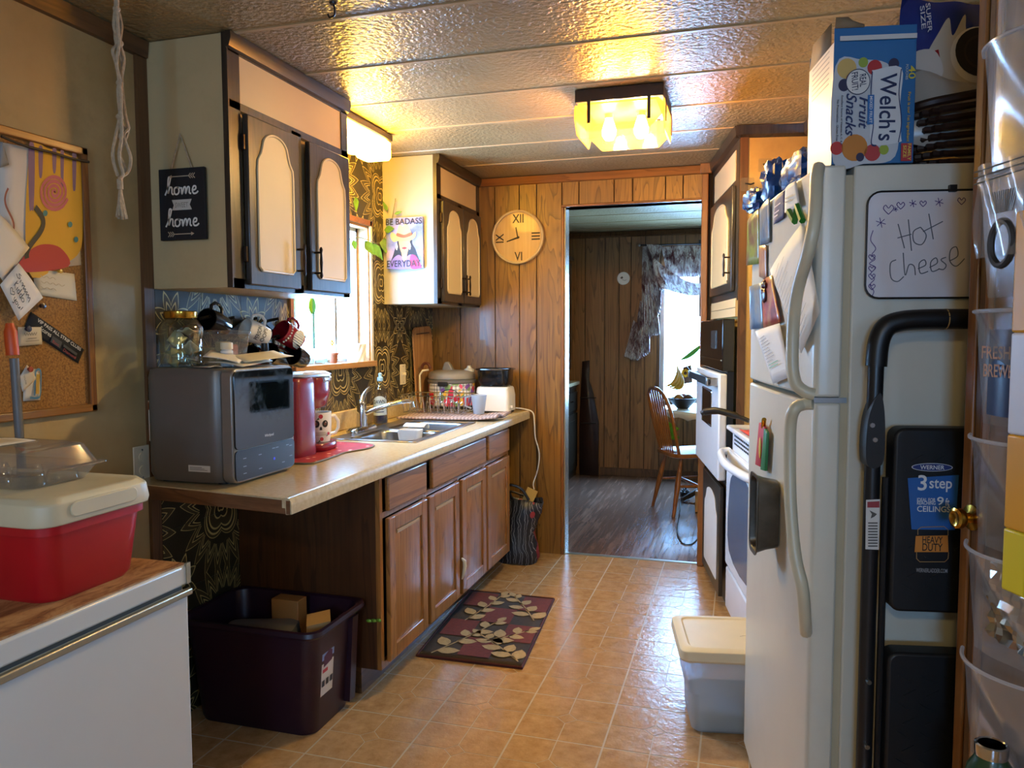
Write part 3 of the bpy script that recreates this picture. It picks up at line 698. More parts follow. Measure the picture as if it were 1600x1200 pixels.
m = MB(); m.loft([[Vector((-1.735+x*s, 3.30+y*s, ZT+.0055+z)) for x, y in rrect(-.03, -.12, .03, .12, .028)] for s, z in ((1, 0), (1, .012), (.85, .022))]); build(m, 'base_plate', 'chrome', t)
build(MB().lathe([(.027, 0), (.025, .05), (.023, .10), (.02, .115), (.012, .125), (0, .127)], (-1.735, 3.30, ZT+.025), seg=18), 'body', 'chrome', t)
build(MB().tube([Vector(p) for p in ((-1.735, 3.30, .96), (-1.68, 3.31, .985), (-1.62, 3.33, 1.005), (-1.56, 3.36, 1.022), (-1.53, 3.38, 1.025), (-1.515, 3.39, 1.02), (-1.512, 3.392, .995))], [.012, .011, .010, .0095, .0095, .010, .011], 10), 'spout', 'chrome', t)
build(MB().tube([Vector(p) for p in ((-1.735, 3.30, 1.025), (-1.74, 3.32, 1.045), (-1.745, 3.37, 1.075), (-1.75, 3.41, 1.085))], [.014, .012, .009, .007], 10), 'lever', 'chrome', t)
# ------------------------------------------------------------------ things on and around the worktop
def mug(name, label, M4, mat, r=.042, h=.095, inner=None, belly=0.0, group='mugs hanging from the rack'):
    t = thing(name, label, 'mug', M4=M4, group=group)
    pr = [(0, .004), (r*.78, .002), (r*.86, .0), (r*(.95+belly), h*.3), (r*(1+belly), h*.6), (r, h), (r-.004, h), (r*(1+belly)-.005, h*.6), (r*.9, h*.3), (r*.75, .008), (0, .008)]
    f = FRAME.copy(); frame(M4)
    build(MB().lathe(pr, seg=24), 'body', mat, t)
    build(MB().tube([Vector((r*.93+a, 0, z)) for a, z in ((-.004, h*.82), (.018, h*.84), (.031, h*.66), (.031, h*.42), (.02, h*.24), (-.002, h*.2))], .006, 8), 'handle', mat, t)
    frame(f); return t
# microwave
t = thing('microwave', 'grey countertop microwave with dark glass door at the near worktop end', 'microwave', (-1.66, 2.16, ZT))
mx0, mx1, my0, my1, mz0, mz1 = -1.815, -1.475, 1.985, 2.318, .888, 1.243
m = MB(); P = [(mx0+.03, my0), (mx1-.045, my0), (mx1-.045, my1), (mx0+.03, my1), (mx0, my1-.05), (mx0, my0+.05)]
P = rrect(mx0, my0, mx1-.043, my1, .05, 6)
m.loft([[Vector((x*(1-s)+s*(-1.66), y*(1-s)+s*2.15, z)) for x, y in P] for s, z in ((.05, mz0), (.0, mz0+.025), (0, mz1-.03), (.03, mz1-.006), (.07, mz1))]); build(m, 'housing', 'grey_silver', t)
m = MB(); F = rrect(my0, mz0, my1, mz1, .028, 6)
m.prism(F, (mx1-.046, 0, 0), (0, 1, 0), (0, 0, 1), (.040, 0, 0)); fr = build(m, 'front_frame', mk('silver_front', '8d877f', .32, .5), t, bevel=.004)
def mat_dirtyglass():
    n = NT('smudged_glass'); v = n.coords((1, 1, 1)); a = n.noise(v, 9, 9, .75, .5)
    c = n.ramp(a, [(.5, lin('05090b')), (.62, lin('142022')), (.78, lin('5f7472'))]); r = n.ramp(a, [(.5, (.03, .03, .03, 1)), (.75, (.25, .25, .25, 1))])
    n.bsdf(c, r, 0, .6, .3); MATS['smudged_glass'] = n.m
mat_dirtyglass()
d = build(MB().prism(rrect(my0+.006, mz0+.105, my1-.006, mz1-.008, .016), (mx1-.007, 0, 0), (0, 1, 0), (0, 0, 1), (.006, 0, 0)), 'door_glass', 'smudged_glass', t, bevel=.001)
build(MB().prism(rrect(my0+.006, mz0+.008, my1-.006, mz0+.102, .014), (mx1-.007, 0, 0), (0, 1, 0), (0, 0, 1), (.005, 0, 0)), 'control_panel', mk('control_black', '1b1d1f', .35), t)
a = Art((mx1-.0018, my0, mz0), (0, 1, 0), (0, 0, 1), t)
a.start()
for i, (y, z) in enumerate(((.05, .075), (.05, .05), (.05, .028), (.13, .075), (.13, .03), (.205, .085), (.225, .085), (.26, .03), (.285, .085), (.305, .08), (.305, .045))): a.rect(y-.008, z-.0012, y+.008, z+.0012)
a.done('8d9296', 'touch_marks'); a.start().poly(circ(.207, .05, .005, 12)); a.done('3d49ff', 'indicator')
a = Art((mx1-.0005, my0, mz0), (0, 1, 0), (0, 0, 1), t); a.start().text('Whirlpool', .155, .125, .05, .012); a.done('b8bcc0', 'lettering')
a = Art((mx0+.05, my0-.0005, mz0), (1, 0, 0), (0, 0, 1), t, (0, -1, 0)); a.start().rect(.12, .035, .2, .055); a.done('c9c4ba', 'rating_label'); a.start()
for k in range(3): a.rect(.125, .04+.004*k, .19-.01*k, .0415+.004*k)
a.done('55524c', 'label_print')
a = Art((mx0+.012, my0+.02, mz0), (1, 0, 0), (0, 0, 1), t, (0, -1, 0))
build(MB().box((mx0-.002, my0+.03, mz0+.12), (mx0+.004, my0+.055, mz0+.25)), 'warning_label', flat('d8d2c4'), t)
build(MB().box((mx0-.003, my0+.03, mz0+.22), (mx0+.005, my0+.055, mz0+.245)), 'warning_stripe', flat('c2622a'), t)
for x in (mx0+.05, mx1-.08):
    for y in (my0+.05, my1-.05): build(MB().cyl((x, y, ZT+.0005), (x, y, mz0+.002), .018, 12), 'foot', 'black_plastic', t)
# on top of the microwave
zt = mz1+.0005
t = thing('glass_jar', 'large glass jar with gold lid full of packets on the microwave', 'jar', (-1.745, 2.09, zt))
build(MB().lathe([(.052, 0), (.066, .012), (.068, .05), (.068, .125), (.055, .15), (.046, .158), (.046, .172), (.043, .172), (.043, .157), (.052, .148), (.064, .124), (.064, .015), (0, .006)], (-1.745, 2.09, zt), seg=28), 'glass', 'jar_glass', t)
build(MB().lathe([(.05, .158), (.051, .16), (.051, .178), (.047, .181), (0, .181)], (-1.745, 2.09, zt), seg=28), 'lid', 'brass', t)
mk('packet', 'd8ccb0', .3, var=.2); mk('packet_green', 'b4b294', .3, var=.2)
for i, (dx, dy, dz, ax) in enumerate(((-.02, 0, .045, .3), (.02, .015, .06, -.5), (0, -.02, .09, .7), (.01, .02, .115, -.2), (-.02, -.01, .03, 1.1))):
    f = FRAME; frame(Matrix.Translation((-1.745+dx, 2.09+dy, zt+dz)) @ Matrix.Rotation(ax, 4, 'X') @ Matrix.Rotation(ax*1.3, 4, 'Y'))
    build(MB().grid(lambda u, v: Vector(((u-.5)*.045, (v-.5)*.055, .004*math.sin(9*u+4*v))), 5, 5), 'packet', 'packet' if i % 2 else 'packet_green', t, solid=.003); frame()
t = thing('plastic_box', 'clear lidded plastic box behind the pill bottle on the microwave', 'box', (-1.73, 2.27, zt))
bx = (-1.79, 2.185, -1.672, 2.355)
m = MB(); m.loft([[Vector((x, y, zt+z)) for x, y in rrect(bx[0]+s, bx[1]+s, bx[2]-s, bx[3]-s, .012)] for s, z in ((.01, .0), (.0, .105))]); m.f = m.f[:-1]
build(m, 'tub', 'clear_plastic', t, solid=.0015)
build(MB().prism(rrect(bx[0]-.006, bx[1]-.006, bx[2]+.006, bx[3]+.006, .014), (0, 0, zt+.1052), (1, 0, 0), (0, 1, 0), (0, 0, .014)), 'lid', 'clear_plastic', t, bevel=.003)
for i, (x, y, c) in enumerate(((-1.75, 2.23, 'd8cdb0'), (-1.72, 2.30, 'b86a52'), (-1.70, 2.24, 'c7b27c'))): build(MB().box((x-.02, y-.02, zt+.003), (x+.02, y+.025, zt+.06+.01*i)), 'packet', flat(c), t, bevel=.006)
t = thing('pill_bottle', 'white pill bottle standing in front of the clear box', 'bottle', (-1.632, 2.168, zt))
c = (-1.632, 2.168, zt)
build(MB().lathe([(.019, 0), (.02, .002), (.02, .05), (.015, .055), (.015, .058), (0, .058)], c, seg=20), 'body', 'white_plastic', t)
build(MB().lathe([(.019, .056), (.02, .058), (.02, .076), (.018, .078), (0, .078)], c, seg=20), 'cap', 'cream_plastic', t)
build(MB().lathe([(.0203, .012), (.0203, .044)], c, seg=20).add([], []), 'label_band', flat('b9b5aa'), t)
t = thing('dropper_bottle', 'small dark bottle with black cap at the back of the microwave top', 'bottle', (-1.6, 2.33, zt))
c = (-1.60, 2.335, zt)
build(MB().lathe([(.014, 0), (.015, .002), (.015, .04), (.009, .046), (.009, .05), (0, .05)], c, seg=18), 'body', mk('brown_glass', '24140c', .1), t)
build(MB().lathe([(.012, .048), (.013, .05), (.012, .074), (0, .075)], c, seg=18), 'cap', 'black_plastic', t)
build(MB().lathe([(.0153, .008), (.0153, .03)], c, seg=18), 'label_band', flat('d5cfc4'), t)
def sheet(name, label, c, w, d, rz, tilt=(0, 0), col='e0d6c2', cat='paper', curl=.004, group=None, prints=None):
    M4 = Matrix.Translation(c) @ Matrix.Rotation(rz, 4, 'Z') @ Matrix.Rotation(tilt[0], 4, 'X') @ Matrix.Rotation(tilt[1], 4, 'Y')
    frame(M4); o = build(MB().grid(lambda u, v: Vector(((u-.5)*w, (v-.5)*d, curl*math.sin(math.pi*u)*math.cos(2.2*v))), 8, 6), name, flat(col, .7), None, label, cat, group, solid=.0012); frame(); return o
sheet('envelope', 'open envelope on top of the papers by the jar', (-1.60, 2.115, zt+.034), .11, .15, .5, (.12, .2), 'e6ddcc', 'envelope')
sheet('envelope', 'flat envelope at the bottom of the papers on the microwave', (-1.575, 2.165, zt+.016), .12, .2, .12, (.06, .12), 'd9cbb0', 'envelope')
sheet('letter', 'cream printed letter lying nearest the microwave door', (-1.545, 2.225, zt+.032), .11, .19, -.35, (.08, .16), 'e2d2ac', 'letter')
sheet('receipt', 'small curled receipt at the near edge of the microwave top', (-1.60, 2.03, zt+.004), .04, .10, 1.2, (0, 0), 'cfc4ae', 'receipt')
# mug rack on the wall with six hooks
t = thing('mug_rack', 'dark accordion rack with pegs under the wall cabinet', 'rack', (XL+.02, 2.5, 1.36))
m = MB(); yz = [(2.16, 1.40), (2.30, 1.33), (2.44, 1.40), (2.58, 1.33), (2.72, 1.40), (2.86, 1.33)]; yz2 = [(y, 2.73-z) for y, z in yz]
for L in (yz, yz2):
    for (ya, za), (yb, zb) in zip(L, L[1:]):
        d = Vector((0, yb-ya, zb-za)); n_ = Vector((0, -d.z, d.y)).normalized()
        build(MB().obox((XL+.012 if L is yz else XL+.019, (ya+yb)/2, (za+zb)/2), (.003, 0, 0), d*.53, n_*.01), 'slat', 'dark_stain', t)
pegs = [(2.30, 1.40), (2.44, 1.40), (2.58, 1.40), (2.72, 1.40), (2.58, 1.33), (2.72, 1.33)]
for y, z in pegs: build(MB().cyl((XL+.012, y, z), (XL+.075, y, z+.012), .006, 8), 'peg', 'dark_stain', t)
mk('mug_white', 'e2ddd2', .18, var=.03); mk('mug_black', '0d0e10', .12, var=.1, coat=.3); mk('mug_red', '8e1420', .2, var=.08)
def hang(name, label, px, py, X, mat, spin, tip, r=.042, h=.095, **k):
    c = onX(X, px, py)
    M4 = Matrix.Translation(c) @ Matrix.Rotation(spin, 4, 'Z') @ Matrix.Rotation(tip, 4, 'Y') @ Matrix.Translation((0, 0, -h/2))
    return mug(name, label, M4, mat, r, h, **k), M4
# mouths tilt to the left front, handles up on the pegs
def hang2(name, label, px, py, X, mat, d_open, r=.042, h=.095, **k):
    c = onX(X, px, py); zax = Vector(d_open).normalized(); xax = Vector((0, 0, 1)); xax = (xax-zax*xax.dot(zax)).normalized(); yax = zax.cross(xax)
    M4 = Matrix.Translation(c) @ Matrix((( xax.x, yax.x, zax.x, 0), (xax.y, yax.y, zax.y, 0), (xax.z, yax.z, zax.z, 0), (0, 0, 0, 1))) @ Matrix.Translation((0, 0, -h/2))
    return mug(name, label, M4, mat, r, h, **k), M4
wm, M4 = hang2('hanging_mug', 'white mug with lettering hanging from the rack', 399, 520, -1.775, 'mug_white', (-.3, -.75, .3))
frame(M4); m = MB()
def wrap(t, ang0, ang1, z0, z1, r, col, parent, name='lettering', flip=1):
    vs, fs = text_mesh(t); m = MB(); m.add([Vector((r*math.cos(ang0+(ang1-ang0)*u), r*math.sin(ang0+(ang1-ang0)*u), z0+(z1-z0)*v)) for u, v in vs], fs); return build(m, name, flat(col), parent)
for a0, z0, z1, s in ((-.75, .05, .068, 'PERSON'), (-.75, .026, .042, 'OOPS')): wrap(s, -2.35, -1.0, z0, z1, .0436, '1a1a1a', wm)
frame()
gm, M4 = hang2('hanging_mug', 'red gnome mug with white ribbed beard hanging nearest the window', 452, 525, -1.775, 'mug_red', (-.2, -.75, .4), .046, .10)
frame(M4)
m = MB(); N = 14
for i in range(N+1):
    pass
m.grid(lambda u, v: Vector(((.0475+.0025*math.sin(u*60))*math.cos(-2.6+1.9*u), (.0475+.0025*math.sin(u*60))*math.sin(-2.6+1.9*u), .012+.055*v*math.sin(math.pi*(.12+.76*u)))), 48, 8); build(m, 'beard', 'mug_white', gm)
m = MB()
for i in range(9): a_ = -2.7+2.1*i/8; m.ball((.047*math.cos(a_), .047*math.sin(a_), .082), .004, 8, 6)
build(m, 'dots', 'mug_white', gm); frame()
hang2('hanging_mug', 'glossy black mug hanging below the red gnome mug', 464, 557, -1.76, 'mug_black', (.1, -.8, .2), .045)
hang2('hanging_mug', 'black mug hanging lowest, between the white mug and the coffee maker', 432, 556, -1.79, 'mug_black', (.0, -.8, .2), .043)
hang2('hanging_mug', 'black mug half hidden under the white mug', 402, 560, -1.80, 'mug_black', (.0, -.8, .2), .043)
hang2('hanging_mug', 'black mug hanging behind the clear plastic box', 336, 505, -1.80, 'mug_black', (.0, -.8, .2), .043)
# coffee maker, mat and mug
t = thing('placemat', 'red floral quilted mat under the coffee maker', 'mat', (-1.62, 2.62, ZT))
mp = smooth([(-1.50, 2.41), (-1.475, 2.47), (-1.48, 2.60), (-1.485, 2.68), (-1.45, 2.80), (-1.475, 2.90), (-1.60, 2.93), (-1.76, 2.92), (-1.80, 2.80), (-1.80, 2.48), (-1.72, 2.40)], 4, True)
mp = [(p.x, p.y) for p in mp]
def mat_redfloral():
    n = NT('red_floral'); v = n.coords((1, 1, 1)); vo = n.n('TexVoronoi', in_Scale=24.0); n.set(vo.inputs['Vector'], v)
    c = n.ramp(vo.outputs['Distance'], [(.0, lin('e8dcc6')), (.16, lin('d8a48c')), (.24, lin('a51523')), (1, lin('8c101d'))]); n.bsdf(c, .8); MATS['red_floral'] = n.m
mat_redfloral()
build(MB().prism(mp, (0, 0, ZT+.0005), (1, 0, 0), (0, 1, 0), (0, 0, .005)), 'cloth', 'red_floral', t, bevel=.002)
build(MB().tube([Vector((x, y, ZT+.004)) for x, y in mp], .0035, 6, True), 'binding', flat('6d5a3a'), t)
t = thing('coffee_maker', 'red single cup coffee maker beside the microwave', 'coffee maker', (-1.64, 2.64, ZT+.006))
cxk, cyk, zb = -1.64, 2.585, ZT+.006
KC = Vector((cxk, cyk, zb)); frame(Matrix.Translation(KC) @ Matrix.Diagonal((1.12, 1.22, 1.04, 1)) @ Matrix.Translation(-KC))
build(MB().loft([[Vector((cxk+x*s, cyk+y*s, zb+z)) for x, y in rrect(-.06, -.085, .06, .045, .03)] for s, z in ((1, 0), (1, .05), (.98, .24), (.96, .275), (.85, .285))]), 'body', 'deep_red_gloss', t)
build(MB().loft([[Vector((cxk+.005+x, cyk+.115+y, zb+z)) for x, y in rrect(-.062*s, -.085*s, .062*s, .068*s, .055*s)] for s, z in ((.95, 0), (1, .006), (1, .026), (.96, .03))]), 'drip_tray', 'deep_red_gloss', t)
build(MB().loft([[Vector((cxk+x*s, cyk+.095+y*s, zb+z)) for x, y in rrect(-.06, -.075, .06, .06, .05)] for s, z in ((.72, .165), (.8, .172), (.95, .215), (.97, .27), (.9, .28))]), 'brew_head', 'deep_red_gloss', t)
build(MB().loft([[Vector((cxk+x*s, cyk+.04+y*s, zb+z+.06*max(0, -y))) for x, y in rrect(-.058, -.11, .058, .12, .045)] for s, z in ((.9, .279), (1, .285), (1, .292), (.82, .302))]), 'lid', mk('lid_silver', 'b9bcc2', .25, .6), t)
build(MB().tube([Vector((cxk+.056*math.cos(a_), cyk+.085+.085*math.sin(a_), zb+.272)) for a_ in [rad(-5+19*i) for i in range(11)]], .010, 8), 'lid_handle', 'lid_silver', t)
frame(); M4 = Matrix.Translation((cxk+.012, cyk+.14, zb+.0325)) @ Matrix.Rotation(rad(50), 4, 'Z') @ Matrix.Scale(1.12, 4)
t = mug('skull_mug', 'cream sugar skull mug with roses on the coffee maker', M4, 'mug_white', .047, .105, group=None)
frame(M4); rr = .0475
def cyl_poly(pts, r, col, parent, name):
    m = MB(); m.face([Vector((r*math.cos(x/rr), r*math.sin(x/rr), z)) for x, z in pts]); return build(m, name, flat(col), parent)
V0 = rr*rad(-98)     # centre of the face on the mug
def R_(z): return .047*.9+(z/.105)*.0065+.0006
for dx, s in ((-.02, 1), (.012, 1)):
    cyl_poly(circ(V0+dx+.004, .066, .0115, 16, .013), .0476, '17130f', t, 'eye_print')
    cyl_poly(circ(V0+dx+.004, .066, .005, 12), .0480, '6a3a30', t, 'eye_print')
cyl_poly([(V0-.005, .044), (V0+.005, .044), (V0+.004, .053), (V0, .057), (V0-.004, .053)], .0470, '17130f', t, 'nose_print')
m = MB()
for k in range(6):
    xx = V0-.018+k*.006; m.add([Vector((.0466*math.cos(x/rr), .0466*math.sin(x/rr), z)) for x, z in ((xx, .024), (xx+.0052, .024), (xx+.0052, .030), (xx, .030))], [(0, 1, 2, 3)]); m.add([Vector((.0468*math.cos(x/rr), .0468*math.sin(x/rr), z)) for x, z in ((xx, .031), (xx+.0052, .031), (xx+.0052, .037), (xx, .037))], [(0, 1, 2, 3)])
build(m, 'teeth_print', flat('b9ae9c'), t)
for x, z, s in ((V0+.0, .092, .008), (V0-.038, .045, .008), (V0+.002, .012, .007), (V0+.03, .03, .006)):
    cyl_poly(circ(x, z, s, 10), .0478, 'b0202a', t, 'rose_print'); cyl_poly([(x-s, z-s*.4), (x-s*2, z-s*1.6), (x-s*.5, z-s*1.2)], .0477, '3d5a2a', t, 'leaf_print')
frame()
# soap bottle
c = (-1.785, 3.60, ZT+.006)
t = thing('dish_soap', 'clear dish soap bottle with blue liquid beside the tap', 'bottle', c)
oval = lambda a_, b_, z: [Vector((c[0]+b_*math.cos(2*math.pi*i/24), c[1]+a_*math.sin(2*math.pi*i/24), c[2]+z)) for i in range(24)]
build(MB().loft([oval(.048, .03, 0), oval(.052, .033, .012), oval(.05, .032, .08), oval(.05, .031, .12), oval(.042, .028, .165), oval(.022, .02, .195), oval(.014, .014, .205), oval(.014, .014, .22)]), 'bottle', 'jar_glass', t)
build(MB().loft([oval(.046, .028, .002), oval(.050, .031, .012), oval(.048, .030, .07), oval(.047, .029, .078)]), 'liquid', mk('blue_liquid', '16205c', .1, coat=.4), t)
build(MB().loft([oval(.013, .013, .218), oval(.016, .016, .222), oval(.015, .015, .238), oval(.008, .008, .242), oval(.010, .010, .258), oval(.004, .004, .262)]), 'cap', mk('pale_blue', '9cc9e6', .4), t)
# the label faces the room
ang = [(-60+120*i/12) for i in range(13)]
m = MB(); m.grid(lambda u, v: Vector((c[0]+.0325*math.cos(rad(-125+130*u)), c[1]+.0512*math.sin(rad(-125+130*u)), c[2]+.045+.10*v*(1-.25*abs(2*u-1)**2))), 12, 4); build(m, 'label', flat('b9d2ea'), t)
vs, fs = text_mesh('DAWN'); m = MB(); m.add([Vector((c[0]+.0332*math.cos(rad(-112+100*u)), c[1]+.0520*math.sin(rad(-112+100*u)), c[2]+.105+.02*v)) for u, v in vs], fs); build(m, 'lettering', flat('14204f'), t)
for k, (zz, u0, u1) in enumerate(((.085, -108, -20), (.073, -100, -28), (.06, -104, -24))):
    m = MB(); m.grid(lambda u, v: Vector((c[0]+.0332*math.cos(rad(u0+(u1-u0)*u)), c[1]+.0520*math.sin(rad(u0+(u1-u0)*u)), c[2]+zz+.005*v)), 6, 1); build(m, 'label_print', flat('2a4a8c'), t)
# sponge caddy in the near bowl
t = thing('sponge_caddy', 'white plastic caddy hanging over the divider of the sink', 'caddy', (-1.50, 3.37, ZT))
m = MB(); m.loft([[Vector((-1.50+x, 3.335+y, ZT-.06+z)) for x, y in rrect(-.055*s, -.035*s, .055*s, .035*s, .012)] for s, z in ((.85, 0), (1, .075), (.94, .075), (.8, .006))], cap=True); build(m, 'tray', 'white_plastic', t)
build(MB().grid(lambda u, v: Vector((-1.555+.11*u, 3.37+.065*math.sin(1.9*v), ZT+.015+.030*math.sin(math.pi*(.2+.75*v))-.01)), 6, 8), 'hook', 'white_plastic', t, solid=.003)
t = thing('sink_strainer', 'small clear strainer lying in the far sink bowl', 'strainer', (-1.5, 3.60, ZT-.15))
build(MB().lathe([(.04, 0), (.045, .012), (.03, .018), (0, .02)], (-1.47, 3.66, ZT-.157), seg=16), 'body', 'clear_plastic', t)
# towel and dish rack
def towel(u, v):
    x = -1.79+.56*u; y = 3.80+.26*v+.05*u; return Vector((x, y, ZT+.013+.004*math.sin(21*u)*math.sin(13*v)+(.018*max(0, (u-.75)/.25) if u > .75 else 0)*(.6+.4*math.sin(9*v))))
def mat_towel():
    n = NT('towel_cloth'); v = n.coords((1, 1, 1)); w = n.n('TexWave', in_Scale=16.0, in_Distortion=1.0); n.set(w.inputs['Vector'], v)
    c = n.ramp(w.outputs['Fac'], [(.3, lin('8d7a78')), (.7, lin('b5a39c'))]); n.bsdf(c, .95, normal=n.bump(n.noise(v, 150, 3), .8, .004)); MATS['towel_cloth'] = n.m
mat_towel()
build(MB().grid(towel, 40, 20), 'drying_towel', 'towel_cloth', None, 'grey striped drying towel spread under the dish rack', 'towel', solid=.012)
t = thing('dish_rack', 'chrome wire dish rack standing on the grey towel', 'dish rack', (-1.62, 4.02, ZT+.02))
rx0, rx1, ry0, ry1, rz0, rz1 = -1.835, -1.44, 3.90, 4.165, ZT+.03, ZT+.125
def wire(pts, r=.0022, closed=False, nm='wire'): return build(MB().tube([Vector(p) for p in pts], r, 5, closed), nm, 'chrome', t)
wire([(x, y, rz1) for x, y in rrect(rx0, ry0, rx1, ry1, .03)], .003, True, 'rim'); wire([(x, y, rz0) for x, y in rrect(rx0+.02, ry0+.02, rx1-.02, ry1-.02, .03)], .003, True, 'base_ring')
for i in range(9):
    x = rx0+.035+i*(rx1-rx0-.07)/8
    wire([(x, ry0, rz1), (x, ry0+.02, rz0), (x, ry1-.02, rz0), (x, ry1, rz1)])
for i in range(5):
    y = ry0+.05+i*.05; wire([(rx0, y, rz1), (rx0+.02, y, rz0), (rx1-.02, y, rz0), (rx1, y, rz1)])
for i in range(11):
    x = rx0+.05+i*.03
    wire([(x, ry0+.06, rz0), (x+.003, ry0+.065, rz0+.05), (x+.012, ry0+.07, rz0+.062), (x+.02, ry0+.075, rz0+.05), (x+.02, ry0+.08, rz0)], .0018, nm='plate_prong')
t = thing('measuring_cup', 'translucent blue white plastic cup on the end of the dish rack', 'cup', (-1.40, 4.02, ZT+.03))
build(MB().lathe([(.030, 0), (.044, .105), (.042, .105), (.028, .003), (0, .003)], (-1.395, 4.03, ZT+.022), seg=22), 'body', 'frost_plastic', t)
build(MB().tube([Vector((-1.435, 3.995, ZT+.12)), Vector((-1.455, 3.975, ZT+.115)), Vector((-1.455, 3.975, ZT+.07)), Vector((-1.43, 4.0, ZT+.055))], .005, 8), 'handle', 'frost_plastic', t)
# multicooker
c = Vector((-1.672, 4.335, ZT+.0005))
t = thing('pressure_cooker', 'grey lidded pressure cooker with floral gingham wrap', 'cooker', c)
build(MB().lathe([(.12, 0), (.135, .01), (.137, .045), (.0, .045)], c, seg=36), 'base', 'black_plastic', t)
def mat_gingham():
    n = NT('floral_gingham'); tc = n.n('TexCoord'); v = n.coords((1, 1, 1), rnd=False); sp = n.n('SeparateXYZ'); n.set(sp.inputs[0], v)
    th = n.math('ARCTAN2', sp.outputs[1], sp.outputs[0]); u = n.math('FRACT', n.math('MULTIPLY', th, 6.0)); w = n.math('FRACT', n.math('MULTIPLY', sp.outputs[2], 42.0))
    g = n.math('ADD', n.math('GREATER_THAN', u, .5), n.math('GREATER_THAN', w, .5)); base = n.ramp(n.math('MULTIPLY', g, .5), [(0, lin('eeefec')), (.5, lin('b9bbbc')), (1, lin('85888a'))])
    vo = n.n('TexVoronoi', in_Scale=26.0); n.set(vo.inputs['Vector'], v)
    fcol = n.ramp(n.n('SeparateXYZ').outputs[0], [(0, lin('c23a4a')), (1, lin('c23a4a'))])
    hs = n.n('SeparateXYZ'); n.set(hs.inputs[0], vo.outputs['Color'])
    fcol = n.ramp(hs.outputs[0], [(.0, lin('c0203a')), (.35, lin('e0506c')), (.55, lin('e8b840')), (.72, lin('7a9a5a')), (.88, lin('7a4a9a'))], True)
    big = n.noise(v, 7, 2); mask = n.math('MULTIPLY', n.math('LESS_THAN', vo.outputs['Distance'], .62), n.math('GREATER_THAN', big, .47))
    mx = n.n('MixRGB'); n.set(mx.inputs[0], mask); n.set(mx.inputs[1], base); n.set(mx.inputs[2], fcol); n.bsdf(mx.outputs[0], .35); MATS['floral_gingham'] = n.m
mat_gingham()
build(MB().lathe([(.139, .04), (.141, .045), (.141, .17), (.139, .175), (0, .175)], c, seg=40), 'floral_wrap', 'floral_gingham', t)
build(MB().lathe([(.143, .172), (.147, .177), (.147, .19), (.14, .195), (0, .195)], c, seg=36), 'rim', 'grey_plastic', t)
mk('cooker_lid', '8b857a', .4, var=.05)
build(MB().lathe([(.138, .196), (.142, .2), (.142, .222), (.13, .238), (.10, .247), (0, .25)], c, seg=36), 'lid', 'cooker_lid', t)
build(MB().prism([(-.055, 0), (.03, 0), (.012, .012), (0, .035), (-.012, .052), (-.03, .055), (-.04, .045)], c+Vector((-.005, -.018, .244)), (1, 0, 0), (0, 0, 1), (0, .036, 0)), 'lid_handle', 'cooker_lid', t, bevel=.005)
build(MB().lathe([(.03, 0), (.03, .015), (.016, .022), (.012, .03), (.012, .036), (0, .038)], c+Vector((.10, .03, .238)), seg=16), 'steam_valve', 'cream_plastic', t)
for s in (-1, 1): build(MB().box((c.x-.03, c.y+s*.15-.012, c.z+.16), (c.x+.03, c.y+s*.15+.012, c.z+.185)), 'side_grip', 'black_plastic', t, bevel=.005)
a_ = MB(); a_.tube([Vector((c.x+(.1435)*math.cos(rad(-75)+dx*7), c.y+.1435*math.sin(rad(-75)+dx*7), c.z+.08+dz)) for dx, dz in [(.062*math.cos(k*math.pi/12), .062*math.sin(k*math.pi/12)) for k in range(24)]], .002, 5, True); build(a_, 'ring_print', 'black_plastic', t)
# toaster with black pan on top
t = thing('toaster', 'white toaster at the far end of the worktop', 'toaster', (-1.40, 4.36, ZT))
tx = rrect(-1.505, 4.27, -1.295, 4.43, .025)
build(MB().loft([[Vector((-1.40+(x+1.40)*s, 4.35+(y-4.35)*s, ZT+.012+z)) for x, y in tx] for s, z in ((1.0, 0), (1.0, .09), (.93, .135), (.86, .142))]), 'body', 'white_plastic', t, bevel=.002)
for x in (-1.485, -1.315):
    for y in (4.29, 4.41): build(MB().cyl((x, y, ZT+.0005), (x, y, ZT+.014), .01, 8), 'foot', 'black_plastic', t)
build(MB().box((-1.297, 4.30, ZT+.03), (-1.28, 4.325, ZT+.045)), 'lever', 'white_plastic', t, bevel=.003)
for y in (4.32, 4.37): build(MB().box((-1.48, y, ZT+.1535), (-1.32, y+.02, ZT+.1552)), 'slot', 'black_plastic', t)
t = thing('black_dish', 'speckled black enamel dish on top of the white toaster', 'dish', (-1.43, 4.35, ZT+.156))
m = MB(); m.loft([[Vector((-1.40+x*s, 4.35+y*s, ZT+.1565+z)) for x, y in rrect(-.10, -.075, .10, .075, .04)] for s, z in ((.82, 0), (.95, .03), (1, .10), (.96, .10), (.78, .006))]); build(m, 'pan', 'black_gloss', t)
build(MB().tube([Vector((-1.40+x, 4.35+y, ZT+.257)) for x, y in rrect(-.107, -.082, .107, .082, .042)], .005, 6, True), 'rim', 'black_gloss', t)
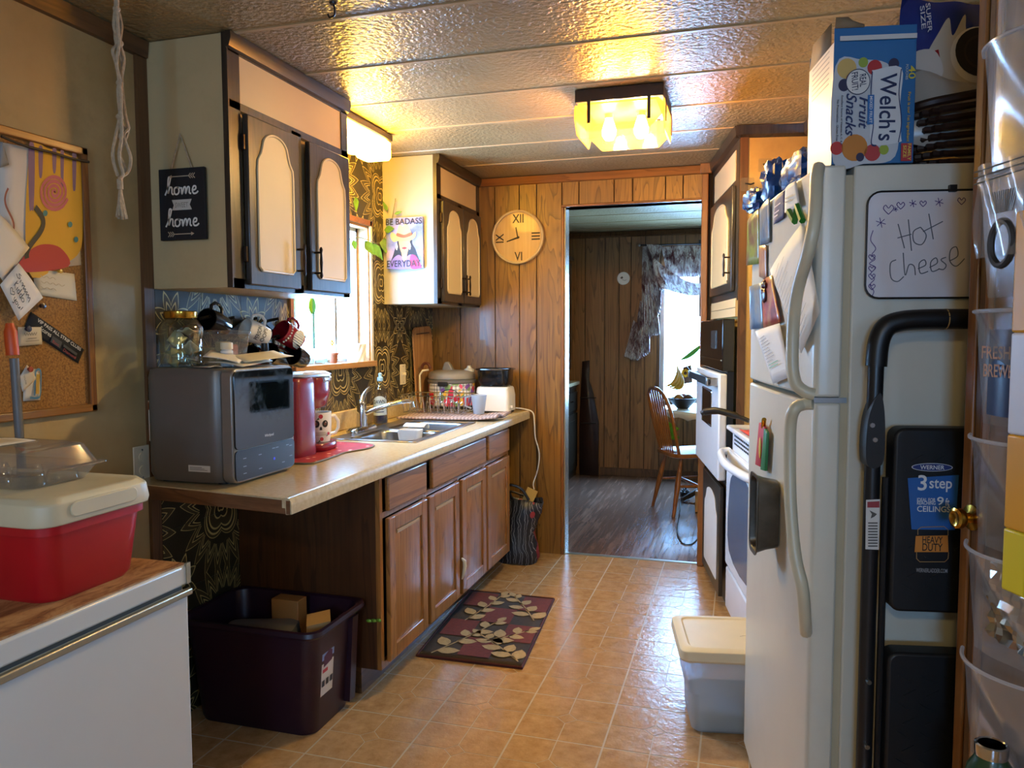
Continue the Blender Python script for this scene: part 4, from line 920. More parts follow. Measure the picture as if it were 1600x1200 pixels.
# cutting board and wooden spatula against the wall
t = thing('cutting_board', 'tall rounded bamboo cutting board leaning on the printed wall in the corner', 'cutting board', (-1.838, 4.32, ZT))
frame(Matrix.Translation((-1.846, 4.325, ZT+.002)) @ Matrix.Rotation(rad(-1.2), 4, 'Y') @ Matrix.Rotation(rad(3), 4, 'X'))
bp = [(-.135, 0), (.135, 0), (.142, .46), (.13, .495), (.10, .51), (-.10, .51), (-.13, .495), (-.142, .46)]
build(MB().prism(bp, (0, 0, 0), (0, 1, 0), (0, 0, 1), (.012, 0, 0)), 'board', 'bamboo', t, bevel=.004)
build(MB().prism(rrect(-.10, .465, .10, .472, .003), (.0122, 0, 0), (0, 1, 0), (0, 0, 1), (.0006, 0, 0)), 'juice_groove', 'trim_brown', t); frame()
t = thing('handled_tray', 'thin cream tray edge with leather loop leaning behind the cooker', 'tray', (-1.80, 4.2, ZT))
build(MB().tube([Vector(p) for p in ((-1.805, 4.17, ZT+.012), (-1.812, 4.175, ZT+.15), (-1.815, 4.18, ZT+.225), (-1.80, 4.19, ZT+.25), (-1.77, 4.21, ZT+.255))], .006, 8), 'edge', 'cream_plastic', t)
build(MB().tube([Vector((-1.785+.026*math.cos(a), 4.205, ZT+.262+.032*math.sin(a))) for a in [rad(18*i) for i in range(11)]], .009, 8), 'loop', mk('leather', '5a2a18', .6), t)
# wall plates
def plate(label, y, z, kind):
    t = thing('wall_plate', label, 'socket', (XL+.005, y, z))
    build(MB().box((XL+.004, y-.037, z-.058), (XL+.009, y+.037, z+.058)), 'cover', 'cream_plastic', t, bevel=.003)
    if kind == 'switch':
        for dy in (-.016, .016): build(MB().box((XL+.008, y+dy-.005, z-.006), (XL+.020, y+dy+.005, z+.010)), 'toggle', 'cream_plastic', t, bevel=.002)
    else:
        for dz in (-.022, .022): build(MB().cyl((XL+.008, y, z+dz), (XL+.0115, y, z+dz), .016, 14), 'receptacle', 'cream_plastic', t)
    for dz in (-.045, .045): build(MB().cyl((XL+.008, y, z+dz), (XL+.0105, y, z+dz), .003, 8), 'screw', 'steel', t)
plate('cream double switch plate on the printed wall beside the cutting board', 4.05, 1.115, 'switch')
plate('cream socket plate low behind the microwave corner', 2.03, .93, 'socket')
# power cord of the toaster
build(MB().tube(smooth([Vector(p) for p in ((-1.297, 4.42, ZT+.02), (-1.26, 4.46, ZT+.012), (-1.205, 4.478, ZT-.01), (-1.195, 4.48, .80), (-1.19, 4.48, .72), (-1.165, 4.48, .62), (-1.175, 4.48, .52), (-1.20, 4.475, .44), (-1.195, 4.47, .40))], 5), .004, 6), 'power_cord', 'white_plastic', None, 'thin white cord hanging from the worktop end', 'cord')
# ------------------------------------------------------------------ window sill things
sx = XL-.02; sz = WZ0+.0125
t = thing('terracotta_pot', 'tiny terracotta pot with yellow flower on the window sill', 'pot', (sx, 3.30, sz))
build(MB().lathe([(.016, 0), (.023, .04), (.026, .04), (.026, .05), (.022, .05), (.02, .04), (0, .038)], (sx, 3.315, sz), seg=18), 'pot', mk('terracotta', '9a5a3c', .8), t)
build(MB().tube([Vector((sx, 3.315, sz+.04)), Vector((sx+.005, 3.30, sz+.08)), Vector((sx+.01, 3.285, sz+.095))], .0015, 5), 'stem', 'leaf', t)
m = MB()
for k in range(6): a = k*math.pi/3; m.ball((sx+.012, 3.283+.009*math.cos(a), sz+.098+.009*math.sin(a)), (.003, .006, .006), 6, 5)
build(m, 'petals', flat('e8c23a'), t)
t = thing('white_planter', 'white planter with zigzag relief at the right end of the sill', 'planter', (sx, 3.54, sz))
m = MB(); N = 20; rings = []
for j, z in enumerate((0, .045, .09)): rings.append([Vector((sx+(.046+.004*((i+j) % 2))*math.cos(2*math.pi*(i+.5*j)/N), 3.545+(.052+.005*((i+j) % 2))*math.sin(2*math.pi*(i+.5*j)/N), sz+z)) for i in range(N)])
m.loft(rings); build(m, 'planter', 'white_plastic', t, sharp=5)
for i, (y, r, h) in enumerate(((3.02, .025, .085), (3.10, .022, .05), (3.205, .03, .045))):
    tt = thing('glass_tumbler', ('tall glass jar at the left end of the window sill', 'low clear glass next to the tall jar on the sill', 'wide shallow glass beside the terracotta pot')[i], 'glass', (sx, y, sz))
    build(MB().lathe([(r*.8, 0), (r, .006), (r, h), (r-.002, h), (r-.002, .008), (0, .006)], (sx, y, sz), seg=18), 'glass', 'jar_glass', tt)
    build(MB().lathe([(r-.003, .007), (r-.003, h*.6), (0, h*.6)], (sx, y, sz), seg=16), 'water', 'frost_plastic', tt)
t = thing('wire_heart', 'dark wire hanger holding a tiny glass globe in the window', 'ornament', (XL-.03, 3.08, 1.45))
oy = 3.085; ox = XL-.03
build(MB().tube([Vector((ox, oy, 1.90)), Vector((ox, oy, 1.52))], .0015, 5), 'cord', 'black_metal', t)
for s in (-1, 1): build(MB().tube(smooth([Vector((ox, oy+s*y, z)) for y, z in ((0, 1.53), (.025, 1.47), (.03, 1.42), (.012, 1.385), (0, 1.375), (.004, 1.33), (.012, 1.31))], 4), .002, 5), 'wire', 'black_metal', t)
build(MB().ball((ox, oy, 1.425), .016, 12, 8), 'globe', 'jar_glass', t)
t = thing('sun_catcher', 'green and blue glass butterfly sun catcher in the window', 'sun catcher', (ox, 3.15, 1.4))
build(MB().tube([Vector((ox, 3.15, 1.90)), Vector((ox, 3.15, 1.50))], .001, 4), 'cord', 'black_metal', t)
for s, col, w in ((-1, '6fae3a', .035), (1, '4fb08a', .03)): build(MB().grid(lambda u, v: Vector((ox+.003*math.sin(3*u), 3.15+s*w*u*math.sin(math.pi*(.15+.8*v)), 1.44+.085*v)), 5, 6), 'wing', flat(col, .3), t, solid=.002)
build(MB().box((ox-.001, 3.147, 1.28), (ox+.001, 3.167, 1.44)), 'ribbon', flat('6ab4d8'), t)
# trailing vine from the window to the wall cabinet
t = thing('trailing_vine', 'green trailing vine running from the window top to the painted canvas', 'plant', (XL, 3.6, 1.6))
P3 = [onX(XL+.03, 546, 374), onX(XL+.03, 560, 371), onX(XL+.04, 575, 375), onX(XL+.05, 590, 380), onY(3.80, 604, 366), onY(3.80, 612, 345), onY(3.80, 616, 322), onY(3.80, 618, 310)]
build(MB().tube(smooth(P3, 5), .002, 6), 'stem', mk('vine_stem', '6a6a34', .6), t)
def leaf(m, p, d, n, L, W):
    p, d, n = Vector(p), Vector(d).normalized(), Vector(n).normalized(); s = d.cross(n).normalized()
    prof = [(0, 0), (.15, .6), (.35, 1), (.6, .75), (.85, .3), (1, 0)]
    vs = [p+d*L*a+n*(-.12*L*a*a) for a, w in prof]; l = [p+d*L*a+s*W*w/2+n*(.05*L-.12*L*a*a) for a, w in prof]; r = [p+d*L*a-s*W*w/2+n*(.05*L-.12*L*a*a) for a, w in prof]
    k = len(prof); m.add(vs+l+r, [(i, i+1, k+i+1, k+i) for i in range(k-1)]+[(i, 2*k+i, 2*k+i+1, i+1) for i in range(k-1)])
for (px, py, X, d, L, W) in ((570, 377, 'x', (.3, .4, -.6), .085, .05), (581, 381, 'x', (.4, .5, -.8), .10, .05), (600, 372, 'y', (.2, -.1, -1), .085, .06), (600, 360, 'y', (1, -.2, .1), .07, .045), (605, 330, 'y', (-.3, -.1, .8), .06, .025), (552, 375, 'x', (.1, .2, -.9), .05, .03), (616, 335, 'y', (.6, 0, .2), .05, .02)):
    p = onX(XL+.04, px, py) if X == 'x' else onY(3.80, px, py); m = MB(); leaf(m, p, d, (.6, -.7, .2), L, W); build(m, 'leaf', 'leaf', t)
for (px, py, d) in ((555, 308, (0, .2, -1)), ):
    p = onX(XL+.03, px, py); m = MB(); leaf(m, p, d, (1, -.3, .2), .07, .04); build(m, 'leaf', 'leaf', t); build(MB().tube(smooth([onX(XL+.02, 546, 296), p, onX(XL+.02, 590, 318)], 5), .0012, 5), 'stem', 'vine_stem', t)
# ------------------------------------------------------------------ sign and canvas
t = thing('home_sign', 'black wooden home sweet home sign hanging on a rope', 'sign', (-1.72, 2.09, 1.65))
y = 2.095; x0, x1, z0, z1 = -1.808, -1.634, 1.652, 1.878
w3 = (x1-x0)/3
for k in range(3): build(MB().box((x0+k*w3+.0004, y-.012, z0), (x0+(k+1)*w3-.0004, y, z1)), 'board', mk('sign_black', '17171a', .7, var=.3) if k == 0 else 'sign_black', t, bevel=.0015)
nl = (x0+x1)/2-.004
build(MB().tube([Vector((x0+.045, y-.006, z1)), Vector((nl, y-.006, z1+.108)), Vector((x1-.05, y-.006, z1))], .003, 6), 'rope', 'rope', t)
a = Art((x0, y-.0122, z0), (1, 0, 0), (0, 0, 1), t, (0, -1, 0))
HOME = [[(.0, .0), (.25, .55), (.35, .95), (.25, 1.0), (.2, .7), (.18, .1), (.3, .42), (.42, .4), (.42, .1), (.52, .02)], [(.72, .42), (.58, .35), (.58, .08), (.72, .02), (.84, .15), (.82, .36), (.72, .42), (.95, .36)],
        [(1.0, .4), (1.02, .02), (1.14, .38), (1.24, .36), (1.24, .04), (1.36, .38), (1.46, .36), (1.46, .08), (1.56, .02)], [(1.64, .2), (1.82, .25), (1.84, .4), (1.72, .42), (1.64, .22), (1.7, .03), (1.86, .03), (1.98, .14)]]
for zz in (.143, .042):
    a.start()
    for st in HOME: a.line([(.024+p[0]*.064, zz+p[1]*.056) for p in st], .0055, 5)
    a.done('e9e4d8', 'lettering')
a.start().poly([(.05, .094), (.126, .094), (.118, .110), (.126, .127), (.05, .127), (.057, .110)]).done('c9c2b4', 'banner')
a.start().text('SWEET', .062, .102, .05, .016).done('8d8678', 'lettering')
for zz, s in ((.2, 1), (.018, -1)):
    a.start(); cx = .087; a.line([(cx-.035, zz), (cx+.035, zz)], .003); a.poly([(cx-s*.046, zz), (cx-s*.034, zz+.006), (cx-s*.034, zz-.006)])
    for k in range(3): a.line([(cx+s*(.03+.008*k), zz), (cx+s*(.038+.008*k), zz+.008)], .003); a.line([(cx+s*(.03+.008*k), zz), (cx+s*(.038+.008*k), zz-.008)], .003)
    a.done('b8a68c', 'arrow_print')
t = thing('painted_canvas', 'small canvas with a cowboy hat portrait and BE BADASS EVERYDAY lettering', 'painting', (-1.73, 3.81, 1.695))
x0, x1, z0, z1 = -1.836, -1.624, 1.697, 1.966; y = 3.8205
def mat_sky():
    n = NT('canvas_sky'); v = n.coords((1, 1, 1)); c = n.ramp(n.noise(v, 9, 5), [(.3, lin('4a5a8c')), (.5, lin('7a86b4')), (.7, lin('b49cb0'))]); n.bsdf(c, .8); MATS['canvas_sky'] = n.m
mat_sky()
build(MB().box((x0, y-.02, z0), (x1, y, z1)), 'canvas', 'canvas_sky', t)
a = Art((x0, y-.0202, z0), (.212, 0, 0), (0, 0, .269), t, (0, -1, 0))
P2 = lambda pts, n=5: [(p.x, p.y) for p in smooth(pts, n, True)]
a.start().poly(P2([(.16, .05), (.2, .3), (.3, .5), (.32, .62), (.68, .62), (.72, .48), (.82, .33), (.86, .05)])).done('1d2430', 'hair')
a.start().poly(P2([(.14, .0), (.15, .16), (.33, .27), (.5, .2), (.66, .27), (.85, .18), (.92, .0)])).done('7d6aa8', 'shirt')
a.start().poly(P2([(.68, .0), (.66, .24), (.80, .24), (.94, .06), (.94, 0)])).done('c02f5c', 'sleeve')
a.start().poly(P2([(.36, .62), (.37, .42), (.42, .3), (.44, .2), (.5, .13), (.56, .2), (.58, .3), (.63, .42), (.64, .62)])).done('c2906a', 'face')
a.start().poly(P2([(.43, .40), (.5, .42), (.57, .40), (.5, .375)])).done('a3232e', 'lips')
for x in (.29, .65): a.start().poly(P2([(x, .36), (x-.03, .43), (x, .50), (x+.03, .43)])); a.done('d8e4e4', 'earring'); a.l -= 1
a.l += 1
a.start().poly(P2([(.12, .63), (.15, .72), (.26, .68), (.36, .61), (.5, .585), (.64, .61), (.74, .67), (.82, .71), (.8, .60), (.66, .54), (.5, .535), (.34, .54), (.2, .53)])).done('a8a468', 'hat_brim')
a.start().poly(P2([(.30, .64), (.33, .78), (.38, .86), (.46, .82), (.52, .87), (.6, .84), (.66, .76), (.70, .64), (.5, .60)])).done('bdb97a', 'hat_crown')
a.start().poly(P2([(.30, .64), (.32, .70), (.5, .66), (.68, .70), (.70, .64), (.5, .60)])).done('b0502c', 'hat_band')
a.start().text('BE BADASS', .0, .86, .99, .12).done('20222a', 'lettering'); a.start().text('EVERYDAY.', .02, .03, .95, .13).done('20242f', 'lettering')
# ------------------------------------------------------------------ pin board and what is pinned to it
t = thing('pin_board', 'cork board in a wooden frame on the beige wall', 'board', (XL, 1.55, 1.12))
def mat_cork():
    n = NT('cork'); v = n.coords((1, 1, 1)); c = n.ramp(n.noise(v, 160, 5, .7), [(.35, lin('6f4a24')), (.5, lin('97682f')), (.7, lin('b08244'))]); n.bsdf(c, .9, normal=n.bump(n.noise(v, 200, 2), .3, .002)); MATS['cork'] = n.m
mat_cork()
by0, by1, bz0, bz1 = 1.05, 1.846, 1.12, 1.895
build(MB().box((XL+.001, by0, bz0), (XL+.010, by1, bz1)), 'cork_sheet', 'cork', t)
for a_, b_, mt in (((by0, bz0), (by0+.024, bz1), 'trim_wood'), ((by1-.024, bz0), (by1, bz1), 'trim_wood'), ((by0, bz0), (by1, bz0+.024), 'oak_h'), ((by0, bz1-.024), (by1, bz1), 'oak_h')): build(MB().box((XL+.001, a_[0], a_[1]), (XL+.022, b_[0], b_[1])), 'frame_rail', mt, t, bevel=.004)
xb = XL+.0115
def pinned(name, label, cat, quad, col, group=None, lift=0.0, thick=.0008):
    """a sheet on the board given by four picked corners"""
    Q = [onX(xb+lift, *p) for p in quad]; m = MB()
    m.grid(lambda u, v: (Q[0].lerp(Q[1], u)).lerp(Q[3].lerp(Q[2], u), v)+Vector((.004*math.sin(math.pi*u)*math.sin(2*v), 0, 0)), 6, 6)
    t = thing(name, label, cat, (xb, Q[0].y, min(p.z for p in Q))); s = build(m, 'sheet', flat(col, .75), t, solid=thick)
    ex = (Q[1]-Q[0]); ey = (Q[3]-Q[0])
    return t, Art(Q[0]+Vector((.0052, 0, 0)), ex, ey, t, (1, 0, 0))
def pin(t, px, py, col, r=.006):
    p = onX(xb+.008, px, py); m = MB(); m.lathe([(.0015, -.008), (.0015, 0), (r*.7, .001), (r*.5, .006), (r, .009), (r*.9, .011), (0, .012)], p, 'X', 10); build(m, 'pin', flat(col, .3), t)
# drawing replaced by a plain swirl picture in the same colours
t, a = pinned('colourful_drawing', 'large yellow, purple and red abstract drawing on the cork board', 'drawing', ((0, 428), (127, 414), (118, 245), (0, 222)), 'd9cdbb')
a.start().poly(P2([(.30, .0), (.32, .95), (.55, .97), (.8, .93), (.98, .85), (1.0, .4), (.96, .12), (.7, .02)])).done('cf9a18', 'yellow_field')
for (x, w, l) in ((.34, .07, .45), (.45, .05, .2), (.62, .05, .16), (.72, .04, .28), (.88, .05, .3)):
    a.start().poly(P2([(x-w/2, .97), (x+w/2, .97), (x+w*.4, .97-l), (x, .93-l), (x-w*.4, .97-l)])); a.done('7a5a78', 'purple_drip'); a.l -= 1
a.l += 1
a.start().poly(P2([(.2, .0), (.25, .12), (.45, .2), (.7, .16), (.8, .0)])).done('b0262a', 'red_band')
a.start().line([(.62+.02*k**.9*math.cos(.55*k)*.30, .62+.02*k**.9*math.sin(.55*k)*.24) for k in range(46)], .03, 2).done('b85a62', 'pink_swirl')
a.start().line([(.38+.1*math.sin(5*k/12), .5-.4*k/12) for k in range(13)], .05, 3).done('2c2a26', 'dark_wave'); a.start().line([(.08+.05*math.sin(6*k/10), .25+.4*k/10) for k in range(11)], .02, 3).done('8c4a3c', 'brown_wave')
for x, y in ((.5, .45), (.82, .35), (.9, .22)): a.start().poly(circ(x, y, .03, 10, .025)); a.done('3d7a78', 'teal_dot'); a.l -= 1
t, a = pinned('torn_note', 'torn yellowed note pinned with a gold pin below the drawing', 'note', ((54, 460), (120, 470), (116, 428), (52, 420)), 'd3c4a4', lift=.002)
a.start(); 
for k in range(3): a.line([(.12+.07*i, .75-.22*k+.04*((-1)**i)) for i in range(6+3*(k == 1))], .02, 3)
a.done('b5a27e', 'handwriting'); pin(t, 91, 424, 'c99a2c')
t, a = pinned('blank_note', 'tilted blank white note overlapping the left of the drawing', 'note', ((-25, 395), (5, 440), (46, 387), (0, 335)), 'e0d4c0', lift=.012)
t, a = pinned('handwritten_note', 'tilted white note reading Kiddo with a heart', 'note', ((0, 445), (29, 501), (67, 465), (29, 411)), 'e4d8c6', lift=.018)
def hand(a, word, x, y, h, w, ang, lw, strokes):
    c, s = math.cos(rad(ang)), math.sin(rad(ang))
    for st in strokes: a.line([(x+(px*w)*c-(py*h)*s, y+(px*w)*s+(py*h)*c) for px, py in st], lw, 5)
a.start()
KID = [[(0, 1), (0, 0)], [(.14, .9), (.0, .45), (.16, 0)], [(.24, .55), (.24, 0)], [(.24, .75), (.245, .8)], [(.46, .5), (.36, .5), (.34, .1), (.44, .02), (.48, .4), (.48, 1), (.48, 0)], [(.7, .5), (.6, .5), (.58, .1), (.68, .02), (.72, .4), (.72, 1), (.72, 0)], [(.9, .5), (.8, .4), (.8, .08), (.92, .02), (.98, .3), (.9, .5)]]
YOU = [[(.0, .6), (.05, .2), (.15, .2), (.2, .6), (.18, -.2), (.05, -.3)], [(.42, .55), (.3, .45), (.32, .15), (.45, .15), (.48, .45), (.42, .55)], [(.6, .55), (.6, .2), (.72, .15), (.8, .55), (.82, .15)], [(.98, 1), (.96, .35)], [(.95, .15), (.95, .12)]]
hand(a, '', .2, .62, .22, .6, 2, .02, [[(x*1.0, y) for x, y in s] for s in [[(.1, .9), (-.05, .7), (.12, .5), (0, .2), (-.15, .3)], [(.2, .55), (.22, .1)], [(.3, .4), (.38, .55), (.4, .1)], [(.4, .3), (.5, .6), (.52, .1), (.62, .5), (.66, .1), (.76, .5), (.8, .1), (.9, .5), (.95, .1), (1.05, .45), (1.1, -.2)]]])
hand(a, '', .26, .38, .22, .5, 2, .02, KID); hand(a, '', .48, .12, .2, .36, 2, .02, YOU)
a.line([(.33, .14), (.24, .24), (.28, .3), (.33, .25), (.38, .3), (.42, .24), (.33, .14)], .02, 4); a.done('23201c', 'handwriting')
t, a = pinned('black_ticket', 'black VIP PASS ALL STRIP CLUBS ticket pinned at a slant', 'ticket', ((38, 512), (122, 568), (131, 546), (48, 487)), '14151a', lift=.001)
a.start().text('VIP PASS ALL STRIP CLUBS', .12, .68, .82, .2).done('d8d2c8', 'lettering'); a.start().text('Scores', .2, .34, .2, .26).done('c9c2b4', 'lettering'); a.start().rect(.42, .1, .6, .5).rect(.64, .3, .9, .45).done('34363c', 'block_print'); a.start().text('Riot', .45, .12, .12, .18).text('Diamond', .66, .06, .24, .18).done('8c2f3a', 'lettering')
t, a = pinned('business_card', 'cream business card with blue pin on the cork board', 'card', ((28, 541), (66, 538), (64, 511), (28, 511)), 'd4c6a8', lift=.006)
a.start().line([(.2+.05*i, .6+.08*((-1)**i)) for i in range(11)], .03, 2).rect(.35, .35, .7, .39).rect(.25, .22, .8, .25).done('8d7f66', 'card_print'); pin(t, 41, 514, '1c2440', .009)
t, a = pinned('rounded_card', 'white rounded card with blue border and red pin', 'card', ((36, 627), (63, 625), (61, 577), (38, 575)), 'dcd2be', lift=.003)
a.start().line([(.3, .1), (.85, .1), (.9, .5), (.85, .9), (.6, .9), (.55, .5), (.55, .15)], .07, 4).done('4f86a8', 'border_print'); a.start().rect(.62, .2, .8, .8).done('c9a03a', 'block_print'); pin(t, 44, 577, 'b04a2c', .008)
t, a = pinned('paper_slip', 'small folded slip with a phone number over the rounded card', 'note', ((30, 590), (35, 612), (57, 592), (42, 570)), 'dccfb8', lift=.008)
a.start().text('212-739', .2, .3, .6, .12).done('5c5446', 'handwriting')
t, a = pinned('grey_card', 'grey card sticking in at the top left of the cork board', 'card', ((0, 262), (14, 257), (4, 222), (0, 222)), '8d8c88', lift=.01)
m = MB(); p = onX(xb+.006, 64, 478); m.lathe([(.002, -.006), (.006, 0), (.004, .006), (.008, .01), (0, .012)], p, 'X', 10); build(m, 'push_pin', flat('2a1712', .3), None, 'dark brown push pin alone in the cork', 'pin')
build(MB().tube(smooth([onX(XL+.026, 2, 213), onX(XL+.03, 40, 228), onX(XL+.03, 80, 238), onX(XL+.03, 110, 247), onX(XL+.03, 139, 253)], 5), .0035, 6), 'incense_stick', flat('231d1a'), None, 'thin dark stick lying along the top of the cork board', 'stick')
# broom handle leaning on the wall
t = thing('broom_handle', 'grey broom handle with orange tip leaning by the cork board', 'broom', onX(XL+.10, 33, 706))
p0, p1, p2, p3 = onX(XL+.075, 36, 760), onX(XL+.065, 22, 560), onX(XL+.065, 20, 555), onX(XL+.06, 15, 505)
build(MB().tube([Vector((p0.x+.005, p0.y+.015, .803)), p0, p1], .011, 12), 'pole', 'grey_plastic', t)
build(MB().tube([p2, p2.lerp(p3, .75), p2.lerp(p3, .85), p3], [.0155, .0155, .012, .009], 12), 'tip', mk('orange', 'd2501c', .45), t)
# ------------------------------------------------------------------ macrame hanger and ceiling hook
t = thing('macrame_hanger', 'knotted cream macrame cord hanging from the ceiling', 'plant hanger', onX(-1.62, 186, 20))
XM = -1.62
def strand(pts, r=.0045): return build(MB().tube(smooth([onX(XM+dx, px, py) for px, py, dx in pts], 5), r, 6), 'cord', 'rope', t)
top = onX(XM, 182, -38); build(MB().tube([Vector((top.x, top.y, ZC)), onX(XM, 182, 10)], .007, 8), 'cord', 'rope', t)
strand([(181, 10, 0), (178, 40, .006), (184, 66, 0), (176, 80, .004), (181, 98, 0), (186, 128, .005), (187, 180, 0), (181, 212, .004), (176, 245, 0), (184, 275, 0)])
strand([(183, 10, 0), (190, 40, 0), (188, 68, .006), (194, 92, 0), (190, 128, .006), (196, 180, 0), (201, 200, 0), (193, 212, 0), (204, 245, .006), (200, 268, 0), (186, 278, 0)])
strand([(182, 10, .01), (184, 40, .012), (186, 68, .01), (182, 100, .012), (188, 130, .01), (189, 180, .012), (190, 212, .01), (186, 245, .012), (192, 272, .01), (187, 280, .01)])
strand([(184, 18, -.006), (180, 60, -.006), (191, 100, -.006), (184, 140, -.006), (190, 190, -.006), (200, 207, -.006), (188, 240, -.006), (196, 262, -.006), (187, 278, -.006)], .004)
for py in (14, 68, 130, 183, 213): p = onX(XM, 187 if py > 20 else 182, py); build(MB().ball(p, (.010, .010, .009), 10, 8), 'knot', 'rope', t)
k0 = onX(XM, 187, 280); build(MB().cyl(k0, onX(XM, 188, 296), .008, 10), 'wrap_knot', 'rope', t)
for i in range(9):
    a_ = 2*math.pi*i/9; e = onX(XM, 190+6*math.cos(a_), 340+3*math.sin(i)); build(MB().tube([onX(XM, 188, 294), onX(XM+.008*math.sin(a_), 189+3*math.cos(a_), 315), e+Vector((.012*math.sin(a_), 0, 0))], [.004, .0045, .0035], 6), 'tassel_strand', 'rope', t)
c = onZ(ZC, 521, 4)
t = thing('ceiling_hook', 'small black hook screwed in the ceiling near the cabinet', 'hook', c)
build(MB().lathe([(.012, 0), (.010, -.006), (0, -.008)], c+Vector((0, 0, 0)), seg=12), 'rosette', 'black_metal', t)
build(MB().tube(smooth([c+Vector(p) for p in ((0, 0, -.004), (.004, 0, -.02), (.002, 0, -.035), (-.012, 0, -.04), (-.018, 0, -.03))], 5), .003, 6), 'hook', 'black_metal', t)
# ------------------------------------------------------------------ freezer, cooler, egg box
t = thing('chest_freezer', 'white chest freezer with worn wood look top in the left corner', 'freezer', (-1.56, .9, 0))
fx0, fx1, fy0, fy1 = XL+.006, -1.272, .30, 1.525
build(MB().box((fx0, fy0, .02), (fx1, fy1-.004, .735)), 'body', 'white_metal', t, bevel=.008)
build(MB().box((fx0, fy0+.005, .735), (fx1-.012, fy1-.012, .747)), 'gasket', flat('4a4840'), t)
ld = build(MB().box((fx0, fy0, .747), (fx1, fy1, .796)), 'lid', 'white_metal', t, bevel=.006)
build(MB().box((fx1-.004, fy0, .722), (fx1+.010, fy1, .738)), 'trim_strip', mk('alu_strip', 'a9a28c', .3, .7), t, bevel=.003)
def mat_worn():
    n = NT('worn_top'); v = n.coords((3, 1, 3)); c = n.ramp(n.noise(v, 9, 9, .72, .6), [(.3, lin('3d2414')), (.42, lin('8a5c34')), (.55, lin('b58a5a')), (.75, lin('c4a074'))]); n.bsdf(c, .6); MATS['worn_top'] = n.m
mat_worn()
build(MB().box((fx0+.01, fy0+.005, .796), (fx1-.006, fy1-.008, .8)), 'top_sheet', 'worn_top', t)
build(MB().box((fx1-.003, fy1-.012, .75), (fx1+.003, fy1+.002, .80)), 'corner_cap', 'alu_strip', t)
t = thing('cool_box', 'red picnic cool box with cream lid on the freezer', 'cool box', (-1.55, 1.27, .8))
zb = .8005; cz = .965
cxy = (-1.765, 1.165, -1.312, 1.455)
def rr3(s, z, g=0): return [Vector((x, y, z)) for x, y in rrect(cxy[0]+s-g, cxy[1]+s-g, cxy[2]-s+g, cxy[3]-s+g, .045, 6)]
build(MB().loft([rr3(.030, zb), rr3(.022, zb+.012), rr3(.008, cz-.02), rr3(.0, cz-.018), rr3(.0, cz)]), 'tub', 'red_plastic', t)
build(MB().loft([rr3(0, cz+.0005, .008), rr3(0, cz+.012, .010), rr3(0, cz+.045, .006), rr3(.006, cz+.057, 0)]), 'lid', mk('lid_cream', 'c9bd9c', .45, var=.08), t, bevel=.003)
build(MB().prism(rrect(-.09, -.016, .09, .016, .015), (cxy[2]+.0088, 1.31, cz+.028), (0, 1, 0), (0, 0, 1), (.004, 0, 0)), 'grip_inset', 'lid_cream', t, bevel=.002)
t = thing('clamshell_box', 'clear plastic clamshell food box on the cool box lid', 'food box', (-1.6, 1.25, cz+.058))
ez = cz+.0585; e = (-1.75, 1.20, -1.40, 1.43)
def er(s, z): return [Vector((x, y, ez+z)) for x, y in rrect(e[0]+s, e[1]+s, e[2]-s, e[3]-s, .03)]
m = MB(); m.loft([er(.03, .001), er(.012, .03), er(.0, .034)]); m.f = m.f[:-1]; build(m, 'tray', 'clear_plastic', t, solid=.001)
m = MB(); m.loft([er(-.004, .035), er(.012, .038), er(.03, .078), er(.045, .084)]); m.f = [f for k, f in enumerate(m.f) if k != len(m.f)-2]; build(m, 'cover', 'clear_plastic', t, solid=.001)
for i in range(3):
    for j in range(2):
        build(MB().cup([(.034, .004), (.03, .02), (.026, .027)], (e[0]+.085+.1*i, e[1]+.07+.085*j, ez), 14), 'cup_form', 'clear_plastic', t)
build(MB().grid(lambda u, v: Vector((-1.66+.13*u, 1.25+.10*v, ez+.0865+.003*math.sin(3*u))), 4, 4), 'paper_label', flat('d8c8a8'), t, solid=.0008)
# ------------------------------------------------------------------ purple tote
t = thing('storage_tote', 'open dark purple storage tote under the worktop', 'tote', (-1.58, 2.33, 0))
mk('purple_plastic', '230b1e', .38, var=.12)
tt = (-1.86, 2.135, -1.302, 2.512)
def tr(s, z, r=.05): return [Vector((x, y, z)) for x, y in rrect(tt[0]+s, tt[1]+s, tt[2]-s, tt[3]-s, r, 6)]
m = MB(); m.loft([tr(.06, .012), tr(.055, .002), tr(.05, .02), tr(.022, .345), tr(.016, .35), tr(.004, .352), tr(.0, .36), tr(.003, .374), tr(.014, .376), tr(.022, .37), tr(.028, .34), tr(.056, .02)]); build(m, 'tub', 'purple_plastic', t)
for y in (2.28, 2.42): build(MB().loft([[Vector((-1.338+dx-k*.006*0, y+dy, z)) for dx, dy in ((-.03, -.022), (.008+.02*(z/.34), -.02), (.008+.02*(z/.34), .02), (-.03, .022))] for z in (.03, .34)]), 'rib', 'purple_plastic', t) if y > 2.4 else None
a = Art((-1.3465, 2.225, .125), (.0, .078, 0), (.012, 0, .16), t, (1, 0, 0)); a.l = 12
a.start().rect(0, 0, 1, 1).done('c9c6c4', 'tote_label'); a.start().rect(.0, .78, 1, 1).done('6a86b8', 'label_blue'); a.start().poly([(.15, .62), (.85, .68), (.85, .9), (.6, .95), (.15, .86)]).done('4a2240', 'label_photo'); a.start().rect(.08, .5, .5, .58).done('b83a48', 'label_red')
for x in (.05, .38, .72): a.start().rect(x, .2, x+.22, .34); a.done('2a2830', 'label_icon'); a.l -= 1
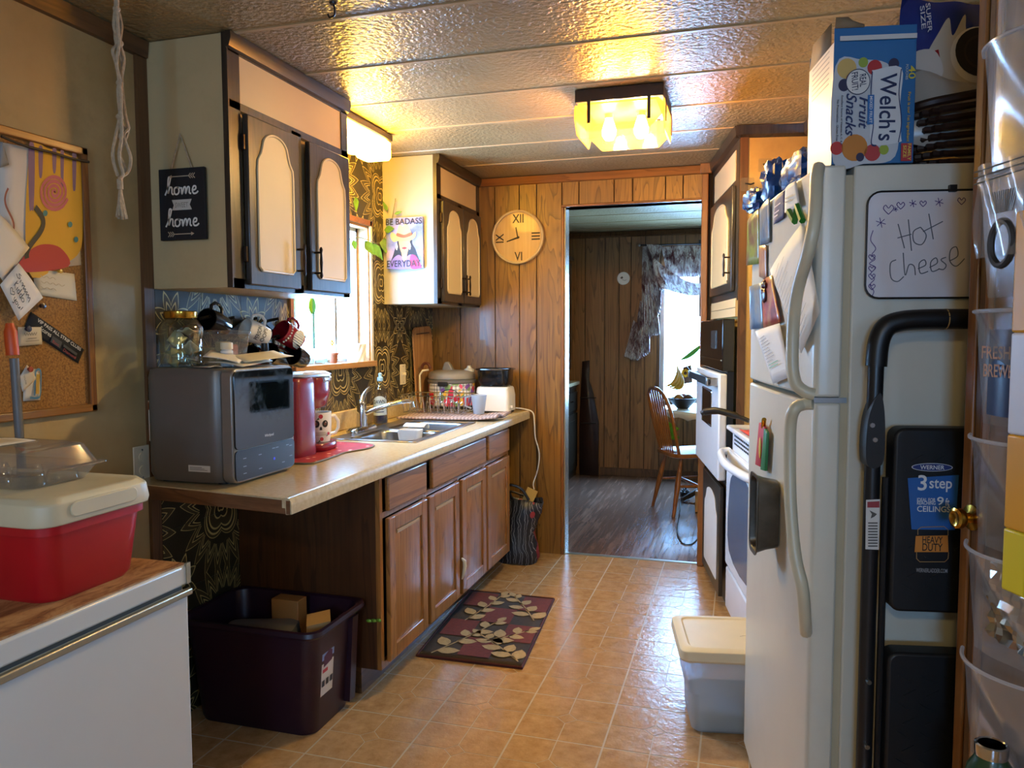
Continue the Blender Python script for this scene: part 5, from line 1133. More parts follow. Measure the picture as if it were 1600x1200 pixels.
frame(Matrix.Translation((-1.62, 2.30, .215)) @ Matrix.Rotation(rad(18), 4, 'Z')); build(MB().loft([[Vector((x*s, y*s, z)) for x, y in rrect(-.13, -.07, .13, .07, .03)] for s, z in ((.95, 0), (1, .06), (.95, .10), (.8, .105))]), 'plastic_container', 'grey_plastic', None, 'grey plastic container inside the purple tote', 'container'); frame()
m = MB().box((-1.63, 2.38, .2), (-1.52, 2.44, .385)); build(m, 'carton', flat('9a6a34'), None, 'small brown carton standing in the purple tote', 'carton', bevel=.002)
m = MB().obox((-1.40, 2.32, .30), (.035, .02, .006), (-.03, .05, 0), (0, 0, .06)); build(m, 'cardboard_flap', flat('b08a54'), None, 'tan cardboard piece at the front of the purple tote', 'cardboard')
# ------------------------------------------------------------------ rug
def mat_rug(name, c): mk(name, c, .95, var=.25, vs=60, bump=.6, bs=400, bd=.002)
mat_rug('rug_brown', '3b2f1e'); mat_rug('rug_red', '6a2a1a'); mat_rug('rug_edge', '4a1a14'); mat_rug('rug_tan', 'b09a6c')
C4 = [onZ(0, *p) for p in ((652, 1026), (815, 1046), (865, 938), (735, 925))]
t = thing('kitchen_rug', 'dark red and brown rug with tan leaves in front of the sink cabinet', 'rug', C4[0])
lerp4 = lambda u, v: C4[0].lerp(C4[1], u).lerp(C4[3].lerp(C4[2], u), v)
o = Vector((C4[0].x, C4[0].y, .0015)); EX = C4[1]-C4[0]; EY = C4[3]-C4[0]
build(MB().grid(lambda u, v: lerp4(u, v)+Vector((0, 0, .006+.001*math.sin(7*u+5*v))), 10, 16), 'pile', 'rug_brown', t, solid=.007)
build(MB().tube([lerp4(u, v)+Vector((0, 0, .006)) for u, v in ((0, 0), (.5, 0), (1, 0), (1, .5), (1, 1), (.5, 1), (0, 1), (0, .5))], .007, 6, True), 'binding', 'rug_edge', t)
a = Art(C4[0]+Vector((0, 0, .0118)), C4[1]-C4[0], C4[3]-C4[0], t, (0, 0, 1)); a.n = Vector((0, 0, 1))
for u in range(3):
    for v in range(4):
        if (u+v) % 2: a.start().rect(.05+.31*u, .05+.23*v, .05+.31*(u+1), .05+.23*(v+1)); a.done('', 'colour_block', mat=MATS['rug_red']); a.l -= 1
a.l += 2
def rleaf(x, y, ang, L, W): 
    c, s = math.cos(ang), math.sin(ang); asp = .55
    P = [(0, 0), (.25, .42), (.5, .5), (.75, .36), (1, 0), (.75, -.36), (.5, -.5), (.25, -.42)]
    a.start().poly([(x+(p*L)*c-(q*W)*s, y+((p*L)*s+(q*W)*c)*asp) for p, q in P]); a.done('', 'leaf_motif', mat=MATS['rug_tan']); a.l -= 1
rnd = random.Random(5)
for bx, by, dx, dy, n in ((.12, .03, .42, .5, 7), (.95, .05, -.5, .28, 8), (.9, .6, -.35, .35, 7), (.2, .5, .2, .45, 7), (.55, .25, .35, .2, 5)):
    a.start().line([(bx, by), (bx+dx*.5+.02, by+dy*.5), (bx+dx, by+dy)], .012, 5); a.done('', 'stem_motif', mat=MATS['rug_tan']); a.l -= 1
    ang = math.atan2(dy/.55, dx)
    for i in range(n):
        f = (i+.5)/n; sgn = 1 if i % 2 else -1; L = .25*(1-.4*f)+rnd.uniform(-.01, .02); an = ang+sgn*(.8+rnd.uniform(-.2, .2))
        rleaf(min(.93, max(.05, bx+dx*f)), min(.95, by+dy*f), an, L*.9, L*.55)
    rleaf(bx+dx, by+dy, ang, .15, .08)
# ------------------------------------------------------------------ shopping bag
t = thing('shopping_bag', 'patterned black reusable bag slumped by the panelled wall', 'bag', (-1.25, 4.3, 0))
m = MB(); rings = []
for k, (z, sx_, sy_, ox_, oy_) in enumerate(((.002, .115, .085, 0, 0), (.03, .13, .095, 0, 0), (.10, .125, .09, .005, .0), (.18, .11, .085, -.01, .01), (.24, .10, .075, .012, .0), (.31, .12, .07, .02, .01), (.37, .13, .06, .03, .012))):
    rings.append([Vector((-1.25+ox_+sx_*math.cos(a)*(1+.07*math.sin(5*a+k*1.7))*.97, 4.30+oy_+sy_*math.sin(a)*(1+.06*math.cos(4*a+k)), z+.012*math.sin(3*a+k))) for a in [2*math.pi*i/28 for i in range(28)]])
m.loft(rings); m.f = m.f[:-1]
def mat_bag():
    n = NT('bag_print'); v = n.coords((1, 1, 1)); w = n.n('TexWave', in_Scale=9.0, in_Distortion=7.0, in_Detail=3.0); n.set(w.inputs['Vector'], v)
    b = n.noise(v, 6, 2); c = n.ramp(w.outputs['Fac'], [(.0, lin('0e1118')), (.62, lin('1b2232')), (.74, lin('9fa3aa')), (.82, lin('1a1f2c'))])
    sp = n.n('SeparateXYZ'); n.set(sp.inputs[0], v); mx = n.n('MixRGB'); n.set(mx.inputs[0], n.math('GREATER_THAN', b, .62)); n.set(mx.inputs[1], c); mx.inputs[2].default_value = lin('8c2630'); n.bsdf(mx.outputs[0], .45); MATS['bag_print'] = n.m
mat_bag()
build(m, 'body', 'bag_print', t, solid=.003)
for s in (0, 1): build(MB().tube(smooth([Vector((-1.34+.05*s, 4.25+.08*s, .36)), Vector((-1.30, 4.24+.08*s, .46-.05*s)), Vector((-1.22, 4.25+.08*s, .45-.06*s)), Vector((-1.17, 4.26+.06*s, .38))], 6), .008, 6), 'strap', 'black_plastic', t)
build(MB().obox((-1.17, 4.28, .40), (.018, 0, .04), (.0, .004, 0), (.03, 0, -.012)), 'booklet', flat('c9a85a'), None, 'yellow booklet sticking out of the patterned bag', 'booklet')
m = MB(); m.loft([[Vector((-1.405+s*math.cos(a)*.04, 4.24+s*math.sin(a)*.05, z)) for a in [2*math.pi*i/14 for i in range(14)]] for s, z in ((.8, .002), (1, .06), (1.05, .2), (.8, .32), (.2, .40))]); build(m, 'red_sack', mk('red_fabric', '9c1c20', .6), None, 'bright red sack squeezed between the bag and the cabinet', 'sack')
build(MB().grid(lambda u, v: Vector((-1.40+.05*u, 4.195-.01*u, .30+.16*v+.015*math.sin(6*u))), 4, 6), 'blue_strap_bag', flat('1f3f66'), None, 'blue cloth strap hanging over the red sack', 'strap', solid=.004)
# ------------------------------------------------------------------ clock
t = thing('wall_clock', 'round light wood wall clock with dark roman numerals', 'clock', (-1.30, YB-.03, 1.77))
cc = Vector((-1.30, YB-.008, 1.927)); RC = .160
Ry = Matrix(((1, 0, 0), (0, 0, -1), (0, 1, 0)))
build(MB().lathe([(RC-.012, 0), (RC, .002), (RC, .03), (RC-.006, .034), (RC-.012, .030), (RC-.012, .012)], cc, seg=56, R=Ry), 'rim', mk('clock_rim', 'c9b48c', .4), t)
build(MB().lathe([(0, .010), (RC-.011, .010), (RC-.011, .013), (0, .013)], cc, seg=48, R=Ry), 'face', wood('clock_face', 'c4a472', 'b39262', 'a07f50', 'Z', .4, .3), t)
a = Art(cc+Vector((0, -.0135, 0)), (1, 0, 0), (0, 0, 1), t, (0, -1, 0))
a.start().text('XII', -.035, .085, .07, .052).done('2a2118', 'numeral'); a.start().text('VI', -.022, -.14, .048, .052).done('2a2118', 'numeral')
a.start().text('III', .137, -.02, .045, .052, 90).done('2a2118', 'numeral'); a.start().text('IX', -.09, -.03, .055, .05, 90).done('2a2118', 'numeral')
a.start().poly([(-.004, -.01), (.004, -.01), (-.010, .06), (-.016, .058)]).done('1c1610', 'hour_hand'); a.start().poly([(.01, -.006), (.008, .006), (-.072, -.022), (-.07, -.028)]).done('1c1610', 'minute_hand')
build(MB().lathe([(0, .0345), (RC-.012, .0345), (RC-.012, .0355), (0, .0355)], cc+Vector((0, .003, 0)), seg=48, R=Ry), 'glass', clear('clock_glass', 'ffffff', .0, .1, edge=.03), t)
# ------------------------------------------------------------------ the run on the right (local x into the run, local y along it)
frame(RUN)
# refrigerator
t = thing('refrigerator', 'white top freezer refrigerator covered with papers', 'refrigerator', (.35, .33, 0))
W = .70; HF = 1.705; ZS = 1.203
def fdoor(z0, z1): return MB().loft([[Vector((x, y, z)) for x, y in ((.058, -.0), (.012, .0), (.003, .006), (0, .02), (-.006, W*.25), (-.008, W/2), (-.006, W*.75), (0, W-.02), (.003, W-.006), (.012, W), (.058, W))] for z in (z0, z1)])
build(MB().box((.075, .005, .03), (.78, W-.005, HF-.001)), 'body', 'fridge_white', t, bevel=.004)
build(MB().box((.056, .012, .05), (.077, W-.012, HF-.02)), 'gasket', flat('b5a88a'), t)
d1 = build(fdoor(ZS+.006, HF), 'freezer_door', 'fridge_white', t, bevel=.006); d2 = build(fdoor(.06, ZS-.006), 'fridge_door', 'fridge_white', t, bevel=.006)
build(MB().box((.065, .02, .0), (.76, W-.02, .03)), 'base', 'black_plastic', t)
build(MB().prism([(.0, 0), (.09, 0), (.10, .012), (.0, .014)], (.03, .02, HF+.0005), (1, 0, 0), (0, 0, 1), (0, .045, 0)), 'hinge_cover', 'fridge_white', t, bevel=.003)
build(MB().box((.01, W-.05, ZS-.005), (.07, W-.01, ZS+.005)), 'hinge', 'chrome', t)
build(MB().box((-.002, .002, ZS-.006), (.07, .04, ZS+.005)), 'hinge', 'steel', t)
hy = .075
def hpath(pts): return smooth([Vector((x, y, z)) for x, y, z in pts], 6)
def hp(pts, d): 
    P = [onRun(v, px, py) for v, px, py in pts]; return build(MB().tube(smooth(P, 6), .0135, 10), 'handle', 'fridge_handle', d)
hp([(-.006, 1279, 262), (-.018, 1276, 280), (-.03, 1273, 340), (-.04, 1263, 392), (-.045, 1247, 450), (-.046, 1240, 500), (-.046, 1238, 565), (-.04, 1243, 598), (-.022, 1258, 612), (-.004, 1272, 616)], d1)
hp([(-.004, 1270, 631), (-.022, 1255, 632), (-.042, 1241, 640), (-.046, 1235, 665), (-.046, 1234, 730), (-.045, 1236, 800), (-.04, 1243, 870), (-.028, 1254, 920), (-.014, 1258, 970), (-.004, 1259, 988)], d2)
# whiteboard on its side
t = thing('whiteboard', 'magnetic whiteboard reading Hot cheese on the refrigerator side', 'whiteboard', (.25, -.005, 1.42))
b0, b1, wz0, wz1 = .100, .42, 1.422, 1.646
build(MB().prism(rrect(b0, wz0, b1, wz1, .028), (0, -.003, 0), (1, 0, 0), (0, 0, 1), (0, .0065, 0)), 'panel', mk('board_white', 'd6d0d2', .25, var=.03), t)
build(MB().tube([Vector((x, -.004, z)) for x, z in rrect(b0, wz0, b1, wz1, .028)], .0022, 6, True), 'rim', 'black_plastic', t)
build(MB().box((.262, -.012, wz1-.004), (.276, -.002, wz1+.010)), 'clip', 'black_plastic', t)
f = lambda px, py: (lambda p: (p.x, p.z))(onRunU(-.003, px, py))
a = Art((0, -.0034, 0), (1, 0, 0), (0, 0, 1), t, (0, -1, 0))
a.start()
for st in ([(1403, 350), (1413, 388)], [(1419, 343), (1424, 392)], [(1402, 372), (1424, 366)], [(1438, 355), (1427, 362), (1428, 378), (1440, 382), (1447, 368), (1438, 355)], [(1451, 334), (1458, 374)], [(1442, 362), (1473, 346)],
           [(1400, 406), (1391, 412), (1392, 434), (1402, 440), (1412, 432)], [(1411, 395), (1414, 430), (1420, 414), (1428, 416), (1430, 430)], [(1434, 420), (1446, 414), (1444, 406), (1436, 412), (1438, 427), (1450, 424)], [(1452, 418), (1464, 411), (1462, 403), (1454, 410), (1456, 424), (1468, 420)], [(1478, 402), (1470, 406), (1478, 414), (1474, 421), (1466, 420)], [(1483, 408), (1496, 400), (1494, 386), (1485, 391), (1484, 408), (1494, 416), (1507, 404)]):
    a.line([f(*p) for p in st], .0022, 5)
a.done('5d6068', 'handwriting')
a.start()
def heart(px, py, s): a.line([f(px+x*s, py+y*s) for x, y in ((0, 1), (-1, -.1), (-.55, -.8), (0, -.2), (.6, -.8), (1, -.1), (0, 1))], .0016, 4)
def star(px, py, s):
    for k in range(3): an = k*math.pi/3+.3; a.line([f(px+s*math.cos(an), py+s*math.sin(an)), f(px-s*math.cos(an), py-s*math.sin(an))], .0015)
heart(1388, 327, 8); heart(1407, 321, 6); heart(1442, 318, 5); heart(1502, 314, 6); star(1399, 327, 4); star(1426, 318, 6); star(1467, 316, 7); star(1376, 348, 8)
a.line([f(*p) for p in ((1364, 360), (1360, 375), (1368, 388), (1362, 398), (1367, 405), (1358, 412), (1368, 418), (1360, 428), (1366, 436), (1359, 445), (1365, 455), (1362, 463))], .0016, 5)
for py in (402, 420, 432, 448): heart(1362, py, 5)
a.done('4a3478', 'doodle')
# papers and photos on the refrigerator doors
def onfridge(name, label, cat, quad, col, lift=0.0, mag=None, magcol='1f6a2a'):
    Q = [onRun(-.010-lift, *p) for p in quad]; m = MB()
    m.grid(lambda u, v: (Q[0].lerp(Q[1], u)).lerp(Q[3].lerp(Q[2], u), v)+Vector((-.004*math.sin(math.pi*u)*math.sin(1.5*v), 0, 0)), 6, 6)
    t = thing(name, label, cat, (Q[0].x, Q[0].y, min(p.z for p in Q))); build(m, 'sheet', flat(col, .7) if not col.startswith('M:') else col[2:], t, solid=.0008)
    if mag:
        p = onRun(-.014-lift, *mag); build(MB().lathe([(.012, 0), (.012, .006), (.009, .008), (0, .008)], p, R=Matrix(((0, 0, -1), (1, 0, 0), (0, 1, 0))), seg=14), 'magnet', flat(magcol, .3), t)
    return t, Art(Q[0]+Vector((-.0055, 0, 0)), Q[1]-Q[0], Q[3]-Q[0], t, (-1, 0, 0))
def photo(name, cs):
    n = NT(name); v = n.coords((1, 1, 1)); c = n.ramp(n.noise(v, 14, 4, .6), [(.25+.5*i/(len(cs)-1), lin(c)) for i, c in enumerate(cs)]); n.bsdf(c, .3); MATS[name] = n.m
photo('photo_family', ['2a2018', '6a4a38', '8a9a3a', '4a3020']); photo('photo_blue', ['2a3a5a', '5a7a9a', '8a8a86', '3a3030']); photo('photo_warm', ['6a3a28', 'a86a48', 'c8a078', '4a2a20']); photo('photo_mixed', ['2a4a3a', 'c08a5a', 'a83a3a', '303038'])
t, a = onfridge('printed_letter', 'long printed letter under the green letter magnet on the freezer door', 'letter', ((1252, 552), (1281, 487), (1256, 345), (1203, 423)), 'd9d3c8', .002)
a.start()
for k in range(16): a.rect(.12, .08+.05*k, .5+.4*((k*7) % 5)/5, .086+.05*k)
a.done('8b867c', 'text_lines')
t, a = onfridge('photo', 'photo of people with a green plant at the far freezer edge', 'photo', ((1166, 415), (1187, 412), (1187, 325), (1168, 345)), 'M:photo_family', .001, None)
t, a = onfridge('photo', 'grey faded photo next to the plant photo', 'photo', ((1187, 384), (1203, 378), (1203, 308), (1187, 328)), 'M:photo_blue', .003)
t, a = onfridge('photo', 'warm toned narrow photo below the grey photo', 'photo', ((1186, 432), (1198, 438), (1198, 383), (1186, 384)), 'M:photo_warm', .0015)
t, a = onfridge('photo', 'blue landscape photo low on the freezer door', 'photo', ((1172, 515), (1193, 512), (1191, 442), (1171, 448)), 'M:photo_blue', .0025)
t, a = onfridge('photo', 'colourful group photo with a pink corner beside the blue photo', 'photo', ((1193, 514), (1220, 503), (1206, 430), (1190, 440)), 'M:photo_mixed', .005)
t, a = onfridge('business_card', 'purple card near the top of the freezer door', 'card', ((1209, 351), (1225, 340), (1227, 297), (1211, 312)), '37305c', .002)
a.start().rect(.2, .2, .6, .26).rect(.2, .35, .7, .40).rect(.2, .6, .8, .64).done('b9b2c8', 'card_print')
t, a = onfridge('appointment_card', 'small white card beside the purple card', 'card', ((1226, 333), (1250, 322), (1244, 282), (1227, 295)), 'd4cec4', .003)
a.start().rect(.2, .5, .7, .56).rect(.2, .35, .6, .4).done('8b8578', 'card_print')
t, a = onfridge('school_letter', 'white letter with green highlighted lines across both fridge doors', 'letter', ((1208, 600), (1236, 588), (1218, 505), (1180, 518)), 'dcd9d4', .008)
a.start()
for k in range(9): a.rect(.2, .35+.055*k, .55+.2*((k*3) % 4)/4, .36+.055*k)
a.done('7f8088', 'text_lines'); a.start().rect(.22, .24, .75, .252).rect(.22, .29, .8, .302).done('3f9a6a', 'green_lines')
t = thing('letter_magnet', 'green plastic letter N magnet on the freezer door', 'magnet', onRun(-.02, 1243, 334))
p = [onRun(-.024, *q_) for q_ in ((1233, 330), (1242, 346), (1246, 322), (1254, 345))]; build(MB().tube(p, .0075, 6), 'letter', mk('green_plastic', '1f7a2c', .3), t)
t = thing('paw_magnet', 'dark red paw shaped magnet among the photos', 'magnet', onRun(-.02, 1194, 455))
m = MB(); p = onRun(-.022, 1194, 462); m.ball(p, (.006, .016, .02), 10, 8)
for dy, dz in ((-.014, .026), (0, .034), (.013, .028), (.02, .012)): m.ball(p+Vector((0, dy, dz)), (.005, .007, .009), 8, 6)
build(m, 'paw', flat('4a1418', .3), t)
t = thing('loaf_pan', 'small dark metal loaf pan stuck sideways on the fridge door', 'pan', onRun(-.03, 1197, 850))
pq = onRun(-.010, 1212, 802); 
frame(RUN @ Matrix.Translation(pq) @ Matrix.Rotation(rad(-90), 4, 'Y'))
m = MB(); m.loft([[Vector((x, y, z)) for x, y in rrect(-.098*s, -.042*s, .098*s, .042*s, .022*s)] for s, z in ((.86, .0), (.92, .03), (1, .052), (1.06, .054), (1.06, .057), (.96, .055), (.86, .006))]); build(m, 'pan', mk('worn_steel', '6a645a', .4, .8, var=.35, vs=25), t); frame(RUN)
t = thing('chip_clip', 'red and green clip hanging on the fridge door above the loaf pan', 'clip', onRun(-.02, 1192, 690))
for quad, col in (((( 1182, 726), (1190, 730), (1197, 668), (1188, 660)), 'b0262a'), (((1190, 734), (1197, 736), (1200, 676), (1196, 668)), '2f7a4a')):
    Q = [onRun(-.02, *p) for p in quad]; build(MB().face(Q), 'blade', flat(col, .4), t, solid=.008, bevel=.002)
p = onRun(-.02, 1191, 700); build(MB().ball(p+Vector((-.006, 0, 0)), (.003, .010, .03), 8, 6), 'badge', flat('d8b42c'), t)
build(MB().tube([onRun(-.02, 1193, 668), onRun(-.024, 1194, 655)], .006, 8), 'spring', 'brass', t)
# ------------------------------------------------------------------ on top of the refrigerator
def boxart(t, o, ex, ey, n): return Art(o, ex, ey, t, n)
z0 = HF+.0105
t = thing('snack_box', 'open blue fruit snack carton standing on the refrigerator', 'carton', (.2, .03, z0))
P0, P1 = onRunU(.0, 1300, 248), onRunU(.0, 1428, 240)
x0, x1 = P0.x, P1.x; zt = onRunU(0, 1310, 42).z; z0 = HF+.001
y0 = .004
mk('carton_blue', '2a6aa0', .4, var=.06); mk('carton_white', 'cfcfcb', .45, var=.05); mk('carton_board', '8a7458', .8)
m = MB(); m.box((x0, y0, z0), (x1, y0+.0012, zt)); m.box((x0, y0+.185, z0), (x1, y0+.1862, zt)); m.box((x0, y0, z0), (x1, y0+.186, z0+.0012)); m.box((x1-.0012, y0, z0), (x1, y0+.186, zt)); build(m, 'shell', 'carton_blue', t)
build(MB().box((x0-.0006, y0, z0), (x0+.0006, y0+.186, zt-.03)), 'side_panel', 'carton_white', t)
build(MB().face([Vector(p) for p in ((x0, y0+.186, zt-.03), (x0, y0+.02, zt-.03), (x0+.002, y0+.03, zt+.02), (x0+.002, y0+.17, zt+.025))]), 'side_flap', 'carton_board', t, solid=.0012)
m = MB(); m.add([Vector((x0+(x1-x0)*u, y0-.002-.004*v, zt-.002+v)) for u, v in ((0, 0), (.01, .022), (.16, .022), (.22, .014), (.36, .006), (.36, 0))], [(0, 5, 4, 3, 2, 1)]); build(m, 'torn_flap', 'carton_board', t, solid=.0012)
bw, bh = x1-x0, zt-z0
a = Art((x0, y0-.0005, z0), (bw, 0, 0), (0, 0, bh), t, (0, -1, 0), .0003)
a.start().poly(P2([(.02, .02), (.02, .72), (.35, .76), (.7, .70), (.80, .4), (.78, .05), (.4, .0)])).done('b9bec2', 'pale_field')
for x, y, r, c in ((.16, .70, .12, 'c8a860'), (.24, .62, .09, 'a8603a'), (.36, .74, .06, '8aa03a'), (.5, .70, .09, 'b02c2c'), (.28, .12, .16, 'c07a2a'), (.5, .08, .10, 'b03a38'), (.64, .10, .06, '93a838'), (.06, .12, .08, 'b8342e')):
    a.start().poly(circ(x, y, r, 18, r*.62)); a.done(c, 'fruit_print'); a.l -= 1
a.l += 1
for x, y, r in ((.13, .58, .07), (.73, .72, .065), (.35, .05, .05)): a.start().poly(circ(x, y, r, 16, r*.66)); a.done('2c2a48', 'berry_print'); a.l -= 1
a.l += 1
a.start().poly(circ(.30, .60, .15, 26, .095)).done('1d2b4a', 'badge_rim'); a.start().poly(circ(.30, .60, .14, 26, .088)).done('d2d2ce', 'badge')
a.start().text('REAL', .315, .65, .09, .08, -84).text('FRUIT!', .215, .665, .13, .08, -84).done('1d2b4a', 'lettering')
a.start().poly(P2([(.47, .66), (.50, .68), (.82, .69), (.82, .45), (.84, .2), (.82, .15), (.5, .14), (.46, .3), (.48, .5)], 4)).done('cdd0d2', 'logo_field')
a.start().line([(.47, .67), (.46, .5), (.50, .3), (.48, .15), (.54, .13)], .012, 5).line([(.82, .68), (.80, .5), (.84, .3), (.81, .15)], .012, 5).done('1a2c5c', 'logo_edge')
a.start().text("Welch's", .57, .655, .49, .21, -91).done('16244e', 'lettering')
a.start().text('Fruit', .32, .49, .22, .12, -91, .2).text('Snacks', .16, .52, .30, .13, -91, .2).done('1a2c5c', 'lettering')
a.start().rect(.42, .285, .50, .50).done('2a6aa8', 'flavour_band'); a.start().text('MIXED FRUIT', .445, .49, .195, .035, -90).done('d0d6dc', 'lettering')
a.start().text('40', .905, .70, .095, .085, -90).done('c9b83a', 'lettering'); a.start().text('POUCHES', .87, .71, .11, .03, -90).done('b9c4cc', 'lettering')
a.start().text('Fruit is our 1st Ingredient', .895, .51, .36, .045, -90).done('c9a83a', 'lettering')
a.start().rect(.84, .01, .97, .14).done('a82c34', 'corner_block'); a.start().text('FAMILY', .92, .135, .12, .04, -90).text('SIZE', .865, .125, .09, .04, -90).done('d8c24a', 'lettering')
a.start().text('No Preservatives . Gluten Free', .04, .47, .30, .028, -90).text('Excellent Source of Vitamins A, C & E', .09, .50, .36, .028, -90).done('3a4458', 'lettering')
a.start().rect(.06, .895, .99, .93).done('c8cac8', 'white_edge')
# side panel lines of the carton
a = Art((x0-.0008, y0+.186, z0), (0, -.186, 0), (0, 0, bh), t, (-1, 0, 0), .0003)
a.start()
for k in range(7): a.rect(.15, .62+.04*k, .85, .632+.04*k)
a.done('9aa2a8', 'text_lines')
# basket with snack bags
t = thing('wicker_basket', 'dark woven basket on the refrigerator next to the carton', 'basket', (.42, .12, HF))
bx0, bx1, by0, by1 = x1+.012, x1+.30, .02, .26
mk('dark_wicker', '2a1710', .5, var=.4, vs=40)
N = 40
def brect(s, z): return [Vector((x, y, z)) for x, y in rrect(bx0-s, by0-s, bx1+s, by1+s, .05, 9)]
for k in range(7):
    zz = HF+.010+.016*k; R0 = brect(-.03+.005*k, zz); n_ = len(R0)
    build(MB().tube([p+Vector((0, 0, .022*k*(p.x-bx0))) + (Vector((p.x-(bx0+bx1)/2, p.y-(by0+by1)/2, 0)).normalized()*(.004 if (i+k) % 2 else -.004)) for i, p in enumerate(R0)], .0075, 6, True), 'weave', 'dark_wicker', t)
build(MB().tube([p+Vector((0, 0, .16*(p.x-bx0))) for p in brect(.008, HF+.123)], .010, 8, True), 'rim', 'dark_wicker', t)
build(MB().prism([(p.x, p.y) for p in brect(-.03, 0)], (0, 0, HF+.001), (1, 0, 0), (0, 1, 0), (0, 0, .006)), 'bottom', 'dark_wicker', t)
def pouch(label, c, w, h, lean, rz, mat, group=None):
    M4 = Matrix.Translation(c) @ Matrix.Rotation(rz, 4, 'Z') @ Matrix.Rotation(lean, 4, 'Y') @ Matrix.Rotation(rad(-12), 4, 'X')
    t = thing('snack_bag', label, 'snack bag', M4=M4); f0 = FRAME.copy(); frame(f0 @ M4)
    def side(s): return lambda u, v: Vector(((u-.5)*w*(1+.03*math.sin(9*v)), s*.03*math.sin(math.pi*u)**.7*math.sin(math.pi*v)**.6+.004*math.sin(14*u+9*v), v*h))
    m = MB(); m.grid(side(-1), 14, 14); m.grid(side(1), 14, 14); build(m, 'film', mat, t); return t, f0
mk('film_blue', '16307c', .25, var=.15, coat=.4); mk('film_red', '9a1c22', .25, var=.15, coat=.4)
t, f0 = pouch('blue cookie bag with dark cookie and milk splash sticking out of the basket', (x1+.11, .14, HF+.06), .20, .36, rad(6), 0, 'film_blue')
a = Art((-.10, -.036, 0), (.2, 0, 0), (0, 0, .36), t, (0, -1, 0), .0006)
a.start().poly(P2([(.1, .08), (.2, .5), (.35, .72), (.45, .82), (.5, .7), (.62, .85), (.66, .7), (.9, .62), (.95, .3), (.8, .1)])).done('c2b8a4', 'milk_print')
a.start().poly(P2([(.3, .05), (.3, .25), (.6, .34), (.95, .25), (.95, .05)])).done('8c1c5a', 'pink_print')
a.start().poly(circ(.78, .58, .30, 28, .19)).done('d8d2c4', 'creme_print'); a.start().poly(circ(.80, .60, .27, 28, .165)).done('1c120e', 'cookie_print')
a.start().line([(.80+.17*math.cos(.6*k), .60+.105*math.sin(.6*k)) for k in range(11)], .02, 3).done('33231a', 'cookie_relief')
a.start().text('SUPER', .18, .9, .2, .05, -78).text('SIZE', .12, .88, .16, .05, -78).done('c9cdd4', 'lettering'); a.start().poly(circ(.95, .83, .16, 20, .1)).done('2a56b0', 'logo_print'); frame(f0)
t, f0 = pouch('red and white snack bag between the carton and the cookie bag', (x1+.075, .10, HF+.05), .10, .23, rad(-6), 0, 'film_red')
a = Art((-.065, -.035, 0), (.13, 0, 0), (0, 0, .23), t, (0, -1, 0), .0006); a.start().poly(P2([(.2, .6), (.3, .9), (.7, .92), (.75, .65)])).done('c9c0b4', 'white_print'); frame(f0)
mk('film_white', 'a8a094', .3, var=.15)
t, f0 = pouch('crumpled pale snack bag with zigzag top in front of the basket bags', (x1+.085, .055, HF+.03), .22, .17, rad(18), 0, 'film_white'); frame(f0)
# blue plastic bag on the freezer door top
t = thing('plastic_bag', 'crumpled blue plastic bag with twisted knot on the freezer top edge', 'plastic bag', onRun(.03, 1215, 280))
mk('film_lightblue', '1c4f8c', .25, var=.35, vs=30, coat=.3); rnd = random.Random(3)
def crumple(c, r, seed):
    rn = random.Random(seed); m = MB(); m.ball(c, r, 22, 14); ph = [rn.uniform(0, 6) for _ in range(6)]
    m.v = [p+(p-Vector(c))*(.16*math.sin(9*(p.y-c[1])/r[1]+ph[0])*math.sin(7*(p.z-c[2])/r[2]+ph[1])+.13*math.sin(15*(p.x-c[0])/r[0]+ph[2]+8*(p.y-c[1])/r[1])) for p in m.v]; return m
pk = Vector((.035, .35, HF+.055))
build(crumple((.045, .32, HF+.050), (.035, .12, .048), 1), 'tail', 'film_lightblue', t); build(crumple((.03, .53, HF+.062), (.035, .055, .066), 2), 'body', 'film_lightblue', t); build(crumple((.0, .64, HF+.032), (.035, .075, .034), 4), 'lobe', 'film_lightblue', t)
build(MB().ball((.035, .45, HF+.05), (.014, .014, .016), 12, 8), 'knot', flat('16283c'), t)
# clear hanging hooks at the freezer edge
for i, (px, py) in enumerate(((1196, 258), (1168, 288), (1182, 318))):
    lab = ('upper', 'middle', 'lowest')[i]; p = onRun(.10, px, py); t = thing('clear_hook', lab+' clear plastic hook tag with dark wire on the cabinet side', 'hook', p)
    uu = 1.925
    c = onRunU(1.92, px, py); build(MB().prism(rrect(-.03, -.03, .03, .03, .006), c+Vector((0, .004, 0)), (1, 0, 0), (0, 0, 1), (0, -.002, 0)), 'tag', 'clear_plastic', t)
    build(MB().tube([c+Vector((-.012, -.006, .004)), c+Vector((.012, -.008, -.002)), c+Vector((.028, -.006, .004))], .004, 6), 'wire', 'black_metal', t)
# ------------------------------------------------------------------ step ladder
t = thing('step_ladder', 'folded black three step ladder leaning against the refrigerator', 'ladder', (.2, -.06, 0))
yl = -.07
R1 = [(.102, yl, .0), (.102, yl, .9), (.104, yl, 1.28), (.108, yl, 1.33), (.122, yl, 1.36), (.15, yl, 1.372), (.20, yl, 1.376), (.30, yl, 1.376), (.42, yl, 1.376), (.48, yl, 1.36), (.50, yl, 1.33), (.503, yl, 1.28), (.503, yl, .9), (.503, yl, 0)]
build(MB().tube(smooth([Vector(p) for p in R1], 5), .016, 10), 'rail_hoop', 'black_metal', t)
build(MB().tube(smooth([Vector(p) for p in R1[2:11]], 5), .021, 12), 'foam_grip', 'black_plastic', t)
for x in (.115, .49): build(MB().box((x-.012, yl+.02, .02), (x+.012, yl+.045, 1.12)), 'rear_leg', 'black_metal', t, bevel=.003)
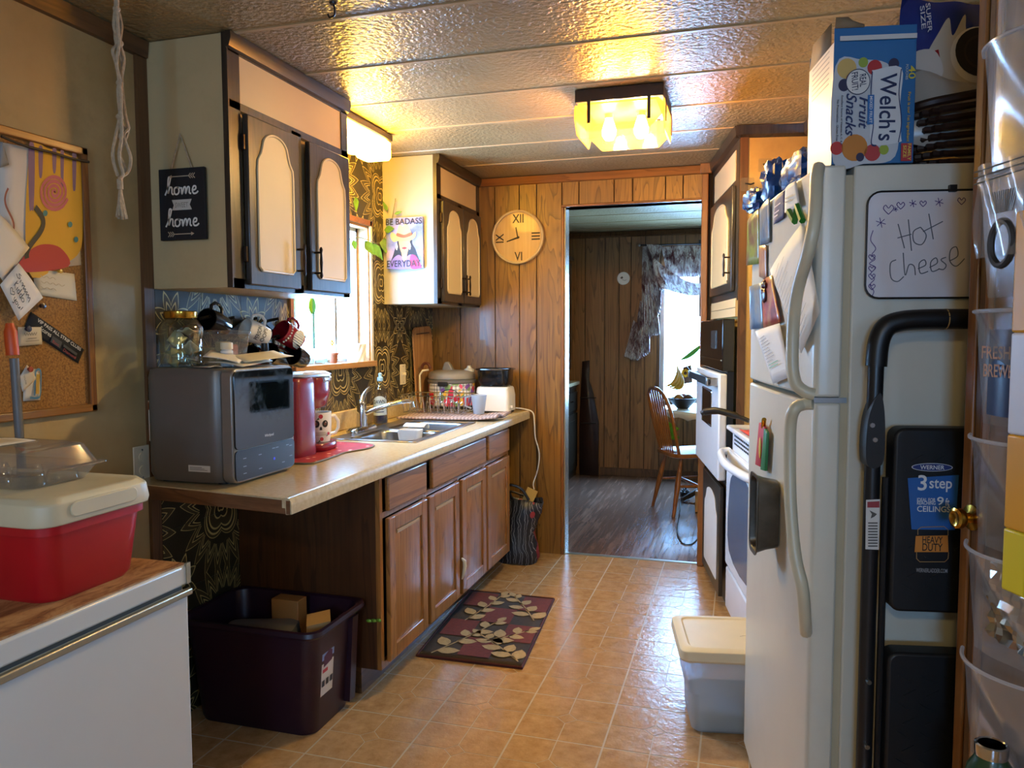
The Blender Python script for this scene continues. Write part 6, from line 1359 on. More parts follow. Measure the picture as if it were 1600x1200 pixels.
for x in (.128, .477): build(MB().tube([Vector((x, yl-.004, .03)), Vector((x, yl-.004, 1.05))], .007, 8), 'brace', 'black_metal', t)
for x in (.09, .49): build(MB().prism(P2([(0, 0), (.03, 0), (.034, .06), (.03, .12), (.02, .145), (.0, .09)]), (x-.006, yl-.022, 1.08), (1, 0, 0), (0, 0, 1), (0, .04, 0)), 'pivot_bracket', 'black_plastic', t)
for x, z in ((.092, 1.16), (.098, 1.13), (.10, .62), (.10, .48)): build(MB().cyl((x, yl-.025, z), (x, yl-.014, z), .005, 8), 'rivet', 'steel', t)
def tread(z0, z1): 
    o = build(MB().prism(rrect(.137, z0, .47, z1, .022), (0, yl-.022, 0), (1, 0, 0), (0, 0, 1), (0, .05, 0)), 'step', mk('step_black', '101114', .5, var=.2) if 'step_black' not in MATS else 'step_black', t, bevel=.006)
    k = 0; z = z0+.05
    m = MB()
    while z < z1-.05:
        for x in [.17+.045*i for i in range(7)]: m.obox((x+.012*(k % 2), yl-.0225, z), (.012, 0, .007*(1 if k % 2 else -1)), (0, .001, 0), (-.0012, 0, .002))
        z += .03; k += 1
    build(m, 'grip_pattern', 'step_black', o, kind='stuff'); return o
s1 = tread(.772, 1.155); s2 = tread(.40, .685); s3 = tread(.06, .33)
fz = lambda px, py: (lambda p: (p.x, p.z))(onRunU(yl-.024, px, py))
a = Art((0, yl-.0245, 0), (1, 0, 0), (0, 0, 1), t, (0, -1, 0), .0004)
q4 = lambda pts: [fz(*p) for p in pts]
a.start().poly(q4([(1418, 747), (1498, 742), (1492, 828), (1424, 827)])).done('1f5aa0', 'label_blue')
cx, cz_ = fz(1456, 730); a.start().poly(circ(cx, cz_, .040, 28, .0085)).done('b9bec8', 'badge_rim'); a.start().poly(circ(cx, cz_, .038, 28, .0072)).done('1c2f6c', 'badge'); a.l += 1
def tx(s, px0, py0, px1, py1, **k): x, z = fz(px0, py1); X, Z = fz(px1, py0); a.text(s, x, z, X-x, Z-z, **k)
a.start(); tx('WERNER', 1437, 727, 1475, 733); tx('3', 1433, 742, 1448, 766); tx('step', 1451, 749, 1487, 768); tx('IDEAL FOR', 1432, 778, 1461, 783); tx('REACHING', 1432, 783, 1461, 788); tx('9', 1463, 776, 1474, 789); tx('ft', 1476, 778, 1483, 790); tx('CEILINGS', 1432, 791, 1484, 799); a.done('d2d6da', 'lettering')
a.start().poly(q4([(1430, 837), (1480, 836), (1481, 862), (1428, 862)])).done('c27a2a', 'label_orange'); a.start(); tx('HEAVY', 1440, 838, 1472, 848); tx('DUTY', 1440, 849, 1472, 860); a.done('16140f', 'lettering')
a.start().line(q4([(1433, 835), (1433, 827), (1438, 823), (1474, 822), (1480, 827), (1480, 836)]), .0015).line(q4([(1431, 862), (1431, 872), (1436, 877), (1475, 877), (1480, 872), (1481, 862)]), .0015).done('9a7a50', 'label_outline')
a.start(); tx('WERNERLADDER.COM', 1430, 888, 1479, 893); a.done('8d9096', 'lettering')
g = Art((0, yl-.0235, 0), (1, 0, 0), (0, 0, 1), t, (0, -1, 0)); xg_, zg_ = fz(1470, 512)
build(MB().lathe([(.0214, -.001), (.0214, .001)], (.236, yl, 1.376), 'X', 14), 'grip_ring', flat('b08a50'), t)
g.start().text('S.F.', .272, 1.370, .04, .012).done('b08a50', 'lettering')
a = Art((0, yl-.0165, 0), (1, 0, 0), (0, 0, 1), t, (0, -1, 0), .0004); fr_ = lambda px, py: (lambda p: (p.x, p.z))(onRunU(yl-.0165, px, py)); q5 = lambda pts: [fr_(*p) for p in pts]
a.start().poly(q5([(1353, 781), (1375, 780), (1373, 859), (1352, 858)])).done('c9c6c0', 'warning_label'); a.start().poly(q5([(1355, 784), (1374, 783), (1374, 793), (1355, 793)])).done('8c3038', 'warning_head')
a.start(); 
for k in range(9): a.poly(q5([(1356, 816+4.5*k), (1371, 816+4.5*k), (1371, 818+4.5*k), (1356, 818+4.5*k)]))
a.poly(q5([(1358, 797), (1370, 803), (1366, 807), (1360, 810), (1362, 803)])).done('4a4846', 'text_lines')
# ------------------------------------------------------------------ wall oven cabinet, oven, stove
t = thing('oven_cabinet', 'tall dark framed oven cabinet with cream side beside the doorway', 'cabinet', (.5, 2.3, 0))
u0, u1, vf = 1.945, 2.735, .184
build(MB().box((vf+.02, u0, 0), (.795, u1, ZC-.002)), 'body', mk('cabinet_side', 'c0a060', .5, var=.1, grime=('7a5c2c', .3)), t)
build(MB().box((vf, u0, 1.50), (vf+.02, u1, ZC-.002)), 'face_frame', 'dark_stain', t)
build(MB().box((vf, u0, .0), (vf+.02, u1, .62)), 'lower_frame', 'dark_stain', t)
build(MB().box((vf+.004, u0-.004, .0), (vf+.040, u0+.004, ZC-.05)), 'side_stile', 'trim_brown', t)
build(MB().box((vf-.003, u1-.10, .0), (vf+.02, u1+.012, 1.5)), 'far_stile', 'trim_wood', t)
build(MB().box((vf-.004, u0+.02, 1.425), (vf+.018, u1-.02, 1.51)), 'cream_rail', 'panel_cream', t); build(MB().box((vf-.005, u0+.02, 1.466), (vf-.003, u1-.02, 1.468)), 'rail_joint', 'groove', t)
m = MB(); m.prism([(0, 0), (-.02, .012), (-.026, .052), (0, .054)], (vf, u0-.02, ZC-.056), (1, 0, 0), (0, 0, 1), (0, u1-u0+.02, 0)); m.prism([(0, 0), (-.02, .012), (-.026, .052), (0, .054)], (vf-.02, u0, ZC-.056), (0, 1, 0), (0, 0, 1), (.33, 0, 0)); build(m, 'crown', 'dark_stain', t)
build(MB().box((vf-.003, u0+.08, 2.06), (vf+.001, u1-.08, 2.20)), 'top_panel', 'panel_cream', t)
d = build(MB().box((vf-.02, u0+.06, 1.545), (vf-.001, u1-.06, 2.035)), 'door', 'dark_stain', t, bevel=.004)
P = arch(.5, .40); build(MB().prism(P, (vf-.0205, (u0+u1)/2, 1.59), (0, 1, 0), (0, 0, 1), (-.002, 0, 0)), 'door_panel', 'panel_cream', d); m = MB(); ribbon_frame(m, P, (vf-.0205, (u0+u1)/2, 1.59), (0, 1, 0), (0, 0, 1), (-1, 0, 0), .010, .004); build(m, 'moulding', 'panel_cream', d)
pull(d, (vf-.02, u0+.10, 1.67), (-1, 0, 0), (0, 0, 1), .11)
d = build(MB().box((vf-.05, u0+.10, .06), (vf-.03, u1-.12, .60)), 'lower_door', 'dark_stain', t, bevel=.004); build(MB().prism(arch(.42, .42), (vf-.0505, (u0+u1)/2-.02, .12), (0, 1, 0), (0, 0, 1), (-.002, 0, 0)), 'door_panel', 'white_plastic', d)
for z in (.2, .45): build(MB().box((vf-.032, u1-.14, z-.02), (vf, u1-.11, z+.02)), 'hinge', 'black_metal', t)
t = thing('wall_oven', 'white and black wall oven with a dark glass window', 'oven', (.15, 2.35, .64))
build(MB().box((.125, u0+.035, 1.165), (vf-.001, u1-.01, 1.415)), 'control_panel', 'black_gloss', t, bevel=.006)
build(MB().box((.121, u0+.22, 1.27), (.126, u0+.36, 1.36)), 'clock_display', flat('3a3d40', .2), t); build(MB().box((.119, u0+.04, 1.215), (.127, u1-.02, 1.222)), 'control_trim', 'chrome', t)
build(MB().box((vf-.03, u0+.05, .62), (vf-.0005, u1-.04, 1.165)), 'oven_body', 'black_plastic', t)
d = build(MB().box((.112, u0+.03, .645), (.150, u1+.04, 1.155)), 'oven_door', 'appliance_white', t, bevel=.008)
build(MB().box((.109, u0+.24, .885), (.114, u0+.56, 1.055)), 'door_window', 'black_gloss', d, bevel=.002); m = MB(); m.tube([Vector((.111, y, z)) for y, z in rrect(u0+.235, .88, u0+.565, 1.06, .01)], .004, 6, True); build(m, 'window_trim', 'chrome', d)
m = MB(); m.box((.06, u0+.06, 1.095), (.085, u1+.0, 1.135)); build(m, 'handle_bar', 'black_plastic', d, bevel=.006)
for y in (u0+.06, u1-.04): build(MB().box((.058, y, 1.097), (.114, y+.04, 1.133)), 'handle_bracket', 'steel', d, bevel=.003)
t = thing('stove', 'white freestanding stove with curved handle between oven and refrigerator', 'stove', (.45, 1.5, 0))
s0, s1_ = 1.16, 1.925
build(MB().box((.17, s0, .02), (.79, s1_, .90)), 'body', 'appliance_white', t, bevel=.005)
build(MB().box((.14, s0-.0, .90), (.79, s1_, .922)), 'cooktop', 'appliance_white', t, bevel=.008)
d = build(MB().box((.142, s0+.01, .27), (.170, s1_-.008, .81)), 'oven_door', 'appliance_white', t, bevel=.010)
build(MB().prism(P2([(s0+.12, .36), (s0+.12, .66), (s0+.25, .735), ((s0+s1_)/2, .75), (s1_-.25, .735), (s1_-.12, .66), (s1_-.12, .36)], 4), (.1415, 0, 0), (0, 1, 0), (0, 0, 1), (-.002, 0, 0)), 'door_window', mk('grey_glass', '5d6a80', .15), d)
build(MB().tube(smooth([Vector((.150, s0+.02, .80)), Vector((.105, s0+.08, .80)), Vector((.075, (s0+s1_)/2, .80)), Vector((.105, s1_-.08, .80)), Vector((.15, s1_-.01, .80))], 8), .018, 10), 'door_handle', 'appliance_white', d)
build(MB().box((.146, s0+.01, .06), (.170, s1_-.008, .255)), 'drawer', 'appliance_white', t, bevel=.008)
m = MB()
for i in range(18):
    for z in (.838, .856, .874): m.box((.1675, s0+.06+i*.037, z), (.1695, s0+.08+i*.037, z+.008))
build(m, 'vent_slots', 'black_plastic', t, kind='stuff')
for (x, y) in ((.30, s0+.2), (.30, s1_-.2), (.58, s0+.2), (.58, s1_-.2)): build(MB().lathe([(.09, 0), (.095, .004), (.08, .010), (.03, .008), (0, .008)], (x, y, .9225), seg=20), 'burner', 'black_metal', t)
build(MB().box((.72, s0, .922), (.79, s1_, 1.12)), 'backguard', 'appliance_white', t, bevel=.01)
t = thing('frying_pan', 'black frying pan on the stove with its handle over the edge', 'pan', (.3, 1.65, .93))
build(MB().lathe([(.0, .0), (.10, .0), (.13, .035), (.126, .036), (.098, .005), (0, .005)], (.32, s1_-.24, .934), seg=28), 'pan', 'black_metal', t)
build(MB().tube(smooth([Vector((.205, s1_-.20, .962)), Vector((.15, s1_-.175, .982)), Vector((.08, s1_-.15, 1.0)), Vector((.03, s1_-.13, .995)), Vector((.01, s1_-.12, .985))], 5), [.010]*5+[.015]*6+[.017]*6+[.012]*4, 10), 'handle', 'black_plastic', t)
build(MB().grid(lambda u, v: Vector((.155+.10*u, s1_-.45+.20*v, .930+.004*math.sin(6*u)*math.sin(5*v))), 6, 6), 'cloth', flat('b8402f', .9), None, 'orange red pot holder on the stove edge', 'pot holder', solid=.004)
# upper cabinet above the stove
t = thing('wall_cabinet', 'shallow wall cabinet over the stove beyond the snack carton', 'cabinet', (.64, 1.3, 1.7), group=None)
build(MB().box((.50, .74, 1.72), (.795, 1.94, ZC-.002)), 'body', 'cabinet_side', t); build(MB().box((.482, .74, 1.72), (.50, 1.94, ZC-.002)), 'face_frame', 'dark_stain', t)
build(MB().prism([(0, 0), (-.02, .012), (-.026, .052), (0, .054)], (.482, .74, ZC-.056), (1, 0, 0), (0, 0, 1), (0, 1.2, 0)), 'crown', 'dark_stain', t)
for a_, b_ in ((.78, 1.31), (1.35, 1.88)):
    build(MB().box((.478, a_, 2.07), (.483, b_, 2.22)), 'top_panel', 'panel_cream', t); d = build(MB().box((.462, a_, 1.74), (.481, b_, 2.04)), 'door', 'dark_stain', t, bevel=.004); build(MB().prism(arch(.38, .22), (.4615, (a_+b_)/2, 1.78), (0, 1, 0), (0, 0, 1), (-.002, 0, 0)), 'door_panel', 'panel_cream', d)
# ------------------------------------------------------------------ white bin beside the refrigerator
t = thing('storage_bin', 'white translucent bin with cream lid on the floor by the refrigerator', 'bin', (.0, .95, 0))
g = (-.175, .80, .17, 1.11)
def gr(s, z, r=.03): return [Vector((x, y, z)) for x, y in rrect(g[0]+s, g[1]+s, g[2]-s, g[3]-s, r)]
build(MB().loft([gr(.045, .002), gr(.035, .012), gr(.03, .14), gr(.018, .145), gr(.006, .285)]), 'tub', 'frost_plastic', t)
build(MB().loft([gr(.046, .012), gr(.04, .08), gr(.05, .09)]), 'pet_food', mk('litter', '9aa090', .8), t)
build(MB().loft([gr(-.006, .262), gr(-.012, .27), gr(-.010, .300), gr(.004, .308), gr(.02, .308), gr(.024, .303)]), 'lid', mk('lid_ivory', 'd6c8a6', .5, var=.06), t, bevel=.002)
a = Art((.03, .93, .3042), (1, 0, 0), (0, 1, 0), t, (0, 0, 1)); a.start().line([(0, 0), (.02, .008), (.04, -.004), (.06, .006), (.08, 0), (.10, .004)], .003, 3).done('8c7f6c', 'handwriting')
frame()
# ------------------------------------------------------------------ door in the right foreground with clear organizer
ED = Vector((.409, 1.635, 0)); e = Vector((.40, -.917, 0)).normalized(); nn = Vector((-e.y, e.x, 0)); nn = -nn if nn.x > 0 else nn
DM = Matrix(((e.x, nn.x, 0, ED.x), (e.y, nn.y, 0, ED.y), (0, 0, 1, 0), (0, 0, 0, 1)))     # local x along the door, y out of its face
frame(DM)
t = thing('door_1', 'open brown door slab at the right edge of the view', 'door', (.35, 0, 0)); t['kind'] = 'structure'; del t['category']
build(MB().box((0, -.04, .012), (.70, -.006, 2.05)), 'slab', 'door_brown', t)
for a_, b_, mt in ((0, .022, 'trim_wood'), (.024, .04, 'trim_brown'), (.042, .06, 'trim_wood')): build(MB().box((a_, -.006, .012), (b_, .002 if mt == 'trim_wood' else -.002, 2.05)), 'edge_moulding', mt, t, bevel=.003)
k = build(MB().lathe([(.024, 0), (.024, .003), (.010, .006), (.009, .016), (.011, .02), (.017, .021), (.020, .027), (.019, .035), (.014, .037), (.009, .035), (0, .034)], (.032, .002, 1.003), seg=24, R=Matrix(((1, 0, 0), (0, 0, 1), (0, 1, 0)))), 'door_knob', 'brass', t)
t = thing('door_organizer', 'clear plastic pocket organizer hanging on the open door', 'organizer', (.3, .01, .3))
build(MB().grid(lambda u, v: Vector((.062+.40*u, .012+.002*math.sin(9*u+7*v), .45+1.56*v)), 10, 24), 'back_sheet', 'organizer_film', t)
rowz = [1.72, 1.50, 1.275, 1.055, .86, .66]
for r, z in enumerate(rowz):
    for c in range(2):
        xa = .065+c*.20; h = .20
        m = MB(); m.grid(lambda u, v: Vector((xa+.19*u, .014+(.055*(v**1.5)+.006*math.sin(8*u+5*v))*math.sin(math.pi*min(max(u, .02), .98))**.55+.012*v, z-.09+h*v)), 14, 8)
        pk = build(m, 'pocket', 'organizer_film', t)
        build(MB().tube([Vector((xa+.19*u, .014+.055*math.sin(math.pi*min(max(u, .02), .98))**.55+.012, z-.09+h)) for u in [i/14 for i in range(15)]], .0035, 6), 'pocket_rim', 'organizer_rim', pk)
def dpx(y, px, py):
    Mi = DM.inverted(); a0 = Mi @ EYE; d0 = Mi.to_3x3() @ ray(px, py); return a0+d0*((y-a0.y)/d0.y)
mk('navy_film', '1b2250', .35, var=.15)
t = thing('coffee_bag', 'navy coffee bag with orange lettering in a clear pocket', 'bag', dpx(.03, 1560, 640))
q0, q1 = dpx(.035, 1535, 650), dpx(.035, 1595, 515); z_lo, z_hi = dpx(.035, 1560, 650).z, dpx(.035, 1560, 515).z; xa, xb_ = dpx(.035, 1538, 580).x, dpx(.035, 1615, 580).x
m = MB(); m.grid(lambda u, v: Vector((xa+(xb_-xa)*u, .028+.014*math.sin(math.pi*u), z_lo+(z_hi-z_lo)*v)), 10, 6); m.grid(lambda u, v: Vector((xa+(xb_-xa)*u, .022-.006*math.sin(math.pi*u), z_lo+(z_hi-z_lo)*v)), 10, 6); build(m, 'film', 'navy_film', t)
a = Art((xa, .0435, z_lo), (xb_-xa, 0, 0), (0, 0, z_hi-z_lo), t, (0, 1, 0)); a.start().text('FRESH', .03, .66, .6, .15).text('BREWED', .08, .45, .75, .15).done('c08a60', 'lettering')
t = thing('yellow_handle', 'long yellow plastic tool with white label in the organizer', 'tool', dpx(.05, 1597, 600))
xs = dpx(.075, 1582, 600).x
for za, zb, col in ((330, 520, 'd8960e'), (520, 680, 'd0cfd6'), (680, 830, 'd8960e'), (830, 930, 'd8c020')):
    build(MB().box((xs, .070, dpx(.075, 1593, zb).z), (xs+.05, .082, dpx(.075, 1593, za).z)), 'section', flat(col, .4), t, bevel=.004)
t = thing('zip_bag', 'clear zip bag with dark scrub brush in the second pocket', 'zip bag', dpx(.05, 1560, 400))
zt_, zb_ = dpx(.085, 1560, 250).z, dpx(.085, 1560, 400).z; xa = dpx(.085, 1520, 300).x
m = MB(); m.grid(lambda u, v: Vector((xa+.11*u+.012*(1-v), .083+.006*math.sin(12*u+5*v), zb_+(zt_-zb_)*v)), 10, 10); build(m, 'film', 'organizer_film', t)
for k in range(3): z = zt_-.010-.010*k; build(MB().tube([Vector((xa+.005, .086, z)), Vector((xa+.12, .086, z+.004))], .0016, 5), 'zip_line', mk('zip_grey', '6a6862', .4) if k == 0 and 'zip_grey' not in MATS else 'zip_grey', t)
p = dpx(.08, 1565, 380); build(MB().tube([p+Vector((.024*math.cos(a), 0, .036*math.sin(a))) for a in [2*math.pi*i/20 for i in range(20)]], .006, 8, True), 'brush_ring', flat('23211f'), t)
for k in range(14): build(MB().tube([Vector((p.x-.02+.003*k, .08, p.z+.05)), Vector((p.x-.03+.005*k, .084, p.z+.085))], .0012, 4), 'bristle', 'grey_plastic', t)
t = thing('foil_packet', 'crinkled silver foil packet in a lower pocket', 'packet', dpx(.04, 1560, 920))
za, zb = dpx(.04, 1570, 880).z, dpx(.04, 1570, 1010).z; xa = dpx(.04, 1541, 930).x; rn = random.Random(8); J = [[rn.uniform(-.006, .006) for _ in range(14)] for _ in range(14)]
m = MB(); m.grid(lambda u, v: Vector((xa+.13*u, .035+J[int(u*12)][int(v*12)], zb+(za-zb)*v)), 12, 12); build(m, 'foil', mk('foil', 'b9b4a6', .18, .95), t, sharp=8)
frame()
# green bottle below the organizer
c = onZ(.72, 1543, 1168); c = dpx(.06, 1536, 1160); frame(DM)
t = thing('green_bottle', 'dark green bottle with steel neck at the bottom right corner', 'bottle', (c.x, .06, c.z-.2))
build(MB().lathe([(.038, -.22), (.04, -.2), (.04, -.06), (.036, -.035), (.026, -.018), (.024, -.012)], (c.x+.02, .06, c.z), seg=22), 'body', mk('green_enamel', '1f3d1c', .3, coat=.3), t)
build(MB().lathe([(.025, -.012), (.026, -.004), (.026, .008), (.023, .010), (.021, .008), (.021, -.012)], (c.x+.02, .06, c.z), seg=22), 'neck', 'chrome', t)
build(MB().box((c.x-.04, .002, c.z-.235), (c.x+.12, .11, c.z-.222)), 'door_shelf', 'black_metal', None, 'small dark shelf on the door under the green bottle', 'shelf')
frame()
# ------------------------------------------------------------------ dining room
# built-in dark hutch along the left
t = thing('hutch', 'dark built in hutch with pale counter in the dining room', 'hutch', (-1.68, 6.2, 0))
hx = -1.50
build(MB().box((XL+.005, 4.75, 0), (hx, 7.18, .86)), 'lower_body', 'dark_stain', t); build(MB().box((XL+.005, 4.75, .86), (hx+.03, 7.185, .895)), 'counter', 'counter_laminate', t, bevel=.004)
build(MB().box((XL+.005, 4.75, 1.0), (hx-.06, 7.18, 2.03)), 'upper_body', 'dark_stain', t); build(MB().box((XL+.005, 4.75, 2.03), (hx-.03, 7.185, 2.06)), 'cornice', 'trim_brown_h', t)
for i in range(4):
    a_, b_ = 4.80+.595*i, 5.36+.595*i
    d = build(MB().box((hx+.001, a_, .08), (hx+.018, b_, .60)), 'door', 'dark_stain', t, bevel=.003); pull(d, (hx+.018, a_+.05, .5), (1, 0, 0), (0, 0, 1), .09); build(MB().box((hx+.018, a_+.06, .14), (hx+.024, b_-.06, .54)), 'raised_panel', 'dark_stain', d, bevel=.003)
    d = build(MB().box((hx+.001, a_, .63), (hx+.018, b_, .80)), 'drawer', 'dark_stain', t, bevel=.003); pull(d, (hx+.018, (a_+b_)/2, .72), (1, 0, 0), (0, 1, 0), .09)
    d = build(MB().box((hx-.059, a_, 1.02), (hx-.042, b_, 2.0)), 'upper_door', 'dark_stain', t, bevel=.003); build(MB().prism(arch(.42, .80), (hx-.0415, (a_+b_)/2, 1.1), (0, 1, 0), (0, 0, 1), (.002, 0, 0)), 'glass_panel', 'black_gloss', d)
# tapered board leaning on the far wall
t = thing('ironing_board', 'folded dark tapered board leaning against the far wall', 'board', (-1.36, 7.13, 0))
m = MB(); m.add([Vector(p) for p in ((-1.455, 7.12, .005), (-1.275, 7.12, .005), (-1.275, 7.13, .50), (-1.33, 7.15, .78), (-1.375, 7.165, .90), (-1.375, 7.19, 1.09), (-1.445, 7.19, 1.08), (-1.46, 7.15, .6))], [(0, 1, 2, 3, 4, 5, 6, 7)]); build(m, 'panel', mk('board_cloth', '3d2c28', .35, var=.25), t, solid=.018)
for z in (.5, .74): build(MB().box((-1.455, 7.105+.02*z, z-.004), (-1.30, 7.112+.02*z, z+.004)), 'fold_line', 'groove', t)
# little plate on the wall
c = onY(YF-.012, 974, 435)
t = thing('wall_plaque', 'small round white plaque on the dark panelled wall', 'plaque', c)
build(MB().lathe([(0, 0), (.055, 0), (.06, .004), (.055, .010), (0, .008)], (c.x, YF-.007, c.z), seg=28, R=Matrix(((1, 0, 0), (0, 0, -1), (0, 1, 0)))), 'disc', 'white_plastic', t)
a = Art((c.x, YF-.0175, c.z), (1, 0, 0), (0, 0, 1), t, (0, -1, 0)); a.start().poly([(-.03, .005), (-.01, .02), (0, .005), (-.015, -.005)]).line([(-.01, -.01), (.015, -.02), (.03, -.012)], .003, 3).done('5d5348', 'motif')
# curtain
t = thing('window_curtain', 'patterned ruffled swag curtain over the dining window', 'curtain', (-.6, YF-.05, 1.1))
def mat_curtain():
    n = NT('curtain_sheer'); v = n.coords((9, 9, 4)); a = n.noise(v, 2.2, 6, .7, .8); c = n.ramp(a, [(.36, lin('5a2a32')), (.48, lin('a08a86')), (.56, lin('e0dcd8')), (.66, lin('86565c'))])
    d = n.n('BsdfDiffuse'); n.set(d.inputs[0], c); tr = n.n('BsdfTranslucent'); n.set(tr.inputs[0], c); mx = n.n('MixShader'); mx.inputs[0].default_value = .035; n.t.links.new(d.outputs[0], mx.inputs[1]); n.t.links.new(tr.outputs[0], mx.inputs[2])
    tp = n.n('BsdfTransparent'); m2 = n.n('MixShader'); m2.inputs[0].default_value = .008; n.t.links.new(mx.outputs[0], m2.inputs[1]); n.t.links.new(tp.outputs[0], m2.inputs[2]); n.t.links.new(m2.outputs[0], n.out.inputs[0]); MATS['curtain_sheer'] = n.m
mat_curtain()
yc = YF-.06
cp = lambda px, py, dy=0: onY(yc-dy, px, py)
build(MB().tube([cp(998, 383), cp(1100, 383)+Vector((.8, 0, 0))], .006, 8), 'rod', 'black_metal', t); build(MB().ball(cp(999, 383), .014, 10, 8), 'finial', 'steel', t)
def ruffle(top, bot, folds, amp, nm, dy=0, hem=0):
    """cloth between two polylines of picked points"""
    T = smooth([Vector((*p, 0)) for p in top], 6); B = smooth([Vector((*p, 0)) for p in bot], 6)
    def fn(u, v):
        i = u*(len(T)-1); k = min(int(i), len(T)-2); a_ = T[k].lerp(T[k+1], i-k); j = u*(len(B)-1); k2 = min(int(j), len(B)-2); b_ = B[k2].lerp(B[k2+1], j-k2); p = a_.lerp(b_, v)
        w = amp*(.35+.65*v)*math.sin(folds*2*math.pi*u+.8*math.sin(5*v)); p = cp(p.x, p.y+hem*math.sin(folds*4*math.pi*u)*v, dy); return p+Vector((0, -abs(w), 0))
    return build(MB().grid(fn, 60, 14), nm, 'curtain_sheer', t)
ruffle([(1004, 386), (1014, 384), (1024, 386)], [(1002, 508), (1030, 492), (1034, 455)], 7, .05, 'tail', 0)
ruffle([(1000, 470), (1012, 470), (1026, 462)], [(992, 532), (1015, 526), (1032, 522)], 8, .05, 'tail', .01, 1.5)
ruffle([(990, 500), (1002, 508), (1016, 500)], [(976, 556), (995, 562), (1016, 550)], 8, .045, 'tail', .02, 2)
ruffle([(1010, 382), (1024, 382), (1035, 384)], [(1040, 445), (1034, 455), (1020, 440)], 4, .03, 'knot_fall', .03)
ruffle([(1034, 386), (1065, 384), (1100, 384), (1140, 384)], [(1042, 430), (1070, 434), (1100, 432), (1140, 432)], 16, .035, 'valance', .0, 1.5)
ruffle([(1018, 400), (1050, 425), (1085, 442), (1140, 438)], [(1026, 448), (1060, 458), (1090, 462), (1140, 446)], 3, .05, 'swag', .04)
# table with cloth
t = thing('dining_table', 'round dark table with scalloped white lace cloth by the window', 'table', (-.2, 6.30, 0))
tc = Vector((-.14, 6.35, .74)); RT = .46
build(MB().lathe([(.0, -.03), (RT, -.03), (RT, 0), (0, 0)], tc, seg=40), 'tabletop', 'dark_stain', t)
build(MB().lathe([(.05, 0), (.05, .68), (.08, .71)], (tc.x, tc.y, .03), seg=16), 'pedestal', 'dark_stain', t)
for k in range(4): a_ = k*math.pi/2+.5; build(MB().tube([Vector((tc.x, tc.y, .18)), Vector((tc.x+.2*math.cos(a_), tc.y+.2*math.sin(a_), .08)), Vector((tc.x+.33*math.cos(a_), tc.y+.33*math.sin(a_), .02))], [.03, .025, .02], 8), 'foot', 'dark_stain', t)
m = MB(); rings = []
for r, z in ((0, .003), (.3, .003), (RT+.004, .004), (RT+.02, -.012), (RT+.02, -.06)): rings.append([tc+Vector((r*math.cos(2*math.pi*i/72), r*math.sin(2*math.pi*i/72), z+(.02*abs(math.sin(9*math.pi*i/72*2)) if z < -.05 else 0))) for i in range(72)])
m.loft(rings, False); build(m, 'lace_cloth', None or 'white_plastic', None, 'white scalloped cloth on the dining table', 'tablecloth', solid=.002)
m = MB(); p = Vector((-.575, 6.12, .60)); m.grid(lambda u, v: Vector((p.x+.10*u+.02*math.sin(8*v), p.y-.012*math.sin(9*u), p.z-.09+.15*v*(1-.4*u))), 8, 8); build(m, 'green_cloth', flat('6fae2a', .8), None, 'bright green cloth hanging under the table edge', 'cloth', solid=.004)
# windsor chair
CH = Matrix.Translation((-.36, 5.93, 0)) @ Matrix.Rotation(rad(-62), 4, 'Z')       # local +y is the front of the chair
frame(CH)
t = thing('dining_chair', 'oak spindle back chair at the dining table', 'chair', (0, 0, 0))
seat = P2([(-.19, -.18), (-.20, 0), (-.215, .16), (-.15, .225), (0, .235), (.15, .225), (.215, .16), (.20, 0), (.19, -.18), (0, -.215)], 5)
build(MB().loft([[Vector((x*s, y*s, z)) for x, y in seat] for s, z in ((.9, .425), (1, .435), (1, .455), (.96, .462), (.75, .455))]), 'seat', 'chair_oak', t)
for sx_, sy_ in ((-1, 1), (1, 1), (-1, -1), (1, -1)):
    a_, b_ = Vector((sx_*.14, sy_*.13, .435)), Vector((sx_*.20, sy_*.215, 0)); build(MB().tube([a_.lerp(b_, k/6) for k in range(7)], [.013, .016, .019, .021, .017, .014, .012], 10), 'leg', 'chair_oak', t)
for sx_ in (-1, 1): build(MB().tube([Vector((sx_*.17, .17, .22)), Vector((sx_*.175, 0, .215)), Vector((sx_*.17, -.175, .22))], [.009, .012, .009], 8), 'stretcher', 'chair_oak', t)
build(MB().tube([Vector((-.175, 0, .216)), Vector((0, 0, .216)), Vector((.175, 0, .216))], [.009, .012, .009], 8), 'stretcher', 'chair_oak', t)
bow = smooth([Vector((-.175, -.165, .455)), Vector((-.19, -.20, .60)), Vector((-.195, -.235, .75)), Vector((-.165, -.27, .87)), Vector((-.09, -.287, .925)), Vector((0, -.292, .938)), Vector((.09, -.287, .925)), Vector((.165, -.27, .87)), Vector((.195, -.235, .75)), Vector((.19, -.20, .60)), Vector((.175, -.165, .455))], 5)
build(MB().tube(bow, .0125, 10), 'back_bow', 'chair_oak', t)
for k in range(7):
    x = -.12+.04*k; zt_ = .93-.75*(x*1.12)**2*1.6; build(MB().tube([Vector((x*.95, -.185, .455)), Vector((x*1.05, -.235, .68)), Vector((x*1.12, -.283, zt_-.012))], [.006, .008, .005], 8), 'spindle', 'chair_oak', t)
frame()
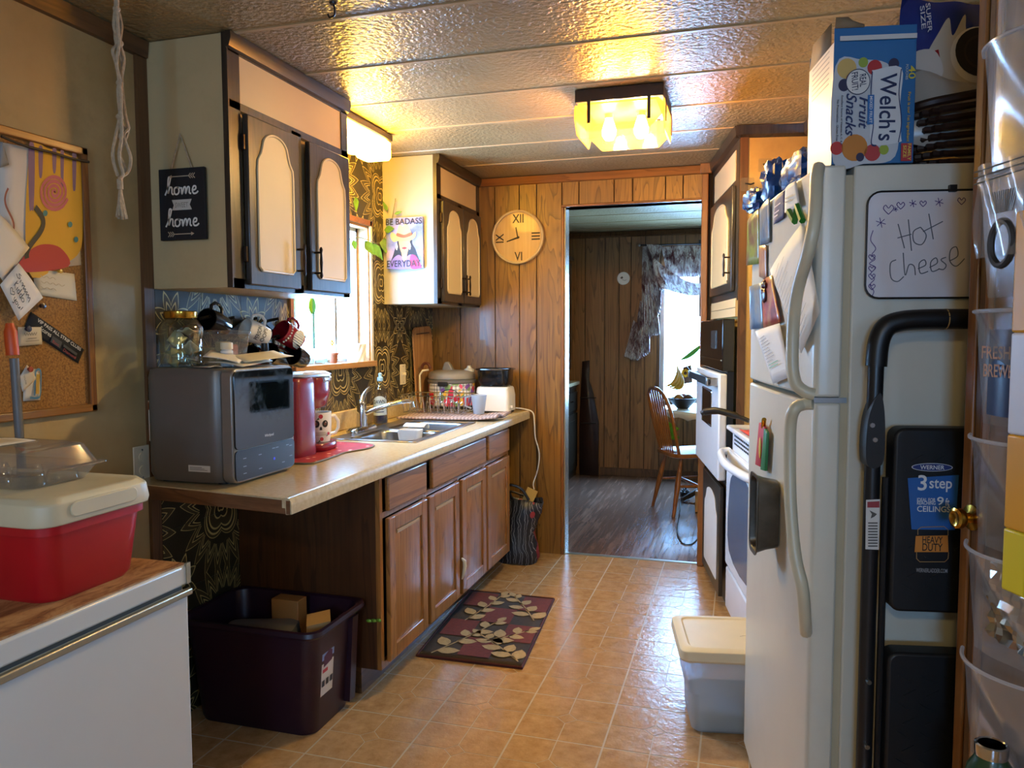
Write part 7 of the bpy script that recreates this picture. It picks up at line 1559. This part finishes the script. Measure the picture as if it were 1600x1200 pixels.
# fruit on the table
bc = Vector((-.44, 6.25, .745))
t = thing('fruit_bowl', 'dark wire fruit bowl on the dining table', 'bowl', bc)
build(MB().lathe([(.04, 0), (.05, .006), (.09, .05), (.115, .085), (.112, .086), (.086, .053), (.046, .01), (0, .008)], bc, seg=24), 'bowl', 'black_metal', t)
for i, (dx, dy, c_) in enumerate(((-.03, -.03, 'a8782c'), (.045, -.02, '5a3a20'), (.0, .05, '7a2a22'))):
    build(MB().ball(bc+Vector((dx, dy, .075)), .042, 14, 10), 'fruit', mk('fruit_%d' % i, c_, .45, var=.25, vs=30), None, ('golden brown pear', 'brown kiwi', 'dark red apple')[i]+' in the dark fruit bowl', 'fruit')
bt_ = onY(6.22, 1058, 572); 
for i in range(4):
    t_ = .35*(i-1.5); b0 = bt_; b3 = onY(6.16+.03*i, 1038+5*i, 604+1.5*i); mid = onY(6.17+.03*i, 1062+5*i, 600+3*i)
    pts = [b0.lerp(mid, s)*(1-s)+mid.lerp(b3, s)*s for s in [k/10 for k in range(11)]]
    build(MB().tube(pts, [.004, .006, .010, .014, .016, .016, .015, .013, .010, .007, .003], 8), 'banana', mk('banana_skin', 'c29a22', .5, var=.3, vs=30) if i == 0 else 'banana_skin', None, ('leftmost banana of the hanging bunch', 'second banana from the left in the hanging bunch', 'third banana from the left in the hanging bunch', 'rightmost banana of the hanging bunch')[i], 'banana', 'bananas above the fruit bowl')
t = thing('banana_stand', 'dark wire stand holding the banana bunch', 'stand', bc)
build(MB().tube(smooth([bc+Vector((.11, .02, .03)), bc+Vector((.12, .02, .2)), Vector((bt_.x+.04, bt_.y, bt_.z+.03)), Vector((bt_.x, bt_.y, bt_.z+.02)), bt_], 5), .004, 6), 'wire', 'black_metal', t)
t = thing('sunflower_card', 'small brown card with yellow flower behind the bananas', 'card', onY(6.5, 1072, 600))
Q = [onY(6.45, *p) for p in ((1066, 600), (1082, 598), (1080, 570), (1067, 574))]; build(MB().face(Q), 'board', flat('5a3a20'), t, solid=.01); build(MB().tube([Vector((Q[0].x+.03, 6.455, .745)), Vector((Q[0].x+.03, 6.455, Q[0].z+.02))], .004, 6), 'stick', 'bamboo', t)
c = onY(6.44, 1071, 583); m = MB()
for k in range(8): a_ = k*math.pi/4; m.ball((c.x+.022*math.cos(a_), c.y, c.z+.022*math.sin(a_)), (.014, .005, .014), 8, 6)
build(m, 'petals', flat('e0b020'), t); build(MB().ball((c.x, c.y-.003, c.z), (.014, .006, .014), 8, 6), 'flower_centre', flat('4a2a14'), t)
t = thing('potted_plant', 'plant with one long bright green leaf by the dining window', 'plant', (-.24, 6.6, .745))
build(MB().lathe([(.05, 0), (.065, .10), (.068, .11), (.06, .11), (.05, .1), (0, .095)], (-.16, 6.55, .745), seg=20), 'pot', 'terracotta', t)
L0, L1 = onY(6.5, 1100, 537), onY(6.5, 1062, 562)
m = MB(); m.grid(lambda u, v: Vector((-.16, 6.55, .85)).lerp(L0, min(1, u*1.6)) if u < .5 else (L0.lerp(L1, (u-.5)*2)+Vector((0, 0, (v-.5)*.05*math.sin(math.pi*min(1, (u-.45)*1.8))+.015*math.sin(6*u)))), 16, 3); build(m, 'leaf', mk('bright_leaf', '3fa02c', .4), t, solid=.002)
for k in range(3): mm = MB(); leaf(mm, (-.16, 6.55, .85), (.5*math.cos(k*2), .3*math.sin(k*2), .8), (0, -1, .3), .22, .05); build(mm, 'leaf', 'leaf', t)
build(MB().tube(smooth([onZ(.01, 1064, 777), onZ(.01, 1062, 800), onZ(.005, 1058, 830), onZ(.005, 1066, 848), onZ(.005, 1080, 850), onZ(.005, 1093, 838)], 6), .004, 6), 'floor_cord', 'black_plastic', None, 'thin black cord lying on the dining room floor', 'cord')
c = onZ(.0, 1070, 780); build(crumple((c.x, c.y, .045), (.035, .05, .042), 5), 'cord_bundle', 'black_plastic', None, 'small black bundle on the floor by the chair leg', 'bundle')
p = onZ(0, 1086, 800); build(MB().box((p.x-.0, p.y-.02, .003), (p.x+.05, p.y+.06, .16)), 'paper_bag', flat('b08a5c'), None, 'small tan box on the floor behind the oven cabinet edge', 'box', bevel=.006)
build(MB().tube([onY(YF-.03, 1094, 375), onY(YF-.03, 1094, 495)], .012, 8), 'blind_wand', 'black_plastic', None, 'thin black wand hanging in the dining window', 'wand')
